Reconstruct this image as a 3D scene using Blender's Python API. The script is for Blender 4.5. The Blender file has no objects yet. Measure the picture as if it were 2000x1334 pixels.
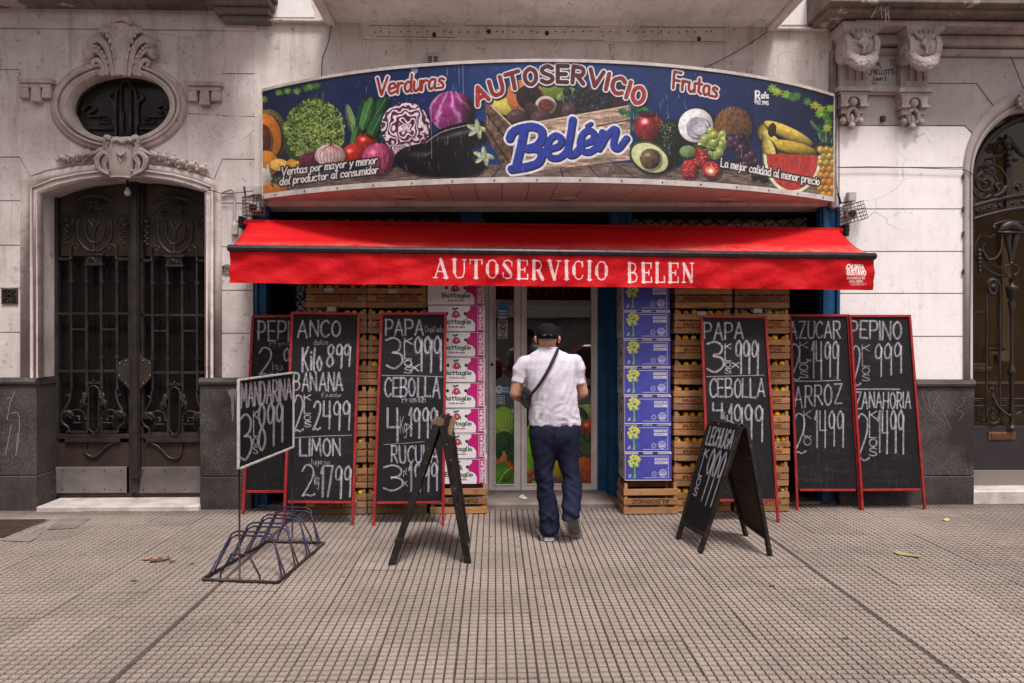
import bpy, math, random
import numpy as np
from mathutils import Vector, noise as mnoise
from mathutils.geometry import tessellate_polygon
R = math.radians
rnd = random.Random(7)
sc = bpy.context.scene
COL = sc.collection
# ------------------------------------------------------------------ camera
F = 1380.0
CAM = Vector((0, 0, 1.66))
YAW, PITCH = math.atan(35 / F), math.atan(13 / F)
cd = bpy.data.cameras.new('camera'); cam = bpy.data.objects.new('camera', cd); COL.objects.link(cam)
cam.location = CAM; cam.rotation_euler = (R(90) - PITCH, 0, -YAW)
cd.sensor_width = 36; cd.lens = F / 2000 * 36; cd.clip_start = .05; cd.clip_end = 400
sc.camera = cam
# ------------------------------------------------------------------ light
sc.view_settings.view_transform = 'Standard'; sc.view_settings.look = 'None'
sc.view_settings.exposure = 1.13; sc.view_settings.gamma = 1; sc.view_settings.use_curve_mapping = False
SUN_AZ, SUN_EL = R(160), R(64)       # azimuth clockwise from +Y: behind the camera and a little to its right
w = bpy.data.worlds.new('World'); sc.world = w; w.use_nodes = True
wn, wl = w.node_tree.nodes, w.node_tree.links
bg = wn['Background']; bg.inputs['Strength'].default_value = .085
sky = wn.new('ShaderNodeTexSky'); sky.sky_type = 'NISHITA'; sky.sun_disc = False
sky.sun_elevation = SUN_EL; sky.sun_rotation = SUN_AZ; sky.dust_density = 4; sky.air_density = 1.2
hs = wn.new('ShaderNodeHueSaturation'); hs.inputs['Saturation'].default_value = .12
wl.new(sky.outputs[0], hs.inputs['Color'])
tint = wn.new('ShaderNodeMix'); tint.data_type = 'RGBA'; tint.blend_type = 'MULTIPLY'; tint.inputs[0].default_value = 1
wl.new(hs.outputs[0], tint.inputs[6]); tint.inputs[7].default_value = (1.035, .985, .965, 1)
wl.new(tint.outputs[2], bg.inputs['Color'])
sd = bpy.data.lights.new('sun', 'SUN'); sd.energy = 1.5; sd.angle = R(12); sd.color = (1, .97, .935)
so = bpy.data.objects.new('sun', sd); COL.objects.link(so)
so.rotation_euler = Vector((math.sin(SUN_AZ) * math.cos(SUN_EL), math.cos(SUN_AZ) * math.cos(SUN_EL), math.sin(SUN_EL))).to_track_quat('Z', 'Y').to_euler()

# ------------------------------------------------------------------ projection helpers (photo pixel <-> place)
FW = Vector((math.sin(YAW) * math.cos(PITCH), math.cos(YAW) * math.cos(PITCH), -math.sin(PITCH)))
RT = Vector((math.cos(YAW), -math.sin(YAW), 0)); UP = RT.cross(FW)
def ray(px, py): return FW * F + RT * (px - 1000) + UP * (667 - py)
FIX = None      # when set, pixel positions are read on this wall plane and only moved in depth
def pt(px, py, Y):
    r = ray(px, py)
    if FIX is not None: q = CAM + r * (FIX / r.y); q.y = Y; return q
    return CAM + r * (Y / r.y)
def gp(px, py, z=0.):
    r = ray(px, py); return CAM + r * ((z - CAM.z) / r.z)
def prj(p):
    d = Vector(p) - CAM; k = F / d.dot(FW); return 1000 + d.dot(RT) * k, 667 - d.dot(UP) * k
def px2(x0, y0, x1, y1, Y):
    """pixel rectangle at depth Y -> x0,x1,z0,z1"""
    my, mx = (y0 + y1) / 2, (x0 + x1) / 2
    return pt(x0, my, Y).x, pt(x1, my, Y).x, pt(mx, y1, Y).z, pt(mx, y0, Y).z
def smooth(pts, n=5, closed=False):
    P = [Vector(p) for p in pts]; N = len(P); out = []
    if N < 3: return P
    rng = range(N) if closed else range(N - 1)
    for i in rng:
        if closed: a, b, c, d = P[i - 1], P[i], P[(i + 1) % N], P[(i + 2) % N]
        else: a, b, c, d = P[max(i - 1, 0)], P[i], P[i + 1], P[min(i + 2, N - 1)]
        for k in range(n):
            t = k / n
            out.append(.5 * ((2 * b) + (c - a) * t + (2 * a - 5 * b + 4 * c - d) * t * t + (3 * b - a - 3 * c + d) * t ** 3))
    if not closed: out.append(P[-1])
    return out

# ------------------------------------------------------------------ mesh helper
def wloc(o):
    v = Vector((0, 0, 0))
    while o is not None: v += o.location; o = o.parent
    return v
class M:
    def __init__(s): s.v, s.f, s.m, s.uv = [], [], [], {}
    def add(s, vs, fs, mi=0):
        b = len(s.v); s.v += [tuple(p) for p in vs]
        for f in fs: s.f.append([b + i for i in f]); s.m.append(mi)
        return s
    def box(s, x0, x1, y0, y1, z0, z1, mi=0, jit=0):
        if x0 > x1: x0, x1 = x1, x0
        if y0 > y1: y0, y1 = y1, y0
        if z0 > z1: z0, z1 = z1, z0
        j = lambda: rnd.uniform(-jit, jit) if jit else 0
        vs = [(x + j(), y + j(), z + j()) for z in (z0, z1) for y in (y0, y1) for x in (x0, x1)]
        return s.add(vs, [(0, 2, 3, 1), (4, 5, 7, 6), (0, 1, 5, 4), (2, 6, 7, 3), (0, 4, 6, 2), (1, 3, 7, 5)], mi)
    def pbox(s, x0, y0, x1, y1, Y, d, mi=0):
        a, b, c, e = px2(x0, y0, x1, y1, Y); return s.box(a, b, Y, Y + d, c, e, mi)
    def bar(s, a, b, wd, th, side=(0, 1, 0), mi=0):
        """box beam from a to b, width wd across, thickness th along 'side'"""
        a, b = Vector(a), Vector(b); d = (b - a).normalized(); n = Vector(side); n = (n - d * n.dot(d)).normalized(); c = d.cross(n)
        vs = [p + c * i * wd / 2 + n * j * th / 2 for p in (a, b) for i, j in ((-1, -1), (1, -1), (1, 1), (-1, 1))]
        return s.add(vs, [(0, 3, 2, 1), (4, 5, 6, 7), (0, 1, 5, 4), (1, 2, 6, 5), (2, 3, 7, 6), (3, 0, 4, 7)], mi)
    def prism(s, poly, y0, y1, holes=(), mi=0):
        """poly: (x,z) list, extruded between depths y0 (front) and y1"""
        loops = [list(poly)] + [list(h) for h in holes]
        flat = [p for l in loops for p in l]; n = len(flat)
        tris = tessellate_polygon([[Vector((p[0], p[1], 0)) for p in l] for l in loops])
        vs = [(p[0], y0, p[1]) for p in flat] + [(p[0], y1, p[1]) for p in flat]
        fs = []
        for t in tris:
            a, b, c = [flat[i] for i in t]
            if (b[0] - a[0]) * (c[1] - a[1]) - (b[1] - a[1]) * (c[0] - a[0]) < 0: t = (t[0], t[2], t[1])
            fs.append(tuple(t)); fs.append((t[2] + n, t[1] + n, t[0] + n))
        k = 0
        for li, l in enumerate(loops):
            m = len(l); ar = sum(l[i][0] * l[(i + 1) % m][1] - l[(i + 1) % m][0] * l[i][1] for i in range(m))
            for i in range(m):
                a, b = k + i, k + (i + 1) % m
                q = (a, a + n, b + n, b)
                if (ar > 0) == (li > 0): q = q[::-1]
                fs.append(q)
            k += m
        return s.add(vs, fs, mi)
    def pprism(s, pix, Y, d, holes=(), mi=0):
        f = lambda l: [(pt(x, y, Y).x, pt(x, y, Y).z) for x, y in l]
        return s.prism(f(pix), Y, Y + d, [f(h) for h in holes], mi)
    def band(s, A, B, y0, y1, closed=False, mi=0, yA=None):
        """flat band between outer outline A and inner outline B (x,z lists), front y0, back y1"""
        n = len(A); yA = y0 if yA is None else yA
        vs = [(a[0], yA, a[1]) for a in A] + [(b[0], y0, b[1]) for b in B] + [(a[0], y1, a[1]) for a in A] + [(b[0], y1, b[1]) for b in B]
        fs = []
        for i in range(n if closed else n - 1):
            j = (i + 1) % n
            fs += [(i, j, n + j, n + i), (i, 2 * n + i, 2 * n + j, j), (n + i, n + j, 3 * n + j, 3 * n + i)]
        if not closed: fs += [(0, n, 3 * n, 2 * n), (n - 1, 3 * n - 1, 4 * n - 1, 2 * n - 1)]
        return s.add(vs, fs, mi)
    def tube(s, P, r, n=6, closed=False, mi=0, flat=1.):
        P = [Vector(p) for p in P]; N = len(P); rs = r if isinstance(r, (list, tuple)) else [r] * N
        if len(rs) != N: rs = [rs[min(len(rs) - 1, int(i / max(1, N - 1) * (len(rs) - 1)))] + (rs[min(len(rs) - 1, int(i / max(1, N - 1) * (len(rs) - 1)) + 1)] - rs[min(len(rs) - 1, int(i / max(1, N - 1) * (len(rs) - 1)))]) * ((i / max(1, N - 1) * (len(rs) - 1)) % 1) for i in range(N)]
        vs, up = [], None
        for i in range(N):
            a = P[i - 1] if (i or closed) else P[i]; b = P[(i + 1) % N] if (i < N - 1 or closed) else P[i]
            d = (b - a).normalized() if (b - a).length > 1e-9 else Vector((0, 0, 1))
            if up is None: up = Vector((0, 1, 0)) if abs(d.y) < .9 else Vector((0, 0, 1))
            up = (up - d * up.dot(d)); up = up.normalized() if up.length > 1e-6 else d.orthogonal().normalized(); sd_ = d.cross(up)
            for k in range(n):
                t = 2 * math.pi * k / n; vs.append(P[i] + (sd_ * math.cos(t) + up * math.sin(t) * flat) * rs[i])
        fs = []
        for i in range(N if closed else N - 1):
            j = (i + 1) % N
            for k in range(n): fs.append((i * n + k, j * n + k, j * n + (k + 1) % n, i * n + (k + 1) % n)[::-1])
        if not closed: fs += [tuple(range(n)), tuple(range((N - 1) * n, N * n))[::-1]]
        return s.add(vs, fs, mi)
    def ptube(s, pix, r, Y, n=6, sm=0, mi=0, flat=1., closed=False):
        P = [pt(p[0], p[1], Y + (p[2] if len(p) > 2 else 0)) for p in pix]
        if sm: P = smooth(P, sm, closed)
        return s.tube(P, r, n, closed, mi, flat)
    def ball(s, c, r, nu=10, nv=6, mi=0, rot=None):
        r = (r, r, r) if not isinstance(r, (tuple, list)) else r; c = Vector(c); vs = []
        for j in range(nv + 1):
            th = math.pi * j / nv
            for i in range(nu):
                ph = 2 * math.pi * i / nu
                p = Vector((r[0] * math.sin(th) * math.cos(ph), r[1] * math.sin(th) * math.sin(ph), r[2] * math.cos(th)))
                if rot: p.rotate(rot)
                vs.append(c + p)
        fs = []
        for j in range(nv):
            for i in range(nu):
                a, b, c_, d = j * nu + i, j * nu + (i + 1) % nu, (j + 1) * nu + (i + 1) % nu, (j + 1) * nu + i
                fs.append((a, d, c_) if j == nv - 1 and False else (a, d, c_, b))
        return s.add(vs, fs, mi)
    def loft(s, secs, n=18, mi=0, sq=2.0):
        """secs: (x,y,z,rx,ry) horizontal rings, bottom to top or top to bottom"""
        vs = []
        for x, y, z, rx, ry in secs:
            for k in range(n):
                t = 2 * math.pi * k / n; c, q = math.cos(t), math.sin(t)
                e = 2 / sq
                vs.append((x + rx * math.copysign(abs(c) ** e, c), y + ry * math.copysign(abs(q) ** e, q), z))
        N = len(secs); up = secs[-1][2] > secs[0][2]; fs = []
        for i in range(N - 1):
            for k in range(n):
                q = (i * n + k, i * n + (k + 1) % n, (i + 1) * n + (k + 1) % n, (i + 1) * n + k); fs.append(q if up else q[::-1])
        b, t = tuple(range(n)), tuple(range((N - 1) * n, N * n))
        fs += [b[::-1] if up else b, t if up else t[::-1]]
        return s.add(vs, fs, mi)
    def quad(s, a, b, c, d, mi=0, uv=None):
        """bottom-left, bottom-right, top-right, top-left, with uv"""
        s.add([a, b, c, d], [(0, 1, 2, 3)], mi); s.uv[len(s.f) - 1] = uv or ((0, 0), (1, 0), (1, 1), (0, 1)); return s
    def build(s, name, mats, parent=None, smooth_=False, bevel=0, kind=None, auto=False):
        me = bpy.data.meshes.new(name); off = wloc(parent) if parent is not None else Vector((0, 0, 0))
        me.from_pydata([(p[0] - off.x, p[1] - off.y, p[2] - off.z) for p in s.v], [], s.f)
        for m_ in (mats if isinstance(mats, (list, tuple)) else [mats]): me.materials.append(m_)
        if any(s.m): me.polygons.foreach_set('material_index', s.m)
        if s.uv:
            l = me.uv_layers.new(name='UVMap')
            for fi, uvs in s.uv.items():
                for k, li in enumerate(me.polygons[fi].loop_indices): l.data[li].uv = uvs[k]
        if smooth_: me.polygons.foreach_set('use_smooth', [True] * len(me.polygons))
        me.update()
        o = bpy.data.objects.new(name, me); COL.objects.link(o)
        if parent is not None: o.parent = parent
        if kind: o['kind'] = kind
        if bevel:
            b = o.modifiers.new('bevel', 'BEVEL'); b.width = bevel; b.segments = 1; b.limit_method = 'ANGLE'
        return o
def tag(o, label=None, cat=None, group=None, kind=None):
    if label: o['label'] = label
    if cat: o['category'] = cat
    if group: o['group'] = group
    if kind: o['kind'] = kind
    return o
def thing(name, label, cat, loc=(0, 0, 0), group=None):
    o = bpy.data.objects.new(name, None); COL.objects.link(o); o.location = loc; o.empty_display_size = .1
    return tag(o, label, cat, group)
def clone(o, loc=None, parent=None, rz=None, label=None, group=None):
    c = o.copy(); COL.objects.link(c)
    if parent is not None: c.parent = parent
    if loc is not None: c.location = loc
    if rz is not None: c.rotation_euler = (0, 0, rz)
    if label: c['label'] = label
    if group: c['group'] = group
    for ch in KIDS.get(o.name, [k for k in o.children]): clone(ch, parent=c)
    return c
KIDS = {}

# ------------------------------------------------------------------ materials
def srgb(c):
    f = lambda v: (v / 255 / 12.92) if v / 255 <= .04045 else ((v / 255 + .055) / 1.055) ** 2.4
    return tuple(f(v) for v in c) + (1,)
def L(*c): return (c[0], c[1], c[2], 1) if len(c) == 3 else (c[0], c[0], c[0], 1)
class NT:
    def __init__(s, name):
        s.mat = bpy.data.materials.new(name); s.mat.use_nodes = True; s.t = s.mat.node_tree; s.b = s.t.nodes['Principled BSDF']
        s.pos = s.n('ShaderNodeNewGeometry').outputs['Position']
    def n(s, typ, **kw):
        x = s.t.nodes.new(typ)
        for k, v in kw.items(): setattr(x, k, v)
        return x
    def l(s, a, b): s.t.links.new(a, b)
    def noise(s, scale, detail=4, rough=.6, vec=None, stretch=None):
        t = s.n('ShaderNodeTexNoise'); t.inputs['Scale'].default_value = scale; t.inputs['Detail'].default_value = detail; t.inputs['Roughness'].default_value = rough
        v = vec or s.pos
        if stretch:
            m = s.n('ShaderNodeMapping'); m.inputs['Scale'].default_value = stretch; s.l(v, m.inputs['Vector']); v = m.outputs[0]
        s.l(v, t.inputs['Vector']); return t.outputs['Fac']
    def ramp(s, fac, lo, hi, a=0., b=1.):
        m = s.n('ShaderNodeMapRange'); m.inputs[1].default_value = lo; m.inputs[2].default_value = hi; m.inputs[3].default_value = a; m.inputs[4].default_value = b
        s.l(fac, m.inputs[0]); return m.outputs[0]
    def mix(s, fac, a, b, mode='MIX'):
        m = s.n('ShaderNodeMix', data_type='RGBA', blend_type=mode)
        for sock, v in ((m.inputs[0], fac), (m.inputs[6], a), (m.inputs[7], b)):
            if isinstance(v, (int, float)): sock.default_value = v
            elif isinstance(v, tuple): sock.default_value = v
            else: s.l(v, sock)
        return m.outputs[2]
    def math(s, op, a, b=0.):
        m = s.n('ShaderNodeMath', operation=op)
        for sock, v in ((m.inputs[0], a), (m.inputs[1], b)):
            if isinstance(v, (int, float)): sock.default_value = v
            else: s.l(v, sock)
        return m.outputs[0]
    def rand(s): return s.n('ShaderNodeObjectInfo').outputs['Random']
    def z(s):
        x = s.n('ShaderNodeSeparateXYZ'); s.l(s.pos, x.inputs[0]); return x.outputs
    def done(s, col, rough=.7, bump=None, bs=.3, bd=.004, metal=0, spec=.5):
        if isinstance(col, tuple): s.b.inputs['Base Color'].default_value = col
        else: s.l(col, s.b.inputs['Base Color'])
        if isinstance(rough, (int, float)): s.b.inputs['Roughness'].default_value = rough
        else: s.l(rough, s.b.inputs['Roughness'])
        s.b.inputs['Metallic'].default_value = metal; s.b.inputs['Specular IOR Level'].default_value = spec
        if bump is not None:
            bn = s.n('ShaderNodeBump'); bn.inputs['Strength'].default_value = bs; bn.inputs['Distance'].default_value = bd
            s.l(bump, bn.inputs['Height']); s.l(bn.outputs[0], s.b.inputs['Normal'])
        return s.mat
def simple(name, c1, c2=None, scale=8, rough=.6, bs=.2, bscale=60, metal=0, rv=0., spec=.5, spot=None):
    spec *= .5
    s = NT(name); c2 = c2 or tuple(v * .7 for v in c1[:3]) + (1,)
    c = s.mix(s.ramp(s.noise(scale, 5), .35, .65), c1, c2)
    if spot: c = s.mix(s.ramp(s.noise(spot[1], 5, .7), spot[2], spot[2] + .06), c, spot[0])
    if rv:
        c = s.mix(s.ramp(s.rand(), 0, 1, 0, rv), c, tuple(v * .35 for v in c1[:3]) + (1,))
    return s.done(c, rough, s.noise(bscale, 3), bs, .002, metal, spec)
def stucco(name, base, dirty, amount=.5, speck=.5, streak=.4, bump=.25, peel=None, plo=.66):
    s = NT(name)
    c = s.mix(s.ramp(s.noise(1.3, 6, .65), .38, .72, 0, amount), base, dirty)
    c = s.mix(s.ramp(s.noise(3, 5, .7, stretch=(4, 1, .35)), .52, .78, 0, streak), c, dirty)          # rain streaks
    c = s.mix(s.ramp(s.noise(26, 3, .8), .66, .74, 0, speck), c, tuple(v * .3 for v in dirty[:3]) + (1,))  # mould specks
    c = s.mix(s.ramp(s.noise(75, 3, .8), .3, .7, 0, .28), c, dirty)
    c = s.mix(s.ramp(s.noise(5, 6, .8), .55, .72, 0, amount * .8), c, tuple(v * .75 for v in dirty[:3]) + (1,))
    c = s.mix(s.ramp(s.noise(11, 4, .85), .60, .66, 0, speck * .7), c, tuple(v * .5 for v in dirty[:3]) + (1,))
    # dark crack web
    v = s.n('ShaderNodeTexVoronoi', feature='DISTANCE_TO_EDGE'); v.inputs['Scale'].default_value = 1.7
    mp = s.n('ShaderNodeMix', data_type='RGBA'); mp.inputs[0].default_value = .22; s.l(s.pos, mp.inputs[6])
    nz = s.n('ShaderNodeTexNoise'); nz.inputs['Scale'].default_value = 3; s.l(s.pos, nz.inputs['Vector']); s.l(nz.outputs['Color'], mp.inputs[7]); s.l(mp.outputs[2], v.inputs['Vector'])
    crack = s.math('MULTIPLY', s.ramp(v.outputs['Distance'], .0, .005, 1, 0), s.ramp(s.noise(.9, 2), .55, .66, 0, .6))
    c = s.mix(crack, c, tuple(v_ * .35 for v_ in dirty[:3]) + (1,))
    if peel: c = s.mix(s.ramp(s.noise(2.2, 6, .6), plo, plo + .015), c, peel)
    h = s.math('ADD', s.noise(220, 2), s.math('MULTIPLY', s.noise(14, 4), 1.6))
    return s.done(c, .85, h, bump, .004, 0, .3)
MT = {}
MT['stucco_left'] = stucco('old_grey_stucco', L(.72, .63, .62), L(.28, .215, .20), .7, .9, .8, .5, L(.42, .36, .34), .69)
MT['stucco_mid'] = stucco('cream_stucco', L(.74, .66, .63), L(.34, .275, .255), .6, .9, .8, .4, L(.52, .45, .42), .70)  # cream plaster with its own blotches, streaks and peeling
MT['stucco_right'] = stucco('painted_pink_white_stucco', L(.87, .815, .82), L(.56, .49, .48), .35, .5, .35, .3)
MT['stucco_grey'] = stucco('unpainted_grey_stucco', L(.44, .385, .38), L(.24, .195, .185), .6, .5, .5, .35)
MT['ornament_left'] = stucco('left_ornament_plaster', L(.60, .50, .48), L(.16, .11, .10), .85, .6, .5, .35, L(.40, .36, .33))
MT['ornament_right'] = stucco('right_ornament_plaster', L(.50, .43, .41), L(.13, .09, .08), .85, .6, .6, .35)
MT['cornice'] = stucco('stained_cornice', L(.22, .17, .145), L(.05, .035, .028), .9, .6, 1., .4, L(.42, .36, .33), .60)
def granite():
    s = NT('dark_granite')
    c = s.mix(s.ramp(s.noise(2, 5), .40, .62), L(.056, .045, .043), L(.019, .014, .013))
    c = s.mix(s.ramp(s.noise(110, 2, .9), .54, .66, 0, .7), c, L(.20, .175, .17))
    c = s.mix(s.ramp(s.noise(5, 5, .8, stretch=(5, 1, .5)), .66, .74, 0, .7), c, L(.3, .27, .26))
    c = s.mix(s.ramp(s.noise(1.1, 4), .55, .66, 0, .8), c, L(.016, .012, .012))
    c = s.mix(s.ramp(s.noise(7, 6, .8, stretch=(3, 1, 1)), .62, .72, 0, .5), c, L(.17, .15, .145))
    return s.done(c, .7, s.noise(150, 3), .25, .003, 0, .25)
MT['granite'] = granite()
def marble():
    s = NT('worn_marble'); c = s.mix(s.ramp(s.noise(5, 6, .7), .4, .7), L(.55, .48, .46), L(.30, .25, .23))
    return s.done(c, .45, s.noise(30, 4), .15)
MT['marble'] = marble()
def tile_m():
    s = NT('cement_tile'); r = s.rand()
    c = s.mix(s.ramp(r, 0, 1), L(.292, .230, .202), L(.222, .174, .151))
    c = s.mix(s.ramp(s.noise(.9, 5, .6), .38, .68, 0, .7), c, L(.155, .12, .103))
    c = s.mix(s.ramp(s.noise(6, 4, .6), .5, .75, 0, .35), c, L(.36, .285, .25))
    c = s.mix(s.ramp(s.noise(190, 2, .9), .56, .68, 0, .6), c, L(.62, .54, .49))
    c = s.mix(s.ramp(s.noise(160, 2, .9), .58, .70, 0, .5), c, L(.16, .12, .10))
    c = s.mix(s.ramp(s.noise(13, 2, .5), .70, .73, 0, .7), c, L(.11, .085, .07))
    c = s.mix(s.ramp(s.noise(2.3, 5, .7), .56, .7, 0, .4), c, L(.14, .108, .088))
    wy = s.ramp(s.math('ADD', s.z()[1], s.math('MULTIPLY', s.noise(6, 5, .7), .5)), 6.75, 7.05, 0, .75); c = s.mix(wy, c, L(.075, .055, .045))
    return s.done(c, .8, s.noise(300, 2), .3, .002, 0, .35)
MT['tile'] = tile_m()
MT['groove'] = simple('tile_groove_dirt', L(.042, .029, .023), L(.078, .055, .044), 5, .95)
MT['tar'] = simple('tar_joint', L(.045, .036, .033), L(.085, .066, .06), 20, .9)
MT['concrete'] = simple('patched_concrete', L(.22, .18, .165), L(.13, .10, .09), 4, .9)
MT['castiron'] = simple('rusty_cast_iron', L(.07, .042, .034), L(.035, .025, .022), 12, .7, .5, 80)
MT['iron'] = simple('black_brown_iron', L(.038, .030, .029), L(.018, .014, .0135), 7, .38, .35, 90, .0)
MT['iron_rust'] = simple('rusty_door_sheet', L(.030, .021, .018), L(.05, .029, .021), 6, .6, .3, 60, .2)
MT['kick'] = simple('brushed_steel_kick_plate', L(.24, .21, .20), L(.17, .145, .135), 5, .5, .1, 40, .55)
MT['kickb'] = simple('dented_steel_sheet', L(.22, .19, .18), L(.15, .13, .12), 5, .42, .1, 40, .6)
MT['frost'] = simple('tan_frosted_glass', L(.12, .088, .062), L(.07, .052, .042), 2.5, .3)
MT['black'] = simple('near_black', L(.008, .007, .007), None, 8, .5)
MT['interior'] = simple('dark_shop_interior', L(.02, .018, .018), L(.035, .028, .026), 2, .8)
MT['brownwall'] = simple('ochre_hall_wall', L(.24, .17, .105), L(.17, .12, .075), 2, .5)
MT['blue'] = simple('blue_enamel_paint', L(.018, .085, .20), L(.012, .055, .13), 6, .35, .2, 60, 0, 0, .5, (L(.25, .2, .17), 9, .70))
MT['white_paint'] = simple('chipped_white_enamel', L(.84, .77, .74), L(.70, .62, .59), 5, .4, .2, 50, 0, 0, .5, (L(.09, .045, .03), 16, .655))
MT['pale_metal'] = simple('pale_metal_trim', L(.55, .49, .47), L(.40, .34, .32), 10, .4)
MT['plaster_box'] = simple('off_white_plastic', L(.45, .40, .38), L(.33, .29, .27), 10, .5)
MT['soffit'] = simple('soffit_panel_vinyl', L(.66, .54, .50), L(.55, .44, .41), 3, .5, .1)
MT['joint'] = simple('dark_joint', L(.07, .04, .03), None, 8, .8)
MT['redframe'] = simple('red_painted_timber', L(.33, .022, .025), L(.20, .012, .016), 14, .5, .3, 60, 0, 0, .5, (L(.10, .05, .04), 35, .66))
MT['blackwood'] = simple('flaking_black_timber', L(.011, .009, .009), L(.024, .018, .016), 12, .6, .5, 70, 0, 0, .3, (L(.19, .155, .13), 28, .62))
MT['rawwood'] = simple('splintered_raw_wood', L(.17, .10, .06), L(.09, .05, .03), 20, .8, .5)
MT['bluerack'] = simple('navy_chipped_tube', L(.024, .026, .088), L(.016, .013, .022), 9, .4, .3, 60, .1, 0, .5, (L(.045, .022, .016), 16, .52))
MT['darkrack'] = simple('rusty_dark_tube', L(.032, .026, .028), L(.05, .032, .028), 14, .5, .3, 60, .2)
MT['whiteframe'] = simple('white_painted_batten', L(.55, .50, .48), L(.35, .3, .28), 20, .6)
def wood_m():
    s = NT('crate_timber')
    g = s.noise(5, 6, .75, stretch=(1.2, 1, 14)); r = s.rand()
    c = s.mix(s.ramp(g, .3, .7), L(.58, .30, .135), L(.28, .125, .055))
    c = s.mix(s.ramp(r, 0, 1, 0, .75), c, L(.17, .088, .045))
    c = s.mix(s.ramp(s.noise(9, 4), .56, .72, 0, .7), c, L(.10, .05, .028))
    c = s.mix(s.ramp(s.noise(3, 4), .5, .75, 0, .45), c, L(.30, .24, .19))
    c = s.mix(s.ramp(s.noise(16, 5, .8, stretch=(1, 1, 6)), .64, .70, 0, .5), c, L(.05, .025, .014))
    return s, c, g
s_, c_, g_ = wood_m(); MT['wood'] = s_.done(c_, .75, g_, .3, .003, 0, .15)
def glass_m(name='window_glass', ior=2.2, tintc=L(.9, .93, .92)):
    s = NT(name); s.t.nodes.remove(s.b)
    out = s.t.nodes['Material Output']; fr = s.n('ShaderNodeFresnel'); fr.inputs[0].default_value = ior
    a = s.n('ShaderNodeBsdfTransparent'); a.inputs[0].default_value = tintc
    g = s.n('ShaderNodeBsdfGlossy'); g.inputs['Roughness'].default_value = .015
    b = s.n('ShaderNodeBump'); b.inputs['Strength'].default_value = .03; b.inputs['Distance'].default_value = .01; s.l(s.noise(2.5, 2), b.inputs['Height']); s.l(b.outputs[0], g.inputs['Normal'])
    m = s.n('ShaderNodeMixShader'); s.l(fr.outputs[0], m.inputs[0]); s.l(a.outputs[0], m.inputs[1]); s.l(g.outputs[0], m.inputs[2]); s.l(m.outputs[0], out.inputs[0])
    return s.mat
MT['glass'] = glass_m()
# ------------------------------------------------------------------ flat print: a small painter for lettering and printed artwork
nr = np.random.RandomState(3)
def vnoise(X, Y, s, seed=0, oct_=3):
    out = np.zeros(X.shape, np.float32); amp = 1; tot = 0
    for o in range(oct_):
        r = np.random.RandomState(seed + o * 17); g = r.rand(64, 64).astype(np.float32)
        x, y = X / s, Y / s; xi, yi = np.floor(x).astype(int), np.floor(y).astype(int); fx, fy = x - xi, y - yi
        fx, fy = fx * fx * (3 - 2 * fx), fy * fy * (3 - 2 * fy); a, b, c, d = xi % 64, (xi + 1) % 64, yi % 64, (yi + 1) % 64
        out += amp * ((g[c, a] * (1 - fx) + g[c, b] * fx) * (1 - fy) + (g[d, a] * (1 - fx) + g[d, b] * fx) * fy)
        tot += amp; amp *= .5; s /= 2.1
    return out / tot
def cr(pts, n=5, closed=False): return [(p.x, p.y) for p in smooth([(a, b, 0) for a, b in pts], n, closed)]
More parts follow.
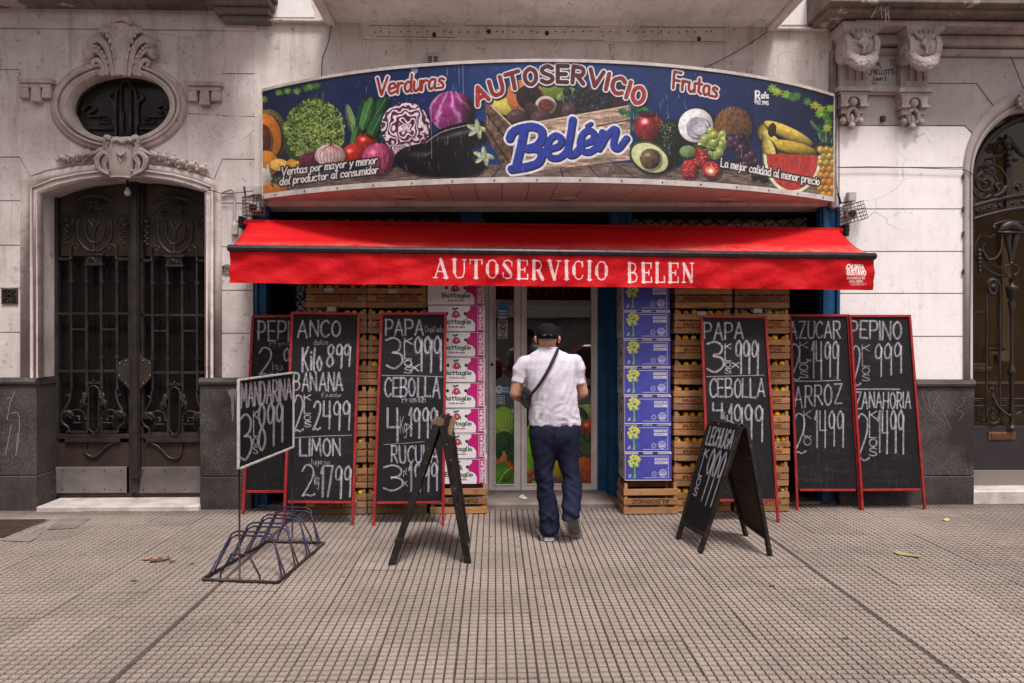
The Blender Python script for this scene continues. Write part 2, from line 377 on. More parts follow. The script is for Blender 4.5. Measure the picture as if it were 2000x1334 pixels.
class CV:
    """canvas whose texels carry print coordinates X,Y (y down)"""
    def __init__(s, w, h, quad, base=(0, 0, 0)):
        """quad: print coordinates of TL,TR,BR,BL"""
        u, v = np.meshgrid((np.arange(w) + .5) / w, (np.arange(h) + .5) / h)
        (ax, ay), (bx, by), (cx, cy), (dx, dy) = quad
        s.X = ((ax * (1 - u) + bx * u) * (1 - v) + (dx * (1 - u) + cx * u) * v).astype(np.float32)
        s.Y = ((ay * (1 - u) + by * u) * (1 - v) + (dy * (1 - u) + cy * u) * v).astype(np.float32)
        s.setup(w, h, base)
    def setup(s, w, h, base):
        s.w, s.h = w, h; s.C = np.zeros((h, w, 3), np.float32); s.C[:] = np.array(base, np.float32) / 255; s.A = np.zeros((h, w), np.float32)
        s.px = abs(float(s.X[h // 2, w // 2] - s.X[h // 2, w // 2 - 1])) + 1e-6
    def win(s, x0, y0, x1, y1):
        m = (s.X > x0) & (s.X < x1) & (s.Y > y0) & (s.Y < y1)
        r = np.flatnonzero(m.any(1)); c = np.flatnonzero(m.any(0))
        return None if not len(r) else (slice(r[0], r[-1] + 1), slice(c[0], c[-1] + 1))
    def put(s, sl, a, col):
        a = np.clip(a, 0, 1)[..., None]
        col = np.array(col, np.float32) / 255 if not isinstance(col, np.ndarray) else col
        s.C[sl] = s.C[sl] * (1 - a) + col * a; s.A[sl] = np.maximum(s.A[sl], a[..., 0])
    def dist(s, sl, pts):
        X, Y = s.X[sl], s.Y[sl]; d = np.full(X.shape, 1e9, np.float32)
        if len(pts) == 1: pts = pts * 2
        for (ax, ay), (bx, by) in zip(pts[:-1], pts[1:]):
            vx, vy = bx - ax, by - ay; q = vx * vx + vy * vy + 1e-9
            t = np.clip(((X - ax) * vx + (Y - ay) * vy) / q, 0, 1); dx, dy = X - ax - t * vx, Y - ay - t * vy
            np.minimum(d, dx * dx + dy * dy, out=d)
        return np.sqrt(d)
    def stroke(s, pts, wd, col, op=1., rough=0., soft=0):
        """wd = half width"""
        m = wd + s.px * 2 + soft; xs, ys = [p[0] for p in pts], [p[1] for p in pts]
        sl = s.win(min(xs) - m, min(ys) - m, max(xs) + m, max(ys) + m)
        if sl is None: return
        a = np.clip((wd - s.dist(sl, pts)) / (s.px + soft) + .5, 0, 1)
        if rough: a = a * np.clip(1 - rough * 1.6 * vnoise(s.X[sl], s.Y[sl] * .6, 1.6, 5, 2) + rough * .35, 0, 1)
        s.put(sl, a * op, col)
    def strokes(s, L_, wd, col, *a, **k):
        for p in L_: s.stroke(p, wd, col, *a, **k)
    def poly(s, pts, col, op=1., fn=None):
        xs, ys = [p[0] for p in pts], [p[1] for p in pts]; sl = s.win(min(xs) - 1, min(ys) - 1, max(xs) + 1, max(ys) + 1)
        if sl is None: return
        X, Y = s.X[sl], s.Y[sl]; ins = np.zeros(X.shape, bool)
        for (ax, ay), (bx, by) in zip(pts, pts[1:] + pts[:1]):
            if ay == by: continue
            c = ((ay > Y) != (by > Y)) & (X < (bx - ax) * (Y - ay) / (by - ay) + ax); ins ^= c
        d = s.dist(sl, pts + pts[:1]); a = np.clip(np.where(ins, d, -d) / s.px + .5, 0, 1)
        s.put(sl, a * op, fn(X, Y) if fn else col)
    def rect(s, x0, y0, x1, y1, col, **k): s.poly([(x0, y0), (x1, y0), (x1, y1), (x0, y1)], col, **k)
    def ell(s, cx, cy, rx, ry, col, rot=0., shade=.5, tex=0., ts=6, op=1., fn=None, hl=0., edge=.12):
        """shaded printed blob; fn(a,b,r,X,Y)->rgb array may replace the colour"""
        m = max(rx, ry) + 2; sl = s.win(cx - m, cy - m, cx + m, cy + m)
        if sl is None: return
        X, Y = s.X[sl], s.Y[sl]; c, q = math.cos(R(rot)), math.sin(R(rot))
        a = ((X - cx) * c + (Y - cy) * q) / rx; b = (-(X - cx) * q + (Y - cy) * c) / ry; r = np.sqrt(a * a + b * b)
        al = np.clip((1 - r) * min(rx, ry) / s.px + .5, 0, 1)
        if fn: rgb = fn(a, b, r, X, Y)
        else:
            rgb = np.zeros(X.shape + (3,), np.float32) + np.array(col, np.float32) / 255
        lit = 1 - shade * np.clip(.25 + .45 * a * c + .55 * b + .35 * (r ** 4), 0, 1)
        if tex: lit = lit * (1 - tex + 2 * tex * vnoise(X, Y, ts, int(cx) % 50, 3))
        rgb = rgb * lit[..., None]
        if hl: rgb = rgb + (hl * np.exp(-(((a + .3) / .22) ** 2 + ((b + .4) / .18) ** 2)))[..., None]
        s.put(sl, al * op, np.clip(rgb, 0, 1).astype(np.float32))
    def image(s, name, alpha=False):
        im = bpy.data.images.new(name, s.w, s.h, alpha=alpha)
        a = np.ones((s.h, s.w, 4), np.float32); a[..., :3] = np.clip(s.C, 0, 1)
        if alpha: a[..., 3] = s.A
        im.pixels.foreach_set(a[::-1].ravel()); im.pack(); return im
def print_mat(name, im, rough=.5, dirt=.15, under=None, spec=.4, dirtcol=None, dim=1.):
    s = NT(name); t = s.n('ShaderNodeTexImage'); t.image = im; t.extension = 'EXTEND'; c = t.outputs['Color']
    if dim != 1: c = s.mix(1., c, (dim, dim, dim, 1), 'MULTIPLY')
    if under is not None: c = s.mix(t.outputs['Alpha'], under(s), c)
    if dirt: c = s.mix(s.ramp(s.noise(4, 6, .7), .45, .8, 0, dirt), c, dirtcol or L(.08, .065, .06))
    return s.done(c, rough, s.noise(60, 3), .08, .002, 0, spec)

FONT = {k: v for k, v in (l.split(' ', 1) for l in '''A 0,10 4,0 8,10|1.5,6.5 6.5,6.5
B 0,0 0,10|~0,0 5,.3 6,2.5 4,4.7 0,5|~0,5 5.5,5.2 7,7.4 5,9.8 0,10
C ~7,1.5 4.5,0 1,2 0,5 1,8.5 4,10 7,8.5
D 0,0 0,10|~0,0 4.5,.5 7,5 4.5,9.5 0,10
E 6,0 0,0 0,10 6,10|0,5 5,5
F 6,0 0,0 0,10|0,5 5,5
G ~7,1.5 4.5,0 1,2 0,5 1,8.5 4,10 7,8.5|7,8.5 7,5.5 4.5,5.5
H 0,0 0,10|7,0 7,10|0,5 7,5
I 0,0 0,10
J ~5,0 5,7.5 3,10 0,8.5
K 0,0 0,10|6.5,0 0,5.8|1.6,4.6 6.5,10
L 0,0 0,10 6,10
M 0,10 1,0 4.5,7 8,0 9,10
N 0,10 0,0 7,10 7,0
O ~3.5,0 .8,1.8 0,5 .8,8.2 3.5,10 6.2,8.2 7,5 6.2,1.8 3.5,0
P 0,10 0,0|~0,0 5,.3 6.5,2.8 5,5.3 0,5.6
Q ~3.5,0 0,5 3.5,10 7,5 3.5,0|4.5,8 7.5,11
R 0,10 0,0|~0,0 5,.3 6.3,2.6 5,5 0,5.3|2.5,5.3 7,10
S ~6.5,1.3 4,0 1,1 .8,3.3 3.5,5 6.3,6.5 6.3,9 3,10 0,8.6
T 0,0 8,0|4,0 4,10
U ~0,0 0,6.5 1.2,9.4 3.5,10 5.8,9.4 7,6.5 7,0
V 0,0 4,10 8,0
X 0,0 7,10|7,0 0,10
Y 0,0 3.5,5 7,0|3.5,5 3.5,10
Z 0,0 7,0 0,10 7,10
0 ~3,0 0,5 3,10 6,5 3,0
1 0,2.5 2,0 2,10
2 ~0,2 2,0 5,1 5,4 1.5,8.5 0,10 2,9.6 4,10 6,9.4
3 ~0,.8 3,0 5.5,1.5 5,4 2.5,4.8|~2.5,4.8 5.5,5.5 6,8 3,10 0,9
4 0,0 0,5.5 6,5.5|5,0 5,10
5 6,0 0,0 0,4.5|~0,4.5 4,4 6,6.8 4,9.8 0,9.3
6 ~5,0 1,3.5 0,7 2.5,10 5.5,7.5 3,5 .5,6.5
7 0,0 6,0 2,10
8 ~5.6,1.3 3,0 .3,1.6 1.2,4 5,6 6,8.4 3,10 .2,8.4 1.2,6 5,4 5.6,1.3
9 ~5.5,2.5 3,0 0,1.8 1,4.4 4,4.2 5.5,1.5|5.5,1 5.2,10
a ~4.6,4.6 2,4 0,6.5 1.2,9.8 4.2,8.5|4.7,4.2 4.6,9 5.8,9.8
b 0,0 0,10|~0,6 2.5,4 5,6.5 3,10 0,9
c ~5,5 2.5,4 0,7 2,10 5,9
d ~4.6,5 2,4 0,7 2,10 4.6,8.5|5,0 4.8,9.5 5.8,10
e ~.3,7.2 4.8,6.4 4,4.2 1.2,4.4 0,7.3 2,10 5.5,8.8
f ~5,.8 3,0 2,2.5 2,10|0,4.5 4.4,4.5
g ~4.6,5 2,4 0,6.3 1.6,9 4.6,7.5|~4.8,4.3 4.8,11 2.5,13 0,12
h 0,0 0,10|~0,6 2.5,4 4.6,5.5 4.6,10
i 1,4.2 1,9.8|1,1.8 1,2
j ~1.6,4 1.6,11 0,13|1.6,1.8 1.6,2
k 0,0 0,10|4.2,4.2 0,7.4 4.4,10
l ~1.5,0 .5,4 .5,8.6 2,10
m 0,4.2 0,10|~0,5.5 2.2,4 3.4,5.5 3.4,10|~3.4,5.5 5.4,4 6.8,5.5 6.8,10
n 0,4.2 0,10|~0,5.8 2.4,4 4.6,5.6 4.6,10
o ~2.5,4 0,7 2.5,10 5,7 2.5,4
p 0,4.2 0,13|~0,5.5 2.8,4 5,6.8 3,9.8 0,9
q ~5,5 2,4 0,7 2,10 5,8|5,4.2 5,13
r 0,4.2 0,10|~0,6.4 2,4.3 4,4.6
s ~4.2,4.8 2,4 .5,5.3 3.6,7.5 3.6,9.4 0,9.6
t 2,1 2,8.8 4,9.8|0,4 4.4,4
u ~0,4.2 0,8.3 1.8,10 4.6,8|4.7,4.2 4.7,9.6
v 0,4.2 2.4,10 4.8,4.2
x 0,4.2 5,10|5,4.2 0,10
y 0,4.2 2.5,9.3|5,4.2 1.4,13
z 0,4.4 4.4,4.4 0,10 4.6,10
- 0,6 4,6
. .3,9.6 .5,9.9
, .6,9.4 0,11.6'''.split('\n'))}
FONT["'"] = '0,0 0,2'
def glyph(ch):
    out = []
    for seg in FONT[ch].split('|'):
        sm = seg[0] == '~'; p = [tuple(map(float, q.split(','))) for q in seg.lstrip('~').split()]
        out.append(cr(p, 4) if sm else p)
    return out
def layout(text, gap=2.2, space=4.):
    """-> list of strokes in units where the cap height is 10, and the total width"""
    x, out = 0, []
    for ch in text:
        if ch == ' ': x += space; continue
        g = glyph(ch); wd = max(p[0] for s in g for p in s)
        out += [[(p[0] + x, p[1]) for p in s] for s in g]; x += wd + gap
    return out, x - gap
def fit(text, x0, y0, x1, y1, jit=0., slant=0., dy=0., gap=2.2, r=None, curve=0.):
    """strokes fitted into a box; dy raises the right end of the line"""
    S, wd = layout(text, gap); r = r or rnd; out = []; wd = max(wd, .01)
    if text in ('I', 'l'): sx = 0
    else: sx = (x1 - x0) / wd
    for s in S:
        jx, jy, k = r.uniform(-jit, jit), r.uniform(-jit, jit), 1 + r.uniform(-jit, jit) * .07
        sk = r.uniform(-.14, .14) * jit
        out.append([(x0 + p[0] * sx + (10 - p[1]) * (slant + sk) + jx + r.uniform(-.25, .25) * jit, y0 + (p[1] * k) / 10 * (y1 - y0) + dy * (p[0] / wd) + jy + curve * (2 * p[0] / wd - 1) ** 2) for p in s])
    return out
def curve3d(S, tf): return [[tf(p) for p in s] for s in S]
# ================================================================== SETTING: ground
YW = 6.84
TP, TQ = .4065, .4
def tile_mesh(seed):
    m = M(); r = random.Random(seed); n = 8
    m.add([(0, 0, -.009), (TP, 0, -.009), (TP, TQ, -.009), (0, TQ, -.009)], [(0, 1, 2, 3)], 1)
    for i in range(n):
        for j in range(n):
            x0, y0 = i * TP / n + .0038, j * TQ / n + .0074; x1, y1 = (i + 1) * TP / n - .0038, (j + 1) * TQ / n - .0074
            if i == 0: x0 += .0015
            if i == n - 1: x1 -= .0012
            if j == 0: y0 += .002
            if j == n - 1: y1 -= .0015
            z = r.uniform(-.0008, .0008); e = .0016
            vs = [(x0, y0, -.009), (x1, y0, -.009), (x1, y1, -.009), (x0, y1, -.009), (x0 + e, y0 + e, z), (x1 - e, y0 + e, z), (x1 - e, y1 - e, z), (x0 + e, y1 - e, z)]
            m.add(vs, [(4, 5, 6, 7), (0, 1, 5, 4), (1, 2, 6, 5), (2, 3, 7, 6), (3, 0, 4, 7)])
    return m
walk = M().box(-24, 24, -1.0, 7.35, -.30, -.022).build('pavement', MT['groove']); walk['kind'] = 'structure'
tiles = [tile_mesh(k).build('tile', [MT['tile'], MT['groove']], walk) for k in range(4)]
tile_spots = []
JX = [gp(215, 1334).x, gp(1890, 1334).x]
tw = (JX[1] - JX[0] - .022) / 10
for j in range(-2, 10):
    y = 3.401 + .4 * (j - 1)
    if y < 2.5: continue
    for i in range(-8, 18):
        if i < 0: x = JX[0] - .011 + i * tw
        elif i < 10: x = JX[0] + .011 + i * tw
        else: x = JX[1] + .011 + (i - 10) * tw
        tile_spots.append((x, y))
for k, (x, y) in enumerate(tile_spots):
    src = tiles[k % 4] if k < 4 else None
    o = src if src else tiles[rnd.randrange(4)].copy()
    if not src: COL.objects.link(o); o.parent = walk
    o.location = (x, y, rnd.uniform(-.002, .002)); o.scale = (tw / TP, 1, 1)
    o.rotation_euler = (rnd.uniform(-.004, .004), rnd.uniform(-.004, .004), rnd.uniform(-.003, .003))
mm = M()
for x in JX: mm.box(x - .0105, x + .0105, 2.5, 6.8, -.02, -.0045)
mm.build('expansion_joint', MT['tar'], walk)
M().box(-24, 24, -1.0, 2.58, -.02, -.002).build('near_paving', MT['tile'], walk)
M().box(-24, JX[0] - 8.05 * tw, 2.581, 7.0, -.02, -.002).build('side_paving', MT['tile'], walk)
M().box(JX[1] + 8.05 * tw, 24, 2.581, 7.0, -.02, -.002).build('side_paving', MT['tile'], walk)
# cellar grating and mortar patches, left
g0, g1 = gp(-60, 1006), gp(100, 1049)
for P_ in ([(92, 1034), (118, 1012), (178, 1012), (148, 1031)], [(2, 1056), (30, 1040), (84, 1040), (58, 1058)]):
    v_ = [gp(x, y, .0045) for x, y in P_]; M().add([tuple(q) for q in v_], [(0, 1, 2, 3)]).build('mortar_patch', MT['concrete'], walk)
M().box(gp(-330, 1040).x - .05, gp(100, 1010).x + .05, 5.84, 6.42, .001, .003).build('mortar_bed', MT['concrete'], walk)
gr = thing('cellar_grating', 'rusty square-mesh iron grating let into the paving at far left', 'grating', (-4.2, 6.1, 0))
m = M(); gx0, gx1, gy0, gy1 = gp(-330, 1040).x, gp(100, 1010).x, 5.88, 6.38
for i in range(46):
    x = gx0 + (gx1 - gx0) * i / 45; m.box(x - .006, x + .006, gy0, gy1, .006, .010)
for i in range(21):
    y = gy0 + (gy1 - gy0) * i / 20; m.box(gx0, gx1, y - .006, y + .006, .0065, .0105)
m.build('mesh_plate', MT['castiron'], gr)
m = M()
for a in ((gx0 - .03, gx1 + .03, gy0 - .03, gy0), (gx0 - .03, gx1 + .03, gy1, gy1 + .03), (gx0 - .03, gx0, gy0, gy1), (gx1, gx1 + .03, gy0, gy1)): m.box(*a, .0035, .012)
m.build('rim', MT['castiron'], gr)
M().box(gx0, gx1, gy0, gy1, .004, .005).build('pit', MT['black'], gr)  # black sheet painting the dark of the pit below the mesh
# kerb, road
rd = M().box(-40, 40, -19, -1.16, -.32, -.13).build('road', simple('asphalt', L(.05, .047, .046), L(.035, .033, .032), 3, .9)); rd['kind'] = 'structure'
kb = M().box(-24, 24, -1.155, -1.003, -.3, 0.0).build('kerb', MT['concrete'], None, bevel=.02); kb['kind'] = 'structure'
fs = M().box(-40, 40, -24, -19.003, -.3, 0).build('far_pavement', MT['concrete']); fs['kind'] = 'structure'
gd = M().box(-180, 180, -160, 160, -.6, -.33).build('ground', MT['concrete']); gd['kind'] = 'structure'

# ================================================================== LEFT TOWNHOUSE
lb = thing('townhouse', 'grey stucco old townhouse front with oval window and iron double door', 'building', (-3.6, YW, 0))
BT = MT['stucco_left']
def xz(px, py, Y): p = pt(px, py, Y); return (p.x, p.z)
def arc_ell(cx, cy, rx, ry, n=48, a0=0, a1=360): return [(cx + rx * math.cos(R(a0 + (a1 - a0) * i / n)), cy - ry * math.sin(R(a0 + (a1 - a0) * i / n))) for i in range(n + (0 if a1 - a0 == 360 else 1))]
DO_OUT = [(40, 738), (40, 353), (90, 336), (150, 325), (205, 320), (240, 319), (290, 321), (340, 328), (390, 341), (432, 357), (432, 738)]
DO_IN = [(77, 738), (77, 378), (115, 364), (160, 353), (205, 348), (240, 347), (290, 349), (335, 355), (370, 364), (400, 374), (400, 738)]
DO_MID = [(62, 738), (62, 367), (103, 351), (155, 340), (205, 334), (240, 333), (290, 335), (338, 342), (380, 353), (414, 366), (414, 738)]
OVC, OVR = (238, 210), (104, 70)
yb, yf = YW + .012, YW
X0L, XL = -420, 497
hole_door = DO_IN + []
hd = [(77, 1001)] + [(x, y) for x, y in DO_IN] + [(400, 1001)]
hv = arc_ell(*OVC, *OVR, 40)
M().pprism([(X0L, -60), (XL, -60), (XL, 999), (X0L, 1004)], yb, .26, [hd, hv]).build('wall', BT, lb)
g = 1.1
def lblk(pix, hole=(), mat=None, par=None, Y=None, d=.0135): M().pprism(pix, Y or yf, d, hole).build('stone_block', mat or BT, par or lb)
for y0, y1 in ((392, 479), (479, 563), (563, 649), (649, 740)): lblk([(X0L, y0 + g), (55, y0 + g), (55, y1 - g), (X0L, y1 - g)])
lblk([(X0L, 307 + g), (38, 307 + g), (55, 343), (55, 392 - g), (X0L, 392 - g)])
for y0, y1 in ((397, 482), (482, 567), (567, 651), (651, 740)): lblk([(416, y0 + g), (XL, y0 + g), (XL, y1 - g), (416, y1 - g)])
lblk([(434 + g, 311 + g), (XL, 311 + g), (XL, 397 - g), (417, 397 - g), (417, 357)])
OR_ = (133, 92); ocx, ocy = 233, 207
ring = arc_ell(ocx, ocy, OR_[0] - 8, OR_[1] - 6, 24, 180 + 9, 360 - 9)
lblk([(X0L, 222 + g)] + ring + [(XL, 228 + g), (XL, 311 - g), (434, 311 - g), (417, 350), (412, 346), (340, 324), (240, 315), (150, 321), (90, 332), (60, 343), (39, 307 - g), (X0L, 307 - g)])
ring = arc_ell(ocx, ocy, OR_[0] - 8, OR_[1] - 6, 24, 180 - 7, 7)
lblk([(37, 56), (434, 57), (434, 226 - g), (368, 224 - g)] + ring[::-1] + [(99, 222 - g), (37, 222 - g)])
for y0, y1 in ((56, 136), (136, 222)): lblk([(X0L, y0 + g), (37, y0 + g), (37, y1 - g), (X0L, y1 - g)])
for y0, y1 in ((57, 144), (144, 228)): lblk([(434, y0 + g), (XL, y0 + g), (XL, y1 - g), (434, y1 - g)])
# frieze band and projecting cornice
M().pbox(X0L, 12, XL + 4, 54, YW - .02, .06).build('frieze', BT, lb)
m = M(); a, b, c, d = px2(X0L, -60, XL + 6, 9, YW - .05); m.box(a, b, YW - .9, YW + .1, d - .02, d + .25)
a, b, c, d = px2(X0L, -60, XL + 6, 14, YW - .05); m.box(a, b, YW - .16, YW + .1, c, c + .13)
m.build('cornice', MT['cornice'], lb)
m = M(); a, b, c, d = px2(430, -60, 522, 40, YW - .12)
for k, (e, zz) in enumerate(((0, 0), (.05, .06), (.10, .12), (.17, .2))): m.box(a - e, b + e * .4, YW - .10 - e, YW + .1, c + zz, c + zz + (.062 if k < 3 else .5))
m.build('pilaster_capital', MT['cornice'], lb, bevel=.008)
# plinths
def plinth(x0, x1, ytop, ymid, ybot, par, xi0=None, deep=.30, yf_=YW - .055):
    for (t, b_, o, nm) in ((ymid + 1, ybot + 8, .012, 'plinth_block'), (ytop + 14, ymid - .6, 0, 'plinth_block')):
        a, b, c, d = px2(x0, t, x1, b_, yf_ - o); M().box(a, b, yf_ - o, yf_ + deep, max(c, -.2), d).build(nm, MT['granite'], par, bevel=.006)
    a, b, c, d = px2(x0, ytop, x1, ytop + 14, yf_)
    m = M()
    P = [(yf_ - .002, c), (yf_ - .022, c + .008), (yf_ - .028, c + .03), (yf_ - .012, c + .052), (yf_ - .002, d), (yf_ + deep, d), (yf_ + deep, c)]
    vs = [(x, p[0], p[1]) for x in (a - .004, b + .004) for p in P]; n = len(P)
    m.add(vs, [tuple(range(n))[::-1], tuple(range(n, 2 * n))] + [(i, (i + 1) % n, n + (i + 1) % n, n + i) for i in range(n)])
    m.build('plinth_moulding', MT['granite'], par)
plinth(X0L, 71, 738, 930, 993, lb)
plinth(390, 491, 738, 931, 990, lb)
# door surround
def ppath(P, Y): return [xz(x, y, Y) for x, y in P]
m = M(); m.band(ppath(DO_OUT, YW - .02), ppath(DO_MID, YW - .02), YW - .030, YW + .02, yA=YW - .024)
m.band(ppath(DO_MID, YW - .04), ppath(DO_IN, YW - .04), YW - .045, YW + .02, yA=YW - .05)
m.tube([(x, YW - .05, z) for x, z in ppath(DO_MID, YW - .05)], .014, 8)
m.tube([(x, YW - .045, z) for x, z in ppath([(a + (b - a) * .3, c + (d - c) * .3) for (a, c), (b, d) in zip(DO_IN, DO_MID)], YW - .045)], .008, 6)
m.build('door_surround', MT['ornament_left'], lb, True)
# oval ring mouldings
m = M()
def ovl(rx, ry, Y, n=56, cx=ocx, cy=ocy): return ppath(arc_ell(cx, cy, rx, ry, n), Y)
m.band(ovl(134, 93, YW), ovl(120, 81, YW), YW - .035, YW + .03, True, yA=YW - .015)
m.band(ovl(120, 81, YW), ovl(109, 73, YW, cx=236, cy=209), YW - .022, YW + .03, True, yA=YW - .022)
m.band(ovl(109, 73, YW, cx=236, cy=209), ovl(99, 65, YW + .02, cx=238, cy=210), YW - .04, YW + .13, True, yA=YW - .055)
m.tube([(x, YW - .035, z) for x, z in ovl(119, 80, YW)], .016, 8, True)
m.tube([(x, YW - .045, z) for x, z in ovl(108, 72, YW, cx=236, cy=209)], .013, 8, True)
m.build('oval_surround', MT['ornament_left'], lb, True)
# oval window: iron pattern and dirty glass
ow = M().pprism(arc_ell(241, 214, 104, 70, 40), YW + .12, .01).build('oval_window', MT['frost'], lb)
ow.data.materials[0] = simple('dirty_window_pane', L(.022, .016, .015), L(.012, .01, .01), 5, .18, .3, 6, 0, 0, .6, (L(.35, .32, .3), 22, .735))
m = M(); Yo = YW + .10
m.ptube([(236, 270), (236, 165)], .012, Yo); m.ptube([(255, 270), (255, 165)], .012, Yo)
m.ptube([(226, 270), (226, 190), (236, 166), (246, 158), (256, 166), (266, 190), (266, 270)], .012, Yo, sm=4)
m.ptube([(240, 215), (240, 255), (246, 265), (252, 255), (252, 215)], .008, Yo, sm=4)
for sx in (-1, 1):
    q = lambda x: 246 + sx * (x - 246)
    m.ptube([(q(330), 250), (q(290), 252), (q(272), 252)], .012, Yo); m.ptube([(q(320), 228), (q(285), 228)], .010, Yo)
    m.ptube([(q(300), 228), (q(300), 240), (q(280), 240), (q(280), 233), (q(292), 233)], .008, Yo)
    m.ptube([(q(330), 215), (q(318), 205), (q(306), 213), (q(318), 220)], [.02, .012, .02], Yo, sm=4)
    m.ptube([(q(270), 245), (q(268), 205), (q(280), 190), (q(272), 180)], [.01, .022, .012, .01], Yo, sm=4)
    m.ptube([(q(345), 240), (q(335), 190), (q(300), 165)], .012, Yo, sm=4)
m.build('wrought_pattern', MT['iron'], ow, True)
# carved shell crest, cartouche, swags and brackets
def leaf(m, pts, r, Y, sm=5, n=7, flat=.7):
    m.ptube(pts, r, Y, n, sm, flat=flat); rr = r if isinstance(r, (list, tuple)) else [r] * len(pts)
    if max(rr) > .02:
        for o_ in (-.5, .12, .62): m.ptube([(p[0] + o_ * q * 150, p[1] + abs(o_) * q * 60, -.62 * q) for p, q in zip(pts, (rr * 9)[:len(pts)])], [q * .26 for q in (rr * 9)[:len(pts)]], Y, 5, max(2, sm - 2))
m = M(); Yc = YW - .05
for sx in (-1, 1):
    q = lambda x: 236 + sx * (x - 236)
    leaf(m, [(q(243), 148), (q(246), 110), (q(250), 80), (q(262), 60), (q(276), 62)], [.02, .034, .04, .05, .03], Yc)
    leaf(m, [(q(252), 148), (q(257), 118), (q(264), 92), (q(280), 78), (q(295), 84), (q(296), 98)], [.02, .03, .036, .045, .04, .02], Yc)
    leaf(m, [(q(262), 146), (q(266), 125), (q(274), 106), (q(288), 98), (q(303), 104), (q(300), 114)], [.018, .026, .03, .04, .036, .02], Yc)
    leaf(m, [(q(270), 146), (q(272), 130), (q(281), 118), (q(291), 122), (q(286), 130)], [.02, .024, .026, .024, .012], Yc)
    leaf(m, [(q(255), 130), (q(262), 142), (q(273), 146), (q(275), 138)], [.014, .018, .02, .012], Yc)
    for k in range(7):
        t = k / 6; p = pt(q(248 + 26 * t + 8 * t * t), 112 - 52 * math.sin(t * 1.9), Yc - .03); m.ball(p, (.017, .012, .022), 8, 5)
        p = pt(q(262 + 34 * t), 122 - 32 * math.sin(t * 2.1), Yc - .03); m.ball(p, (.015, .012, .018), 8, 5)
    m.ball(pt(q(298), 104, Yc), (.05, .04, .055), 10, 7)
m.ptube([(236, 148), (236, 110), (236, 75), (236, 48)], [.07, .085, .11, .10], Yc + .01, 14, 4, flat=.45)
leaf(m, [(218, 44), (226, 38), (238, 36), (250, 40), (256, 46)], [.02, .035, .035, .035, .02], Yc - .02)
m.build('shell_crest', MT['ornament_left'], lb, True)
m = M()
for sx in (-1, 1):
    q = lambda x: 237 + sx * (x - 237)
    leaf(m, [(q(226), 275), (q(254), 274), (q(268), 283), (q(263), 300), (q(270), 318), (q(266), 342)], [.03, .035, .03, .028, .03, .02], Yc)
    leaf(m, [(q(262), 340), (q(280), 330), (q(284), 310), (q(272), 298), (q(262), 306), (q(266), 316)], [.02, .024, .03, .026, .02, .012], Yc - .01)
    leaf(m, [(q(268), 290), (q(282), 296), (q(294), 302)], [.03, .024, .01], Yc); leaf(m, [(q(258), 272), (q(266), 268), (q(270), 278)], [.03, .028, .016], Yc - .02)
m.ptube([(237, 348), (237, 325), (237, 300), (237, 278)], [.10, .12, .13, .115], Yc + .015, 14, 4, flat=.5)
leaf(m, [(219, 276), (228, 272), (238, 278), (248, 272), (256, 276)], [.02, .028, .02, .028, .02], Yc - .05)
leaf(m, [(228, 296), (236, 303), (246, 296)], [.012, .018, .012], Yc - .065); leaf(m, [(232, 300), (235, 316)], [.012, .004], Yc - .06)
m.build('cartouche', MT['ornament_left'], lb, True)
def swag(par, P, mat):
    m = M()
    for i, (x, y) in enumerate(P):
        c = pt(x, y, YW - .05); m.ball(c, (.036, .03, .033), 9, 6); m.ball(c + Vector((0, -.022, 0)), (.02, .016, .018), 8, 5)
        for k in range(5):
            t = k * 1.256 + i; leaf(m, [(x + 4 * math.cos(t), y + 4 * math.sin(t)), (x + 11 * math.cos(t + .3), y + 9 * math.sin(t + .3)), (x + 15 * math.cos(t + .6), y + 10 * math.sin(t + .6) + 2)], [.018, .018, .006], YW - .035, 3)
    m.build('flower_swag', mat, par, True)
swag(lb, [(122, 309), (141, 307), (158, 305), (174, 302)], MT['ornament_left'])
swag(lb, [(302, 303), (320, 306), (338, 311), (356, 317), (374, 322), (395, 328)], MT['ornament_left'])
for (x0, x1, y0) in ((36, 101, 152), (365, 432, 158)):
    m = M(); m.pbox(x0, y0, x1, y0 + 9, YW - .07, .08); m.pbox(x0 + 3, y0 + 9, x1 - 3, y0 + 19, YW - .05, .06)
    wd = (x1 - x0) / 3.3
    for k in range(3):
        cx = x0 + (x1 - x0) * (k + .5) / 3; b_ = y0 + (46 if k == 1 else 39); Yd = YW - (.065 if k == 1 else .045)
        m.pprism([(cx - 8, y0 + 18), (cx + 8, y0 + 18), (cx + 10, b_), (cx - 10, b_)], Yd, .06)
    m.build('drop_bracket', MT['ornament_left'], lb, bevel=.004)
# vent grille, number plate, bulb, conduit
m = M(); a, b, c, d = px2(3, 564, 34, 594, YW - .012)
m.box(a, b, YW - .004, YW + .01, c, d, 1)
for t in (a, b - .012): m.box(t, t + .012, YW - .016, YW, c, d)
for t in (c, d - .012): m.box(a, b, YW - .014, YW - .001, t, t + .012)
cx, cz = (a + b) / 2, (c + d) / 2
for k in range(8):
    t = k * math.pi / 4; m.tube([(cx + .02 * math.cos(t), YW - .01, cz + .02 * math.sin(t)), (cx + .05 * math.cos(t + .5), YW - .012, cz + .05 * math.sin(t + .5)), (cx + .06 * math.cos(t), YW - .01, cz + .06 * math.sin(t))], .006, 5)
tag(m.build('vent_grille', [MT['castiron'], MT['black']]), 'small rusty square vent grille low on the grey wall left of the iron door', 'vent grille')
pl = CV(96, 64, ((0, 0), (30, 0), (30, 20), (0, 20)), (138, 122, 116))
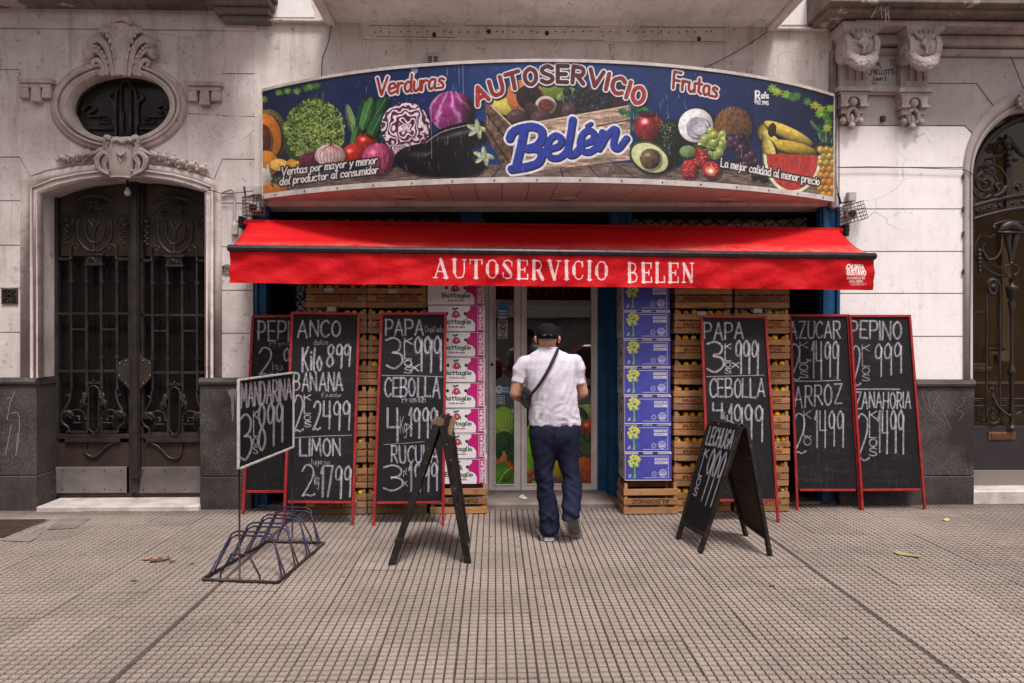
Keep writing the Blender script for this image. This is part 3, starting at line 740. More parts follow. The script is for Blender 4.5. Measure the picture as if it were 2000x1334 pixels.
pl.strokes(fit('1548', 5, 5, 25, 15), .8, (30, 25, 25)); pl.stroke(cr(arc_ell(15, 10, 13.2, 8.6, 20) + [(28.2, 10)], 1), .3, (60, 50, 50))
pm = print_mat('number_plate_enamel', pl.image('number_plate'), .4)
m = M(); a, b, c, d = px2(430, 516, 458, 536, YW - .012); n = 24
E = [((a + b) / 2 + (b - a) / 2 * math.cos(2 * math.pi * k / n), (c + d) / 2 + (d - c) / 2 * math.sin(2 * math.pi * k / n)) for k in range(n)]
m.prism(E, YW - .012, YW); nf = len(m.f)
m.add([(x, YW - .0125, z) for x, z in E], [tuple(range(n))], 1); m.uv[nf] = [((x - a) / (b - a), (z - c) / (d - c)) for x, z in E]
tag(m.build('number_plate', [MT['pale_metal'], pm]), 'oval house number plate reading 1548 on the grey wall', 'number plate')
bl = thing('light_bulb', 'bare white light bulb hanging in the arch of the left iron door', 'light bulb', pt(249, 362, YW + .12))
M().ptube([(249, 350), (249, 366)], .012, YW + .12, 8).build('socket', MT['black'], bl)
c = pt(249, 376, YW + .12); M().loft([(c.x, c.y, c.z + .05, .012, .012), (c.x, c.y, c.z + .03, .017, .017), (c.x, c.y, c.z + .01, .028, .028), (c.x, c.y, c.z - .008, .032, .032), (c.x, c.y, c.z - .028, .022, .022), (c.x, c.y, c.z - .036, .004, .004)], 14).build('globe', simple('milky_bulb', L(.55, .5, .42), L(.5, .45, .38), 4, .2), bl, True)
cdp = thing('conduit', 'thin pale conduit with bracket lamp arm fixed beside the awning end', 'conduit', pt(457, 375, YW - .03))
M().ptube([(433, 376), (450, 370), (457, 374), (458, 400), (458, 440)], .012, YW - .03, 7, 3).build('pipe', MT['plaster_box'], cdp, True)
M().pbox(452, 437, 464, 458, YW - .04, .04).build('junction_cup', MT['plaster_box'], cdp, bevel=.004)
cb = M().ptube([(396, 376), (412, 372), (436, 378), (470, 376), (498, 372)], .004, YW - .06, 5, 5).build('cable', MT['black']); tag(cb, 'thin cable running from the arch corner to the awning', 'cable')

# ---- left iron double door
YD = YW + .24
dl = thing('iron_double_door', 'dark wrought iron double door with scrollwork and steel kick plates', 'door', pt(250, 965, YD))
st = M().box(xz(66, 985, 6.7)[0], xz(391, 985, 6.76)[0], 6.73, YD + .1, -.05, gp(200, 985).z + .045).build('doorstep', MT['marble'], lb, bevel=.008)
IR = MT['iron']
m = M(); m.pbox(70, 340, 430, 500, YD + .075, .01); m.build('frosted_pane', MT['frost'], dl)
M().pbox(70, 500, 430, 870, YD + .08, .01).build('dark_pane', simple('dark_door_glass', L(.006, .005, .005), L(.012, .01, .01), 3, .12), dl)
m = M()
for y in range(560, 850, 34): m.pbox(275, y, 430, y + 16, YD + .35, .02)
for x0, x1 in ((105, 113), (250, 259), (272, 280), (410, 420)): m = M().pbox(x0, 352, x1, 968, YD, .06); m.build('stile', IR, dl, bevel=.004)
m = M(); m.pbox(254, 345, 271, 935, YD - .045, .05); m.pbox(258, 345, 267, 935, YD - .065, .05); m.pbox(256, 925, 269, 962, YD - .035, .04); m.build('centre_post', IR, dl, bevel=.005)
m = M(); T = [(112, 378), (112, 366), (160, 358), (205, 353), (240, 352), (300, 355), (350, 363), (400, 376), (412, 380)]
m.ptube([(x, y) for x, y in T], .03, YD + .02, 6); m.build('arch_rail', IR, dl)
for s, bars, off in ((0, (138.6, 169, 197.6, 228), 0), (1, (297.5, 327, 356, 384.5), 157.7)):
    X_ = lambda x: x + off
    dy = 3 if s else 0
    for k, bx in enumerate(bars):
        yt = 478 if k in (0, 3) else 515
        m = M(); m.pbox(bx - 2.1, yt + dy, bx + 2.1, (762 if k in (0, 3) else 846) + dy, YD - .005, .02)
        for yk in (546, 694): m.pbox(bx - 3.6, yk + dy, bx + 3.6, yk + 7 + dy, YD - .012, .03)
        m.build('bar', IR, dl)
    rails = [(112, 503, 139, 508), (228, 503, 251, 508), (112, 610, 251, 614.5), (138, 641, 170, 645), (197, 641, 229, 645), (112, 722, 251, 727), (166, 745, 201, 750), (128, 841, 170, 846), (192, 841, 232, 846)]
    for r_ in rails: M().pbox(X_(r_[0]), r_[1] + dy, X_(r_[2]), r_[3] + dy, YD, .018).build('rail', IR, dl)
    m = M(); m.pbox(X_(110), 848, X_(253), 857, YD - .01, .05); m.pbox(X_(126), 857, X_(234), 864, YD - .02, .05); m.build('lock_rail', IR, dl, bevel=.003)
    M().pbox(X_(110), 864, X_(253), 912, YD + .012, .02).build('lower_panel', MT['iron_rust'], dl)
    m = M(); m.pbox(X_(108), 912 + dy * 0, X_(247 if not s else 255), 963, YD - .004, .012)
    kp = m.build('kick_plate', MT['kickb'] if s else MT['kick'], dl, bevel=.003)
    m = M()
    for x in (122, 164, 204, 236):
        for y in (919, 956): m.ball(pt(X_(x), y, YD - .006), .007, 6, 4)
    m.build('rivets', MT['black'], kp)
    M().pbox(X_(105), 963, X_(256), 970, YD + .01, .03).build('bottom_rail', IR, dl)
    # crest of each leaf
    q = lambda l: [(X_(p[0]), p[1] + dy) + tuple(p[2:]) for p in l]
    m = M()
    m.ptube(q([(139, 396), (146, 391), (158, 385), (180, 381), (204, 385), (216, 391), (224, 398)]), [.006, .018, .024, .026, .024, .018, .006], YD - .03, 8, 3, flat=.6)
    m.ptube(q([(120, 424), (138, 418), (150, 408), (157, 398)]), .010, YD - .01, 6, 3); m.ptube(q([(246, 424), (228, 416), (216, 406), (210, 396)]), .010, YD - .01, 6, 3)
    m.ptube(q([(152, 426), (152, 462), (160, 478), (172, 489), (184, 492), (198, 489), (210, 477), (217, 462), (217, 426)]), .017, YD - .01, 7, 4)
    m.ptube(q([(167, 426), (167, 455), (174, 470), (184, 476), (196, 470), (203, 455), (203, 426)]), .015, YD - .015, 7, 4)
    m.ptube(q([(140, 428), (152, 427), (160, 430)]), .010, YD - .01, 6, 3); m.ptube(q([(230, 428), (217, 427), (210, 430)]), .010, YD - .01, 6, 3)
    m.pbox(X_(149), 445 + dy, X_(169), 448 + dy, YD - .02, .03); m.pbox(X_(200), 445 + dy, X_(220), 448 + dy, YD - .02, .03)
    m.build('lyre_scroll', IR, dl, True)
    m = M()
    for cx, cy, r_ in ((129, 430, .062), (239, 430, .062), (180, 396, .05), (164, 409, .045), (197, 410, .05)):
        c = pt(X_(cx), cy + dy, YD - .03); m.ball(c, (r_ * .45, .03, r_ * .45), 10, 6)
        m.tube([c + Vector((math.cos(t) * r_, .01, math.sin(t) * r_)) for t in [k * math.pi / 8 for k in range(16)]], .009, 5, True)
        for k in range(12):
            t = k * math.pi / 6; m.ball(c + Vector((math.cos(t) * r_ * .72, 0, math.sin(t) * r_ * .72)), (.011, .012, .011), 6, 4)
    m.build('rosettes', IR, dl, True)
    m = M()
    for cx in (128, 240):
        for k in range(7): m.ball(pt(X_(cx) + (-1) ** k * 2, 442 + k * 5.5 + dy, YD - .025), (.022, .018, .019), 8, 5)
    m.ptube(q([(183, 490), (183, 470), (184, 452), (180, 440), (172, 428)]), [.014, .012, .018, .026, .014], YD - .04, 8, 4)
    m.ptube(q([(183, 455), (188, 444), (192, 438), (198, 430)]), [.012, .022, .02, .008], YD - .04, 8, 4); m.ball(pt(X_(183), 474 + dy, YD - .04), .018, 8, 5); m.ball(pt(X_(183), 483 + dy, YD - .04), .014, 8, 5)
    m.build('tassel_and_stem', IR, dl, True)
    m = M(); m.pbox(X_(164), 494 + dy, X_(201), 499 + dy, YD - .03, .045); m.pbox(X_(165), 513 + dy, X_(200), 518 + dy, YD - .03, .045); m.pbox(X_(167), 499 + dy, X_(198), 513 + dy, YD - .01, .02)
    c = pt(X_(182.5), 506 + dy, YD - .02)
    for k in range(12):
        t = k * math.pi / 6; m.tube([c + Vector((math.cos(t) * .014, 0, math.sin(t) * .01)), c + Vector((math.cos(t) * .055, 0, math.sin(t) * .03))], .005, 4)
    m.ball(c, .014, 8, 5); m.build('medallion', IR, dl)
    m = M()
    for sg in (-1, 1):
        h = lambda l: q([(182.5 + sg * (p[0] - 182.5), p[1]) for p in l])
        m.ptube(h([(138, 505), (138, 486), (143, 479), (151, 478), (154, 483), (150, 487), (146, 484)]), .011, YD - .012, 6, 4)
        m.ptube(h([(139, 760), (136, 782), (127, 800), (121, 812), (123, 826), (133, 834), (135, 843)]), [.01, .012, .015, .018, .013, .011, .011], YD - .01, 7, 4)
        m.ptube(h([(122, 812), (135, 805), (152, 800), (163, 805), (166, 818)]), .010, YD - .01, 6, 4)
        m.ptube(h([(122, 813), (128, 806), (138, 806), (143, 813)]), [.014, .026, .024, .010], YD - .03, 8, 4); m.ptube(h([(126, 815), (133, 811), (139, 817)]), [.01, .02, .008], YD - .03, 8, 4)
        m.ptube(h([(155, 820), (155, 813), (144, 813), (144, 826), (166, 826)]), .009, YD - .005, 4)
        m.ptube(h([(170, 760), (168, 775), (160, 786), (159, 795)]), [.01, .02, .026, .012], YD - .03, 8, 4); m.ptube(h([(168, 772), (163, 768), (165, 790), (170, 788)]), [.008, .01, .02, .01], YD - .04, 7, 3)
        m.ptube(h([(137, 775), (131, 770), (129, 772)]), [.008, .006, .003], YD - .01, 5, 3)
    m.ptube(q([(173, 765), (176, 757), (183, 753), (190, 757), (193, 765), (193, 830), (190, 840), (183, 845), (176, 840), (173, 830)]), .007, YD - .03, 6, 3, closed=True)
    m.ball(pt(X_(183), 744 + dy, YD - .02), (.01, .01, .018), 8, 5)
    m.build('scrollwork', IR, dl, True)
    m = M()
    if s == 0: P = [(166, 864), (167, 882), (174, 890), (184, 892), (194, 886), (204, 876), (218, 866), (234, 861)]
    else: P = [(132, 861), (148, 867), (160, 878), (172, 890), (184, 893), (194, 888), (197, 878), (197, 864)]
    m.ptube(q(P), .013, YD - .002, 7, 3); m.build('panel_swag', IR, dl, True)
for x0, sg in ((254, -1), (272, 1)):
    P = [(x0, 694), (x0 + sg * 8, 700), (x0 + sg * 22, 706), (x0 + sg * 24, 716), (x0 + sg * 23, 738), (x0 + sg * 10, 752), (x0, 762)]
    m = M().pprism(P if sg > 0 else P[::-1], YD - .03, .03)
    lp = m.build('lock_plate', MT['iron_rust'] if sg > 0 else simple('scratched_lock_plate', L(.05, .044, .044), L(.03, .024, .024), 9, .5, .2, 60, .4, 0, .5, (L(.4, .38, .36), 14, .66)), dl, bevel=.003)
    m = M()
    for (dx, yy) in ((20, 709), (21, 733), (8, 748), (8, 704)): m.ball(pt(x0 + sg * dx, yy, YD - .034), .005, 6, 4)
    m.build('rivets', MT['pale_metal'], lp)
hal = M().box(*[*(pt(40, 300, YD + .2).x, pt(480, 300, YD + .2).x)], YD + .10, YD + 1.9, -.2, 3.6); hal.f = [f for i, f in enumerate(hal.f) if i % 6 != 2]; hal.m = hal.m[:len(hal.f)]
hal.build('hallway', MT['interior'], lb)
# ================================================================== SHOP HOUSE (middle)
sh = thing('shop_building', 'cream plastered shop house with recessed shopfront under a balcony', 'building', (0.5, YW, 0))
XR = 1637
SO = [(491, 1001), (491, 398), (1638, 408), (1638, 998)]
M().pprism([(XL + .2, -60), (XR, -60), (XR, 999), (XL + .2, 999)] if False else [(XL + .2, -60), (XR, -60), (XR, 403), (XL + .2, 403)], YW, .30).build('wall', MT['stucco_mid'], sh)
# balcony slab with soffit, edge mouldings, ledges
bz = pt(1075, 50, YW).z
m = M(); xa, xb = pt(650, 49, YW).x, pt(1502, 65, YW).x
m.box(xa, xb, YW - .72, YW - .002, bz, bz + .22); m.box(xa - .06, xa + .03, YW - .72, YW - .002, bz - .035, bz + .25); m.box(xb - .03, xb + .06, YW - .72, YW - .002, bz - .035, bz + .25)
m.build('balcony_slab', MT['stucco_mid'], sh, bevel=.01)
for x0, x1, y0 in ((500, 646, 36), (1506, 1618, 52)):
    M().pbox(x0, y0, x1, y0 + 5, YW - .05, .05).build('ledge', MT['stucco_mid'], sh, bevel=.005)
for x0, x1, mir in ((528, 600, 1), (1540, 1600, -1)):
    P = [(x0, -20), (x1, -20), (x1 + (14 if mir > 0 else 0), 33), (x0, 33)] if mir > 0 else [(x0, -20), (x1, -20), (x1, 48), (x0 - 14, 48)]
    M().pprism(P, YW - .012, .012).build('skylit_wedge', MT['stucco_right'], sh)  # whiter plaster paints the sky-lit wall wedge beyond the balcony edge
m = M(); m.pbox(703, 41, 1424, 78, YW - .035, .035); m.pbox(703, 41, 1424, 46, YW - .055, .05)
m.build('lintel_band', MT['stucco_mid'], sh, bevel=.008)
m = M()
for x0, x1, y in ((720, 860, 50), (905, 1170, 51), (1250, 1415, 53), (735, 890, 72), (945, 1180, 77), (1255, 1415, 80)): m.pbox(x0, y, x1, y + .8, YW - .0375, .003)
for x, y in ((848, 68), (1068, 65), (955, 62), (1365, 76)): m.ball(pt(x, y, YW - .036), (.022, .012, .024), 7, 5)
m.build('bead', MT['joint'], sh)
m = M()
for x in range(715, 1420, 13): m.ball(pt(x + rnd.uniform(-3, 3), 40 + rnd.uniform(-1, 1), YW - .05), (.012, .01, .010), 6, 4)
for x in range(730, 1400, 17): m.ball(pt(x + rnd.uniform(-4, 4), 62 + rnd.uniform(-1, 1), YW - .035), (.008, .006, .008), 6, 4)
m.build('mould_growth', MT['joint'], sh, kind='stuff')
vb = thing('vent_box', 'small off-white louvred vent box on the wall above the fruit banner', 'vent', pt(845, 118, YW))
M().pbox(833, 104, 858, 126, YW - .05, .05).build('housing', MT['plaster_box'], vb, bevel=.005)
m = M()
for x0 in (836, 847):
    for k in range(4): m.pbox(x0, 110 + k * 3.6, x0 + 8, 112 + k * 3.6, YW - .054, .01)
m.build('louvres', MT['black'], vb)
# side pilaster strip / downpipe right of the banner
tag(M().pbox(1623, 96, 1636, 408, YW - .06, .06).build('downpipe', simple('grey_metal_strip', L(.22, .19, .185), L(.12, .1, .095), 8, .5), None, bevel=.015), 'grey metal rainwater strip running down beside the right end of the banner', 'downpipe')
for P, n_ in (([(1500, 62), (1440, 100), (1385, 128), (1350, 138)], 'thin slack cable drooping from the balcony to the banner'), ([(648, 40), (642, 80), (630, 115), (628, 150)], 'thin cable hanging from the balcony at left'), ([(1610, -10), (1625, 60), (1630, 180), (1632, 330), (1640, 400)], 'thin cable falling beside the stone bracket'),
               ([(1636, 327), (1720, 326), (1850, 330), (1882, 331), (1900, 341)], 'thin cable stapled along the pink-white wall to the arch')):
    tag(M().ptube(P, .004, YW - .03, 5, 6).build('cable', MT['black']), n_, 'cable')
# recess: floor step, sides, back, ceiling
YG = 7.34
za = .042
m = M(); a = xz(491, 700, YW)[0]; b = xz(1638, 700, YW)[0]
tz = xz(1065, 403, YW)[1]
m.box(a - .2, a, YW + .02, YG + .2, -.1, tz + .2); m.box(b, b + .2, YW + .02, YG + .2, -.1, tz + .2); m.box(a, b, YW + .3, YG + .2, tz, tz + .2)
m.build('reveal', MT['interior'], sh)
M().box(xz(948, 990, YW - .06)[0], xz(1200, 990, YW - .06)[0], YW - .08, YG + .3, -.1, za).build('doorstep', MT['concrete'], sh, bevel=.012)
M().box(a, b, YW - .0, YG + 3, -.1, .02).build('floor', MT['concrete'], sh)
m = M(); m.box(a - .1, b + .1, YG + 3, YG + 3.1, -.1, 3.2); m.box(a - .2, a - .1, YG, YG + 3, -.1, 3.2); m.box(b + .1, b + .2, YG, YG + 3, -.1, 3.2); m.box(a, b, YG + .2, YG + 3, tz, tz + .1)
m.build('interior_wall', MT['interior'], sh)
# shop interior shelves with goods, dimly seen
for k, (x0, x1, z0) in enumerate(((.25, 1.1, 1.9), (.25, 1.1, 1.5), (-.1, .22, 1.7))): M().box(x0, x1, YG + 1.4, YG + 1.7, z0, z0 + .03).build('shelf', MT['interior'], sh)
# fixed glazing left and right of the door
for x0, x1 in ((522, 948), (1212, 1600)):
    a_, b_, c_, d_ = px2(x0, 405, x1, 985, YG)
    M().box(a_, b_, YG + .02, YG + .026, .3, d_).build('window', MT['glass'], sh)
    M().box(a_, b_, YG, YG + .12, 0, .3).build('stall_riser', MT['interior'], sh)
# transom behind the top
# blue posts
def post(x0, x1, y0, Yp, lab, depth=.10, flute=True, notch=False):
    t = thing('steel_post', lab, 'post', pt((x0 + x1) / 2, 985, Yp), 'blue shopfront posts')
    a, b, c, d = px2(x0, y0, x1, 985, Yp); m = M().box(a, b, Yp, Yp + depth, .005, d)
    if flute:
        wv = (b - a); m.box(a + wv * .08, a + wv * .40, Yp - .03, Yp + .01, .005, d); m.box(b - wv * .22, b - wv * .04, Yp - .03, Yp + .01, .005, d)
    m.build('channel', MT['blue'], t, bevel=.006); M().box(a - .005, b + .005, Yp - .035, Yp + depth, .0, .012).build('foot_plate', MT['blue'], t)
    return t
post(493, 524, 398, YW + .03, 'blue steel shopfront post at the left end, behind the PEPI board')
post(1601, 1640, 405, YW + .03, 'blue steel shopfront post at the right end, behind the AZUCAR board')
post(899, 941, 398, YG - .16, 'blue steel post above the apple boxes, mostly hidden', .1, False)
post(1190, 1234, 400, YG - .18, 'blue steel post between the white door and the blue boxes', .14)
post(1168, 1190, 560, YG - .05, 'narrow dark blue post against the right door jamb', .05, False)
# folding lattice gates
def lattice(x0, x1, lab, full=True):
    Yl = YG - .14; t = thing('folding_gate', lab, 'security gate', pt((x0 + x1) / 2, 985, Yl), 'folding lattice gates of the shopfront')
    a, b, c, d = px2(x0, 404, x1, 985, Yl); zt = d; zb = .08 if full else zt - .45; st_ = .155; n = int((b - a) / st_) + 1
    for k in range(n):
        for s in (-1, 1):
            P = []; z = zt; i = 0
            while z > zb:
                ph = math.sin(i * math.pi / 2) * .082 * s; P.append((min(b, max(a, a + (k + .5) * st_ + ph)), Yl + s * .006, z)); z -= .075; i += 1
            M().tube(smooth(P, 2), .0062, 4).build('lattice_bar', MT['black'], t)
    M().box(a, b, Yl - .015, Yl + .015, zt - .02, zt + .02).build('rail', MT['black'], t)
lattice(526, 897, 'black folding lattice gate above the left crate stacks'); lattice(943, 1188, 'short strip of black lattice over the white door', False); lattice(1236, 1600, 'black folding lattice gate above the right crate stacks')
# pale slab painting a reflection in the glass behind the right lattice
tag(M().add([xz(1375, 448, YG - .06)[0:1] + (YG - .06, xz(1375, 448, YG - .06)[1]), (xz(1575, 448, YG - .06)[0], YG - .06, xz(1575, 448, YG - .06)[1]), (xz(1575, 425, YG - .06)[0], YG - .06, xz(1575, 425, YG - .06)[1]), (xz(1375, 444, YG - .06)[0], YG - .06, xz(1375, 444, YG - .06)[1]),
    (xz(1375, 448, YG - .06)[0], YG - .05, xz(1375, 448, YG - .06)[1]), (xz(1575, 448, YG - .06)[0], YG - .05, xz(1575, 448, YG - .06)[1]), (xz(1575, 425, YG - .06)[0], YG - .05, xz(1575, 425, YG - .06)[1]), (xz(1375, 444, YG - .06)[0], YG - .05, xz(1375, 444, YG - .06)[1])],
    [(0, 1, 2, 3), (7, 6, 5, 4), (0, 4, 5, 1), (1, 5, 6, 2), (2, 6, 7, 3), (3, 7, 4, 0)]).build('board', MT['plaster_box']), 'pale slanting slab painting a reflection behind the lattice over the right stacks', 'board')
# ---------------- glazed white doors
gd_ = thing('shop_door', 'chipped white metal glazed double door of the shop with vegetable posters', 'door', pt(1065, 957, YG))
WP = MT['white_paint']
def leafd(x0, gx0, gx1, x1, yb_, gb):
    m = M(); m.pbox(x0, 480, gx0, yb_, YG, .04); m.pbox(gx1, 480, x1, yb_, YG, .04); m.pbox(gx0, gb, gx1, yb_, YG, .04)
    m.pbox(gx0 - 3, 480, gx0, gb + 3, YG - .012, .02); m.pbox(gx1, 480, gx1 + 3, gb + 3, YG - .012, .02); m.pbox(gx0, gb, gx1, gb + 3, YG - .012, .02)
    f = m.build('leaf_frame', WP, gd_, bevel=.004)
    M().pbox(gx0 - 1, 480, gx1 + 1, gb + 1, YG + .018, .005).build('pane', MT['glass'], f)
leafd(955, 968, 1004, 1017, 958, 946); leafd(1018, 1029, 1155, 1166, 958, 945)
m = M(); m.pbox(946, 480, 954, 960, YG - .02, .09); m.pbox(1167, 480, 1178, 962, YG - .02, .09); m.build('jamb', WP, gd_, bevel=.004)
for x, y in ((961, 712), (1023, 745)): M().ball(pt(x, y, YG - .02), .016, 8, 6).build('knob', MT['castiron'], gd_)
# posters on the glass: left and right
def veg(cv):
    gB = (lambda a, b, r, X, Y: np.stack([.50 + .18 * vnoise(X, Y, 8, 2) + .0 * a, .66 + .2 * vnoise(X * 1.4, Y, 5, 5), .18 + .1 * vnoise(X, Y, 6, 9)], -1).astype(np.float32))
    cv.rect(0, 0, 300, 300, (28, 60, 22))
    return gB
cv = CV(110, 460, ((966, 793), (1006, 793), (1006, 947), (966, 947))); cv.A[:] = 0
gB = veg(cv); cv.A[:] = 0
cv.rect(960, 812, 1010, 950, (30, 62, 22)); cv.ell(983, 826, 24, 32, (0, 0, 0), fn=gB, shade=.35)
for k in range(7): cv.stroke(cr([(985, 854), (975 + k * 4, 835), (966 + k * 7, 805 + abs(k - 3) * 4)], 4), .5, (200, 225, 150), .7)
cv.ell(984, 866, 21, 24, (28, 74, 34), tex=.5, ts=2.2, shade=.6)
for k in range(160): a_, b_ = rnd.uniform(964, 1004), rnd.uniform(845, 888); cv.ell(a_, b_, 1.4, 1.4, (40, 105, 52), shade=.5, op=.8)
cv.stroke([(984, 884), (984, 900)], 3, (120, 160, 90)); cv.ell(971, 910, 9, 20, (205, 96, 40), -25, .5, .2); cv.ell(981, 905, 8, 20, (222, 120, 52), 18, .5, .2); cv.ell(998, 915, 8, 16, (190, 80, 38), -30, .5, .2)
cv.poly([(968, 905), (985, 899), (1004, 928), (1006, 947), (966, 947)], (70, 130, 30)); cv.ell(985, 928, 16, 14, (98, 160, 42), tex=.3); cv.stroke(cr([(972, 944), (985, 925), (1000, 912)], 4), .6, (180, 220, 120))
def sticker(name, cv, Y=YG + .014, par=gd_, rough=.25, box=None, matk=None):
    im = cv.image(name, True); s = NT(name); t = s.n('ShaderNodeTexImage'); t.image = im; t.extension = 'CLIP'
    s.l(t.outputs['Color'], s.b.inputs['Base Color']); s.b.inputs['Roughness'].default_value = rough; s.l(t.outputs['Alpha'], s.b.inputs['Alpha'])
    x0, y0, x1, y1 = box; m = M(); p = [pt(*q, Y) for q in ((x0, y1), (x1, y1), (x1, y0), (x0, y0))]
    return m.quad(*[tuple(v) for v in p]).build(name, s.mat, par)
sticker('vegetable_poster', cv, box=(966, 793, 1006, 947))
cv = CV(340, 430, ((1028, 790), (1156, 790), (1156, 946), (1028, 946))); 
cv.poly([(1028, 838), (1034, 826), (1042, 850), (1048, 946), (1028, 946)], (122, 178, 28)); cv.ell(1038, 880, 9, 50, (120, 185, 30), -6, .35, .2)
cv.rect(1080, 855, 1100, 930, (170, 140, 40)); cv.ell(1092, 900, 8, 36, (200, 170, 30), 0, .4)
cv.rect(1120, 800, 1156, 946, (60, 70, 35)); cv.ell(1143, 802, 19, 22, (170, 190, 110), shade=.3, tex=.35, ts=3); cv.ell(1139, 808, 7, 16, (35, 75, 30), -35, .4); cv.ell(1150, 838, 17, 20, (190, 70, 35), shade=.5, hl=.5); cv.ell(1134, 843, 12, 13, (160, 55, 30), shade=.5)
for k in range(260): a_, b_ = rnd.uniform(1122, 1155), rnd.uniform(848, 896); cv.ell(a_, b_, 1.3, 3.2, rnd.choice([(48, 80, 52), (88, 118, 84), (28, 52, 34)]), rnd.uniform(-60, 60), .3)
cv.ell(1140, 922, 20, 30, (200, 92, 36), shade=.5, tex=.2); cv.ell(1152, 925, 14, 30, (186, 76, 34), shade=.5, tex=.2); cv.ell(1128, 925, 9, 22, (205, 130, 60), shade=.5)
for k, (x, y) in enumerate(((1035, 925), (1044, 932), (1033, 938), (1052, 938), (1044, 920))): cv.ell(x, y, 7, 7, (170, 92, 70), shade=.5)
cv.rect(1052, 940, 1156, 946, (130, 60, 30))
sticker('vegetable_poster', cv, box=(1028, 790, 1156, 946))
cv = CV(80, 130, ((970, 592), (993, 592), (993, 624), (970, 624)))
cv.ell(981.5, 603, 10, 10, (60, 150, 190), shade=0); cv.rect(972, 603, 991, 618, (45, 120, 165)); cv.rect(974, 606, 989, 609, (220, 235, 240)); cv.rect(974, 611, 989, 614, (220, 235, 240)); cv.ell(981.5, 620, 10, 3.6, (205, 205, 210), shade=0)
sticker('round_sticker', cv, box=(970, 592, 993, 624))
cv = CV(110, 210, ((972, 625), (992, 625), (992, 662), (972, 662)))
cv.rect(972.5, 625.5, 991.5, 661.5, (205, 196, 192)); cv.strokes(fit('PROHIBIDO', 974, 627, 990, 630), .35, (30, 25, 25)); cv.strokes(fit('ENTRAR', 976, 631, 988, 634), .35, (30, 25, 25))
cv.stroke(cr(arc_ell(982, 643, 7, 7, 16) + [(989, 643)], 1), .7, (25, 20, 20)); cv.stroke([(977, 638), (987, 648)], .7, (25, 20, 20)); cv.stroke([(979, 643), (985, 643), (986.5, 641)], 1, (25, 20, 20)); cv.stroke([(979.5, 643), (979, 647)], .5, (25, 20, 20)); cv.stroke([(984.5, 643), (985, 647)], .5, (25, 20, 20)); cv.stroke([(979, 643), (977.5, 640.5)], .4, (25, 20, 20))
cv.strokes(fit('CON', 979, 652, 985, 655), .35, (30, 25, 25)); cv.strokes(fit('ANIMALES', 974, 657, 990, 660), .35, (30, 25, 25))
sticker('no_animals_sign', cv, box=(972, 625, 992, 662))
cv = CV(120, 70, ((968, 752), (996, 752), (996, 770), (968, 770)))
cv.rect(979, 755, 995, 768, (40, 130, 190)); cv.ell(975, 761, 7.5, 8.5, (196, 200, 210), shade=0); cv.stroke(cr([(972, 758), (975, 760.5), (978, 758)], 4), .6, (30, 60, 120)); cv.strokes(fit('AQUI', 983, 757, 993, 760), .35, (220, 235, 240)); cv.strokes(fit('PAGA', 983, 763, 993, 766), .35, (220, 235, 240))
sticker('payment_sticker', cv, box=(968, 752, 996, 770))
cv = CV(110, 100, ((968, 772), (986, 772), (986, 790), (968, 790)))
cv.rect(968.3, 772.3, 985.7, 789.7, (190, 192, 198)); cv.rect(969.5, 774, 984.5, 780, (25, 60, 120)); cv.rect(969.5, 782, 984.5, 788, (25, 60, 120)); cv.strokes(fit('O CABAL', 971, 775.6, 983, 778.4), .4, (210, 215, 225)); cv.strokes(fit('O CABAL', 971, 783.6, 983, 786.4), .4, (210, 215, 225))
sticker('card_sticker', cv, box=(968, 772, 986, 790))

# ================================================================== BANNER SIGN with soffit
sg = thing('banner_sign', 'curved printed sign of fruit and vegetables reading AUTOSERVICIO Belen, Verduras, Frutas', 'shop sign', pt(1070, 350, 6.7))
xl, xr = pt(513, 285, 6.72).x, pt(1628, 310, 6.72).x; yc_, ye_ = 5.93, 6.72
zB, zT = 2.965, 3.955
NS = 96
def scol(i, off=0.):
    t = i / NS; x = xl + (xr - xl) * t; h_ = (xr - xl) / 2; sag = ye_ - yc_; Rr = (h_ * h_ + sag * sag) / (2 * sag)
    cx, cy = (xl + xr) / 2, yc_ + Rr; th = math.asin(h_ / Rr) * (2 * t - 1)
    return cx + (Rr + off) * math.sin(th), cy - (Rr + off) * math.cos(th)
pxT, pxB = [], []
for i in range(NS + 1):
    x, y = scol(i); pxT.append(prj((x, y, zT))); pxB.append(prj((x, y, zB)))
bw, bh = 1500, 330
cv = CV(bw, bh, ((0, 0), (1, 0), (1, 1), (0, 1)))
# UV u follows arc length; convert texels to photo coordinates through the real projection
uu = (np.arange(bw) + .5) / bw * NS; ii = np.minimum(uu.astype(int), NS - 1); ff = uu - ii
tx = lambda L_, k: np.array([L_[a][k] * (1 - f) + L_[a + 1][k] * f for a, f in zip(ii, ff)])
vv = ((np.arange(bh) + .5) / bh)[:, None]
cv.X = (tx(pxT, 0)[None] * (1 - vv) + tx(pxB, 0)[None] * vv).astype(np.float32); cv.Y = (tx(pxT, 1)[None] * (1 - vv) + tx(pxB, 1)[None] * vv).astype(np.float32)
cv.px = .75
X, Y = cv.X, cv.Y
t_ = np.clip(1 - np.abs(X - 1060) / 620, 0, 1)[..., None]
cv.C[:] = (np.array([20, 22, 58]) * (1 - t_) + np.array([24, 62, 128]) * t_) / 255
cv.C *= (.86 + .28 * vnoise(X, Y, 90, 4)[..., None])
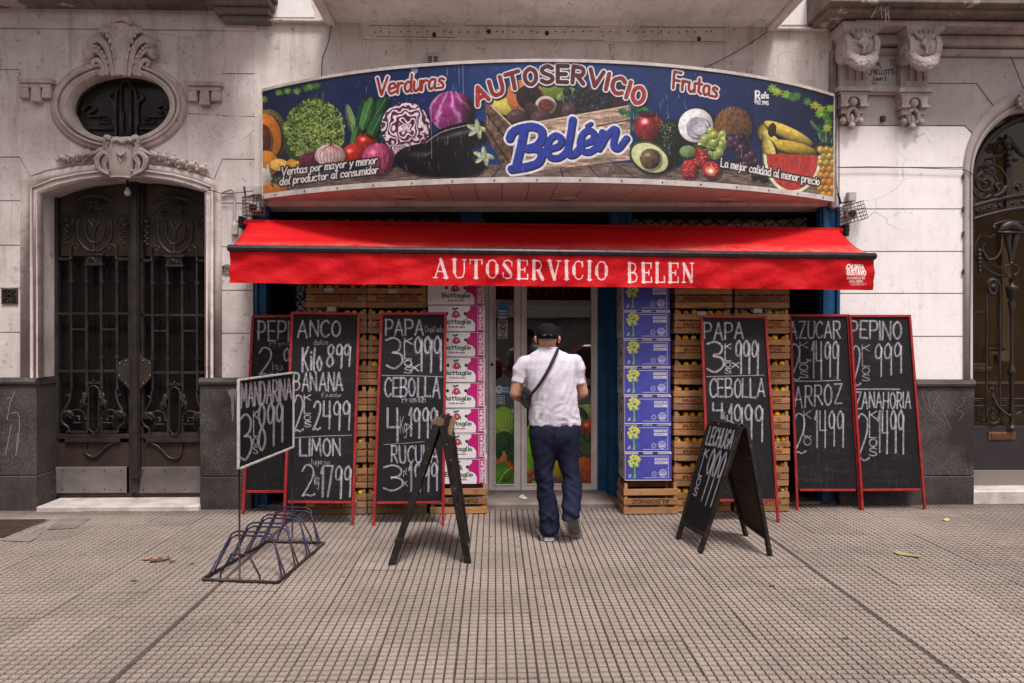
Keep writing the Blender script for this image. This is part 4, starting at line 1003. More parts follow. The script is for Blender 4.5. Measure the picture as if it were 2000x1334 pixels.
# plank floor
def planks(X, Y):
    n = vnoise(X * .5 + 30, Y * 3, 9, 8); g_ = np.abs(((X - 1065) / (Y - 230) * .6) % .36 - .18) < .008
    c = (np.array([112, 92, 84]) * (.55 + .8 * n[..., None])) / 255; c[g_] *= .4; return c.astype(np.float32)
cv.poly([(500, 352), (600, 338), (720, 330), (900, 322), (1240, 318), (1450, 335), (1560, 350), (1640, 358), (1640, 420), (500, 420)], 0, fn=planks)
E0 = cv.ell
def E(cx, cy, rx, ry, *a, **k):
    if rx > 12 and ry > 9: E0(cx + 3, cy + 3, rx + 2, ry + 2, (14, 12, 16), (a[1] if len(a) > 1 else 0), 0, op=.4)   # printed drop shadow of the artwork
    E0(cx, cy, rx, ry, *a, **k)
def vleaf(x, y, r_, c, ro):
    P = [(x + r_ * (1 if k % 2 else .55) * (1.2 - .4 * abs(math.cos(k * .45))) * math.cos(k * .4488 + ro), y + r_ * .8 * (1 if k % 2 else .6) * math.sin(k * .4488 + ro)) for k in range(14)]
    cv.poly(P, c); cv.stroke([(x, y), (x + r_ * .8 * math.cos(ro), y + r_ * .8 * math.sin(ro))], .5, tuple(min(255, v + 50) for v in c))
    cv.stroke([(x, y), (x + r_ * .7 * math.cos(ro + 1), y + r_ * .6 * math.sin(ro + 1))], .4, tuple(min(255, v + 40) for v in c))
# left half
E(527, 262, 35, 49, (120, 104, 62), -8, .4, .4, 3); E(519, 266, 30, 45, (226, 128, 34), -8, .25, .1); E(516, 270, 13, 28, (120, 50, 16), -8, .4, .5, 3)
E(520, 320, 24, 26, (224, 140, 36), 0, .35, .1); E(545, 322, 18, 12, (238, 184, 84), 0, .2, .2); E(590, 318, 30, 12, (222, 150, 48), 0, .3, .2)
r3 = random.Random(5)
cv.poly(cr([(556, 240), (566, 216), (580, 208), (596, 194), (614, 190), (634, 196), (650, 212), (662, 240), (674, 262), (670, 290), (650, 304), (600, 316), (566, 308), (556, 280)], 4, True), (52, 74, 22))
for k in range(1500):
    a_, q_ = r3.uniform(0, 6.28), r3.uniform(0, 1) ** .5; x, y = 615 + 58 * q_ * math.cos(a_), 254 + 60 * q_ * math.sin(a_)
    c = r3.choice([(150, 172, 84), (118, 146, 58), (182, 198, 120), (78, 104, 38), (166, 186, 92), (56, 80, 26)]); E(x, y, r3.uniform(1.6, 5.4), r3.uniform(1, 2.4), c, r3.uniform(-80, 80), .4, op=.95)
for (x, y, rx, ry, ro, c) in ((690, 245, 38, 10, 70, (84, 122, 74)), (684, 232, 30, 8, 78, (120, 150, 100)), (707, 238, 48, 12, -82, (28, 74, 46)), (735, 222, 40, 14, -58, (40, 98, 52)), (716, 222, 36, 10, -72, (74, 132, 62)), (742, 240, 40, 13, -48, (24, 66, 42)), (728, 256, 42, 11, -62, (46, 104, 62)), (692, 270, 26, 7, -75, (66, 116, 62))):
    E(x, y, rx, ry, c, ro, .5, .15); dx, dy_ = math.cos(R(ro)) * rx * .85, math.sin(R(ro)) * rx * .85; cv.stroke([(x - dx, y - dy_), (x + dx, y + dy_)], .6, (150, 180, 130), .7)
# halved red cabbage
def cabb(a, b, r, X, Y):
    th = np.arctan2(b, a); v = np.sin(r * 25 + 2.6 * vnoise(X, Y, 13, 3, 2) * 6 + 2.2 * np.sin(th * 5 + r * 4)); k = np.clip(v * 1.6 + .35 + np.clip(.35 - r, 0, 1) * 5, 0, 1)[..., None]
    return (np.array([226, 208, 214]) * k + np.array([92, 30, 70]) * (1 - k)).astype(np.float32) / 255
E(792, 249, 48, 50, 0, 0, .12, fn=cabb); E(775, 296, 22, 16, 0, 0, .15, fn=cabb)
def cabv(a, b, r, X, Y):
    v = np.abs(np.sin(3.6 * np.arctan2(b + 1.3, a * .9 + .1) * 2 + 2 * vnoise(X, Y, 16, 7)))[..., None] ** 8; d_ = np.clip((a - .35) * 1.6, 0, 1)[..., None]
    c = np.array([150, 46, 118]) * (1 - v) + np.array([206, 136, 190]) * v; c = c * (.75 + .5 * vnoise(X, Y, 9, 3)[..., None]); return (c * (1 - d_) + np.array([50, 14, 34]) * d_).astype(np.float32) / 255
E(882, 218, 44, 40, 0, 0, .35, fn=cabv)
def egg(a, b, r, X, Y):
    h = np.exp(-((b + .28) / .17) ** 2) * np.clip(1 - np.abs(a) * 1.15, 0, 1) * .42; return np.clip(np.array([26, 18, 28])[None, None] / 255 + h[..., None] * np.array([.75, .68, .74]), 0, 1).astype(np.float32)
E(898, 268, 72, 27, 0, -14, .1, fn=egg); cv.stroke(cr([(832, 278), (862, 258), (905, 246), (930, 243)], 5), .9, (190, 180, 186), .8)
E(852, 312, 82, 33, 0, 2, .1, fn=egg); E(890, 318, 60, 27, (24, 18, 24), 4, .2)
E(716, 280, 23, 20, (188, 42, 28), 0, .55, .1, hl=.4)
E(690, 303, 24, 22, (206, 50, 34), 0, .5, .1, hl=.45); E(607, 312, 24, 15, (108, 36, 62), -20, .4, .2); E(645, 304, 30, 22, (214, 184, 178), 0, .35, .15)
for k in range(9): cv.stroke(cr([(646, 282), (646 + (k - 4) * 7, 300), (646 + (k - 4) * 5, 324)], 4), .6, (150, 62, 76), .8)
cv.stroke([(646, 284), (648, 274)], 1.6, (120, 50, 46)); E(738, 310, 31, 31, (178, 62, 104), 0, .5, .15, 20, hl=.35)
for k in range(6): cv.stroke(cr([(735, 280), (738 + (k - 3) * 9, 305), (737 + (k - 3) * 5, 338)], 4), .5, (220, 130, 165), .6)
for (x, y, ro) in ((706, 258, 60), (722, 266, 20), (735, 272, 50), (745, 262, -40)): E(x, y, 10, 2.2, (38, 62, 28), ro, .3)
cv.stroke(cr([(714, 250), (718, 265), (734, 272), (752, 266)], 4), 1.4, (32, 52, 24))
for (cx_, cy_) in ((932, 252), (945, 305)):
    for k in range(5): E(cx_ + 9 * math.cos(k * 1.2), cy_ + 7 * math.sin(k * 1.2), 13, 5, (176, 184, 150), k * 60 + 20, .4, .2)
E(512, 350, 20, 22, (206, 200, 188), 0, .35); E(536, 372, 26, 14, (206, 112, 34), 0, .4); cv.stroke([(522, 322), (524, 334)], 2, (196, 190, 176))
for k in range(7): E(532 + (k % 3) * 5, 344 + k * 3, 4, 2, (48, 92, 40), k * 40, .3)
# crate of fruit
wood = lambda X, Y: (np.array([176, 144, 124]) * (.5 + .9 * vnoise(X * .35, Y * 2.2, 8, 6)[..., None]) / 255).astype(np.float32)
wood2 = lambda X, Y: (np.array([122, 92, 76]) * (.4 + .9 * vnoise(X * 1.2, Y * 1.2, 9, 16)[..., None]) / 255).astype(np.float32)
cv.poly([(950, 195), (970, 180), (1230, 168), (1225, 215), (1000, 250)], (60, 34, 22))
E(972, 200, 20, 26, (198, 168, 54), 0, .35, .3, 3); E(985, 208, 26, 16, (214, 196, 84), 20, .3); E(1028, 190, 40, 34, (212, 118, 66), 20, .25); E(1034, 190, 26, 24, (52, 30, 24), 20, .3, .6, 3); E(1086, 176, 28, 18, (120, 138, 50), 0, .4)
for k in range(40): E(1034 + r3.gauss(0, 9), 192 + r3.gauss(0, 9), 1.5, 1.5, (20, 14, 14), 0, .2)
for (x, y, ro) in ((1100, 186, -30), (1116, 178, 40), (1125, 200, 10), (1106, 196, 60)): E(x, y, 15, 8, (120, 150, 78), ro, .4, .2)
for k in range(30): E(1112 + (k % 8) * 11 + r3.uniform(-5, 5), 180 + (k // 8) * 11 + r3.uniform(-5, 5), 8.8, 8.8, r3.choice([(40, 34, 44), (56, 46, 58), (30, 26, 34)]), 0, .6, hl=.22)
E(1066, 206, 21, 19, (196, 176, 168), 0, .2); E(1066, 206, 15, 13, (110, 52, 44), 0, .2, .6, 2); E(1038, 214, 15, 12, (78, 46, 62), 40, .5)
for x, y in ((1010, 228), (1056, 230), (1112, 216)): E(x, y, 20 if x < 1100 else 15, 15, (92, 62, 70), 0, .5, .2, hl=.12); cv.stroke([(x, y - 14), (x + 2, y - 20)], 1.6, (88, 66, 56))
cv.poly([(948, 195), (1002, 248), (1002, 338), (990, 338), (948, 262)], 0, fn=wood2); cv.poly([(1002, 246), (1232, 206), (1230, 312), (1000, 340)], 0, fn=wood)
for a_, b_ in (((950, 222), (996, 282)), ((950, 250), (994, 318)), ((1002, 276), (1232, 234)), ((1002, 308), (1232, 274))): cv.stroke([a_, b_], 1.1, (34, 20, 14))
cv.stroke([(1000, 246), (1000, 340)], 1.6, (60, 42, 34)); cv.stroke([(948, 195), (1001, 247), (1232, 206)], 1.4, (196, 170, 150))
# right half
for (x, y) in ((1206, 180), (1222, 190), (1236, 205), (1228, 222), (1244, 228), (1238, 248), (1215, 218), (1247, 212)): vleaf(x, y, 11, (34, 98, 60), r3.uniform(0, 6))
E(1255, 212, 14, 4, (72, 132, 62), 15, .3)
E(1268, 249, 30, 30, (146, 34, 38), 0, .5, .25, 6, hl=.7); E(1267, 224, 18, 6, (80, 22, 24), 0, .2); cv.stroke([(1270, 228), (1277, 218)], 1.2, (60, 40, 24))
E(1308, 282, 28, 50, (32, 40, 26), 6, .3, .5, 2)
for k in range(60): E(1303 + r3.gauss(0, 7), 255 + r3.gauss(0, 13), .9, .9, (140, 150, 130), 0, 0)
E(1269, 308, 42, 30, (66, 84, 32), 28, .3); E(1269, 308, 38, 26, (202, 204, 148), 28, .1); E(1270, 310, 20, 20, (112, 88, 66), 0, .5, .3, 4, hl=.3)
E(1360, 246, 37, 36, (70, 48, 34), -15, .3); E(1359, 245, 34, 33, (226, 222, 222), -15, .3, .08, 10); E(1362, 248, 22, 20, (160, 152, 166), -15, -.25, .15, 8); E(1367, 252, 13, 11, (186, 178, 190), -15, 0, .1)
def coco(a, b, r, X, Y): return (np.array([124, 84, 54]) * (.5 + .9 * vnoise(X * 2 + Y * .7, Y * .7 - X * .3, 4, 12)[..., None]) / 255).astype(np.float32)
E(1432, 246, 37, 38, 0, 0, .4, fn=coco)
for k in range(34):
    a_ = r3.uniform(0, 6.28); q_ = r3.uniform(0, 1) ** .5; E(1392 + 28 * q_ * math.cos(a_) + (k % 3) * 6, 280 + 26 * q_ * math.sin(a_), 8.2, 8.8, (158, 172, 86), 0, .45, hl=.35)
for k in range(66):
    t = r3.random(); E(1450 + (t - .5) * 30 * (1 + t) + t * 18 + r3.uniform(-16, 16) , 268 + 84 * t, 8.2, 8.2, r3.choice([(74, 42, 66), (58, 34, 56), (92, 54, 78), (44, 26, 44)]), 0, .55, hl=.35)
for k, (x, y, ro, rx) in enumerate(((1492, 258, 90, 16), (1540, 260, 25, 52), (1515, 285, 50, 38), (1540, 298, 30, 40), (1548, 288, 12, 48), (1502, 295, 75, 26))):
    E(x, y + 1.5, rx + 1, 13.5, (96, 74, 24), ro, .2); E(x, y, rx, 12, rnd.choice([(222, 190, 78), (206, 170, 58), (214, 196, 96)]), ro, .55, .12, 5); cv.stroke([(x - math.cos(R(ro)) * rx * .8, y - math.sin(R(ro)) * rx * .8), (x + math.cos(R(ro)) * rx * .8, y + math.sin(R(ro)) * rx * .8)], .6, (160, 128, 40), .5)
E(1508, 254, 8, 14, (62, 44, 26), 10, .4); E(1595, 289, 4, 4, (90, 66, 30), 0, .3)
wm = lambda s_: [(1490, 300 + s_ * 0), (1606, 304)] + [(1548 + (60 - s_) * math.cos(t), 303 + (78 - s_) * math.sin(t)) for t in [k * math.pi / 14 for k in range(15)]]
cv.poly(wm(0), (72, 98, 44)); cv.poly(wm(3), (206, 208, 176)); cv.poly(wm(9), 0, fn=lambda X, Y: (np.array([186, 52, 44]) * (.8 + .35 * vnoise(X * 2, Y * .6, 7, 3)[..., None]) / 255).astype(np.float32))
for x, y, rx, ry, ro in ((1346, 330, 15, 21, 8), (1368, 306, 16, 22, -12), (1389, 332, 18, 17, 20)):
    E(x, y, rx, ry, (186, 40, 44), ro, .45)
    for k in range(26): E(x + r3.uniform(-rx, rx) * .7, y + r3.uniform(-ry, ry) * .7, .8, .8, (226, 180, 150), 0, 0)
E(1388, 334, 11, 9, (216, 128, 100), 20, .2); E(1388, 334, 5, 4, (236, 214, 200), 20, 0)
E(1368, 287, 14, 3.6, (44, 84, 36), 10, .3); E(1346, 309, 12, 3, (44, 84, 36), -10, .3); E(1343, 296, 16, 12, (126, 150, 92), 0, .4)
for rr in range(9):
    for k in range(3):
        x, y = 1603 + k * 12 + (rr % 2) * 6, 292 + rr * 12.5; E(x, y, 7.4, 7.6, (204, 138, 46) if rr > 2 else (196, 164, 66), 0, .5, .2, hl=.2); cv.stroke(cr([(x - 6, y - 2), (x, y - 7), (x + 6, y - 2)], 3), .6, (110, 60, 22))
for k in range(26): x = 1612 + r3.uniform(-10, 14); cv.stroke(cr([(x, 288 - r3.uniform(0, 30)), (x + (x - 1612) * .6, 262 - r3.uniform(0, 14)), (x + (x - 1612) * 1.5 - 4, 236 + r3.uniform(0, 20))], 4), 1.5, r3.choice([(54, 98, 58), (96, 136, 92), (36, 70, 42)]))
# vine leaves at the corners
for x, y in ((545, 178), (562, 176), (580, 176), (598, 170), (606, 168), (618, 166), (516, 192)) : vleaf(x, y + 2, 10, r3.choice([(96, 140, 44), (66, 110, 34)]), r3.uniform(0, 6))
for x, y in ((1508, 172), (1518, 180), (1535, 184), (1548, 190), (1556, 188), (1576, 198), (1592, 206), (1604, 214), (1612, 224), (1618, 236), (1622, 212), (1600, 222), (1616, 250)): vleaf(x, y, 12, r3.choice([(112, 152, 48), (64, 112, 36), (140, 150, 40)]), r3.uniform(0, 6))
# captions
def caption(S, wd, inner, outline, ow, shadow=None):
    if shadow: cv.strokes([[(a + 2, b + 2.4) for a, b in s] for s in S], wd + ow, shadow)
    cv.strokes(S, wd + ow, outline); 
    for s in S:
        ys = [p[1] for p in s]; cv.strokes([s], wd, inner)
cap1 = fit('Ventas por mayor y menor', 549, 327, 736, 343, 0, .18, -24, 1.4) + fit('del productor al consumidor', 546, 346, 738, 362, 0, .18, -24, 1.4)
cap1 = [[(a, b) for a, b in s] for s in cap1]
caption(cap1, 1.25, (214, 202, 200), (38, 34, 38), 2.7)
caption(fit('La mejor calidad al menor precio', 1408, 309, 1600, 325, 0, .12, 37, 1.4), 1.25, (214, 202, 200), (38, 34, 38), 2.6)
caption(fit('Verduras', 735, 153, 866, 186, 0, .22, -14, 1.5), 2.5, (150, 42, 34), (206, 198, 202), 3, (20, 24, 60))
caption(fit('Frutas', 1315, 140, 1400, 172, 0, .22, 19, 1.6), 2.6, (140, 40, 34), (206, 198, 202), 2.9, (20, 24, 60))
S, wd = layout('AUTOSERVICIO', 3.4); A0 = []
def arc_tf(p):
    t = p[0] / wd; th = R(30) * (2 * t - 1); bx, by = 1092 + 318 * math.sin(th) , 160 + 318 * (1 - math.cos(th)) * 1.08
    up = (10 - p[1]) / 10 * 31; th2 = th * .72; return bx + up * math.sin(th2), by - up * math.cos(th2)
A0 = curve3d(S, arc_tf)
cv.strokes([[(a + 2.2, b + 3.4) for a, b in s] for s in A0], 7.6, (20, 16, 24), .8); cv.strokes(A0, 6.8, (208, 202, 206)); cv.strokes(A0, 4.0, (34, 20, 24))
for s in A0:
    xm = sum(p[0] for p in s) / len(s); k = min(1, abs(xm - 1092) / 150); cv.strokes([s], 3.5, (int(74 + 100 * k), int(26 + 14 * k), int(28 + 6 * k)))
BEL = [[(995, 270), (1002, 257), (1018, 250), (1040, 247), (1056, 254), (1058, 270), (1048, 284), (1030, 290)], [(1030, 290), (1048, 290), (1057, 300), (1052, 316), (1034, 324), (1014, 328), (999, 330)], [(1023, 256), (1016, 290), (1007, 326)],
       [(1076, 290), (1092, 284), (1096, 272), (1086, 264), (1074, 272), (1068, 290), (1074, 306), (1090, 308), (1104, 298), (1110, 286)], [(1118, 234), (1114, 262), (1109, 290), (1113, 302), (1124, 299), (1134, 286)],
       [(1140, 280), (1156, 274), (1160, 262), (1150, 254), (1138, 262), (1132, 280), (1138, 294), (1152, 296), (1166, 284), (1176, 258)], [(1176, 258), (1170, 290)], [(1174, 284), (1184, 266), (1198, 252), (1203, 256), (1199, 272), (1198, 286), (1208, 289), (1223, 270)], [(1146, 246), (1154, 241)]]
BEL = [cr(s, 5) if len(s) > 2 else s for s in BEL]; HW = [7.6, 7.6, 7.6, 6.0, 6.8, 6.0, 6.0, 6.0, 3.4]
for s, h in zip(BEL, HW): cv.strokes([[(a + 2.5, b + 3) for a, b in s]], h + 4.2, (206, 202, 210))
for s, h in zip(BEL, HW): cv.strokes([s], h + 4.2, (212, 208, 216))
for s, h in zip(BEL, HW): cv.strokes([[(a + 1.6, b + 1.8) for a, b in s]], h + .9, (20, 22, 44))
for s, h in zip(BEL, HW): cv.strokes([s], h, (40, 58, 158))
cv.strokes(fit('R', 1476, 178, 1484, 194), 1.9, (212, 206, 208)); cv.strokes(fit('afa', 1487, 180, 1501, 192, gap=1.6), 1.2, (212, 206, 208)); cv.strokes(fit('4912 3945', 1474, 196, 1501, 203, dy=2), .8, (212, 206, 208))
# rain streaks and scratches (dirt on the print)
for k in range(150):
    x = r3.choice([r3.uniform(1180, 1360), r3.uniform(700, 960), r3.uniform(520, 1620)]); y = r3.uniform(150, 330); l_ = r3.uniform(3, 20); cv.stroke([(x, y), (x + r3.uniform(-.6, .6), y + l_)], r3.uniform(.2, .55), (205, 200, 205), r3.uniform(.2, .75))
for k in range(260): x, y = r3.uniform(515, 1625), r3.uniform(120, 400); E(x, y, r3.uniform(.4, .9), r3.uniform(.4, .9), (205, 200, 205), 0, 0, op=.7)
for x, y, l_ in ((873, 133, 14), (904, 122, 62), (896, 126, 40), (842, 210, 100), (793, 322, 10)): cv.stroke([(x, y), (x + 1, y + l_)], .6, (198, 194, 200), .6)
E(809, 136, 7, 9, (205, 200, 205), 0, 0, .8, 3, op=.6)
n3 = vnoise(X, Y, 5, 41, 3)[..., None]; cv.C *= .86 + .28 * n3
gm = cv.C.mean(-1, keepdims=True); cv.C = gm + (cv.C - gm) * .86; cv.C = np.clip((cv.C - .06) * 1.04, 0, 1)
banner = print_mat('banner_print', cv.image('banner_print'), .38, .10)
me = M()
for i in range(NS):
    (x0, y0), (x1, y1) = scol(i), scol(i + 1)
    me.quad((x0, y0, zB), (x1, y1, zB), (x1, y1, zT), (x0, y0, zT), 0, ((i / NS, 0), ((i + 1) / NS, 0), ((i + 1) / NS, 1), (i / NS, 1)))
nq = len(me.f)
for i in range(NS):
    (x0, y0), (x1, y1) = scol(i, -.04), scol(i + 1, -.04); me.add([(x0, y0, zB), (x1, y1, zB), (x1, y1, zT), (x0, y0, zT)], [(3, 2, 1, 0)], 1)
me.build('printed_face', [banner, MT['pale_metal']], sg, False)
for nm, z0, z1 in (('edge_trim', zB - .028, zB + .018), ('edge_trim', zT - .012, zT + .014)):
    m = M(); vs = []; 
    for i in range(NS + 1):
        for o_, zz in ((.010, z0), (.010, z1), (-.05, z1), (-.05, z0)): x, y = scol(i, o_); vs.append((x, y, zz))
    fs = [(i * 4 + k, (i + 1) * 4 + k, (i + 1) * 4 + (k + 1) % 4, i * 4 + (k + 1) % 4) for i in range(NS) for k in range(4)]
    m.add(vs, fs + [(0, 1, 2, 3), (NS * 4 + 3, NS * 4 + 2, NS * 4 + 1, NS * 4)]); tr = m.build(nm, MT['pale_metal'], sg)
    if z0 < 3.2:
        m = M()
        for i in range(3, NS, 6): x, y = scol(i, .013); m.ball((x, y, zB - .006), .007, 6, 4)
        m.build('screws', MT['black'], tr)
for sgn, (x, y) in ((-1, scol(0)), (1, scol(NS))): M().box(x, x + .01 * sgn, y, YW, zB - .02, zT).build('side_cheek', MT['pale_metal'], sg)
# top lid
m = M(); P = [scol(i, -.02) for i in range(NS + 1)]; m.add([(x, y, zT - .01) for x, y in P] + [(P[-1][0], YW, zT - .01), (P[0][0], YW, zT - .01)], [tuple(range(NS + 3))]); m.build('lid', MT['pale_metal'], sg)
# soffit panels, one object each, with the dark joints between them
zs = zB - .02
bxs = [pt(x, 405, YW).x for x in np.linspace(522, 1622, 25)]
NP = 24
for k in range(NP):
    i0, i1 = k / NP * NS, (k + 1) / NP * NS; e = .045
    fr = [scol(i0 + (i1 - i0) * j / 3, -.03) for j in range(4)]
    P = [(bxs[k], YW + .0), (bxs[k + 1], YW + .0)] + [(x, y) for x, y in fr[::-1]]
    cxm = sum(p[0] for p in P) / len(P); P = [(p[0] + (.0035 if p[0] < cxm else -.0035), p[1]) for p in P]
    n = len(P); m = M(); m.add([(x, y, zs) for x, y in P] + [(x, y, zs + .012) for x, y in P], [tuple(range(n))[::-1], tuple(range(n, 2 * n))] + [(i, (i + 1) % n, n + (i + 1) % n, n + i) for i in range(n)])
    m.build('soffit_panel', MT['soffit'], sg)
m = M(); P = [scol(i, -.04) for i in range(0, NS + 1, 4)]; m.add([(x, y, zs + .014) for x, y in P] + [(P[-1][0], YW, zs + .014), (P[0][0], YW, zs + .014)], [tuple(range(len(P) + 2))[::-1]]); m.build('joint_backing', MT['joint'], sg)
for px_, py_ in ((790, 386), (1104, 389), (1411, 391)):
    c = gp(px_, py_, zs) if py_ > 654 else None
    r_ = ray(px_, py_); t = (zs - CAM.z) / r_.z; c = CAM + r_ * t; m = M()
    n = 28; m.add([(c.x + q * math.cos(2 * math.pi * i / n), c.y + q * math.sin(2 * math.pi * i / n), zs - h) for q, h in ((.115, .001), (.112, .010), (.095, .012), (.09, .006)) for i in range(n)],
        [(j * n + i, (j + 1) * n + i, (j + 1) * n + (i + 1) % n, j * n + (i + 1) % n) for j in range(3) for i in range(n)] + [tuple(range(3 * n, 4 * n))])
    m.build('spot_cover', MT['soffit'], sg, True)

# ================================================================== AWNING
aw = thing('awning', 'bright red canvas awning reading AUTOSERVICIO BELEN along its valance', 'awning', pt(1075, 450, YW - .1))
RED = srgb((186, 12, 20)); YA, YR = 6.19, 6.74
A, B_ = pt(450, 482, YA), pt(1705, 498, YA); C_, D_ = pt(486, 433, YR), pt(1638, 449, YR)
s = NT('red_awning_cloth')
c = s.mix(s.ramp(s.noise(1.2, 4), .35, .7, 0, .4), RED, srgb((160, 8, 16)))
c = s.mix(s.ramp(s.noise(2.2, 5, .7, stretch=(1, 4, 4)), .5, .75, 0, .35), c, srgb((206, 60, 52)))
zz = s.z(); dust = s.math('MULTIPLY', s.ramp(s.noise(7, 5, .7), .35, .7), s.ramp(zz[2], A.z + .085, A.z + .0, 0, .55)); c = s.mix(dust, c, L(.42, .22, .18))
c = s.mix(s.ramp(s.noise(55, 2, .8), .70, .74, 0, .6), c, L(.6, .4, .35))
MT['awning'] = s.done(c, .65, s.noise(4, 4), .35, .03, 0, .15)
s.b.inputs['Subsurface Weight'].default_value = 0
NX, NZ = 90, 10; m = M(); vs = []
for j in range(NZ + 1):
    v = j / NZ
    for i in range(NX + 1):
        u = i / NX; p = (C_ * (1 - u) + D_ * u) * (1 - v) + (A * (1 - u) + B_ * u) * v
        p = p.copy(); p.z -= .035 * math.sin(v * math.pi) * (1 - .15 * math.cos(u * 9)); p.z += .016 * mnoise.noise(Vector((u * 22, v * 3, 0))) * math.sin(v * math.pi); vs.append(p)
m.add(vs, [(j * (NX + 1) + i, (j + 1) * (NX + 1) + i, (j + 1) * (NX + 1) + i + 1, j * (NX + 1) + i + 1) for j in range(NZ) for i in range(NX)])
cl = m.build('canopy_cloth', MT['awning'], aw, True); sf = cl.modifiers.new('thick', 'SOLIDIFY'); sf.thickness = .004
for py0, r_, nm in ((0, .021, 'front_bar'),):
    m = M(); m.tube([A + Vector((-.01, -.02, -.014)), B_ + Vector((.01, -.02, -.014))], .030, 12); m.tube([A + Vector((-.01, -.046, -.012)), B_ + Vector((.01, -.046, -.012))], .009, 8)
    fb = m.build(nm, simple('grey_aluminium_bar', L(.045, .043, .05), L(.075, .072, .08), 20, .35, .1, 60, .5), aw, True)
for p in (A, B_): M().ball(p + Vector((0, 0, -.012)), (.03, .03, .034), 10, 6).build('end_cap', MT['black'], aw, True)
M().tube([C_ + Vector((-.06, .03, -.01)), D_ + Vector((.06, .03, -.01))], .035, 10).build('roller', MT['awning'], aw, True)
for p, e in ((C_, -1), (D_, 1)):
    m = M(); m.box(p.x + e * .05, p.x + e * .09, YR - .03, YW + .02, p.z - .06, p.z + .05); m.ball((p.x + e * .08, YR, p.z), .028, 8, 6); m.build('wall_bracket', MT['black'], aw, bevel=.005)
for p, q_ in ((C_, A), (D_, B_)):
    e = 1 if p is C_ else -1; m = M(); elb = Vector((p.x + e * .62, (p.y + q_.y) / 2 + .08, (p.z + q_.z) / 2 - .05)); m.tube([p + Vector((e * .3, .03, -.07)), elb], .018, 6); m.tube([elb, q_ + Vector((e * .35, .02, -.03))], .018, 6); m.build('folding_arm', MT['plaster_box'], aw, True)
# valance: generated print, hanging with folds
vcv = CV(1900, 128, ((450, 488), (1704, 504), (1702, 567), (450, 554)), (196, 14, 22))
vcv.C[:] = np.array(RED[:3]); vcv.C[:] = np.array([184, 12, 22]) / 255
ST = {'A': ('T2,10 6.2,0|K6,0 10,10|T3.6,6.6 8.6,6.6|S.6,10 3.6,10|S8.2,10 11.4,10', 12), 'U': ('K2,0 2,7|T9,0 9,7|T2,7 3.4,9.7 5.6,10 8,9.4 9,7|S.4,0 3.8,0|S7.4,0 10.4,0', 10.6), 'T': ('K5,0.6 5,10|T.6,0 9.4,0|T.8,0 .8,2.2|T9.2,0 9.2,2.2|S3.4,10 6.6,10', 10), 'O': ('B', 9.6),
      'S': ('T7.4,3 7.2,.8 4.6,0|T1,7 1.2,9.2 4,10|K1.8,2.4 6.6,7.4|T4.6,0 2,.6 1.4,2.4|T4,10 6.6,9.4 7.2,7.6', 8.4), 'E': ('K2.2,0 2.2,10|T.8,0 8.2,0|T8.2,0 8.2,2.4|T.8,10 8.4,10|T8.4,10 8.4,7.4|T3.6,5 6.4,5|T6.4,3.8 6.4,6.2', 9), 'R': ('K2.2,0 2.2,10|S.8,0 4,0|S.8,10 3.8,10|T3.6,0 6.4,.4 7.6,2.6 6.2,5 3.8,5.2|K5.4,5.4 8.6,10', 9.6),
      'V': ('K1.8,0 5.4,10|T5.6,9.6 8.6,0|S.2,0 3.4,0|S7,0 10,0', 10), 'I': ('K2.2,0 2.2,10|S.6,0 3.8,0|S.6,10 3.8,10', 4.4), 'C': ('L', 8.6), 'B': ('K2.2,0 2.2,10|S.8,0 4,0|S.8,10 4,10|T4,0 6.6,.5 7.2,2.4 6,4.6 3.8,4.9|T3.8,4.9 7,5.4 8,7.4 6.8,9.6 4,10', 9), 'L': ('K2.2,0 2.2,10|S.8,0 3.8,0|T.8,10 8,10|T8,10 8,7', 8.6), 'N': ('T2,0 2,10|K2,0.4 8,9.6|T8.4,0 8.4,10|S.6,10 3.4,10|S7,0 9.8,0', 10)}
def stencil(word, x0, x1, yb0, yb1, h, extra):
    wds = [ST[c][1] for c in word]; gapu = 1.5 * 1.2; tot = sum(wds) + gapu * (len(word) - 1); sx = (x1 - x0) / tot; x = 0
    for c in word:
        def tf(p):
            X_ = x0 + (x + p[0]) * sx; base = yb0 + (yb1 - yb0) * (X_ - 836) / (1348 - 836); return X_, base - h + p[1] / 10 * h
        sp = ST[c][0]; WH = (226, 214, 212)
        if sp == 'B' or sp == 'L':
            K = [('K', [(1.4, 3), (1.2, 5), (1.4, 7)]), ('T', [(1.6, 2.6), (2.6, .7), (4.4, 0.1)]), ('T', [(1.6, 7.4), (2.6, 9.3), (4.4, 9.9)])]
            if sp == 'B': K += [('K', [(8, 3), (8.2, 5), (8, 7)]), ('T', [(5.2, .1), (6.8, .7), (7.8, 2.4)]), ('T', [(5.2, 9.9), (6.8, 9.3), (7.8, 7.6)])]
            else: K += [('T', [(5, .1), (6.6, .6), (7.6, 2)]), ('T', [(7.4, .4), (7.4, 3.2)]), ('T', [(5, 9.9), (6.6, 9.4), (7.8, 7.8)])]
        else: K = [(q[0], [tuple(map(float, z_.split(','))) for z_ in q[1:].split()]) for q in sp.split('|')]
        for kd, P in K: vcv.stroke([tf(p) for p in P], {'K': 3.1, 'T': 1.25, 'S': 1.1}[kd], WH, .96, .25)
        x += ST[c][1] + gapu
for x_ in (736, 1042, 1420): vcv.stroke([(x_, 480), (x_ + 1, 570)], .5, (120, 6, 14), .7)
stencil('AUTOSERVICIO', 838, 1180, 544, 551, 33, 0); stencil('BELEN', 1216, 1347, 551, 553, 34, 0)
W3 = (222, 206, 204)
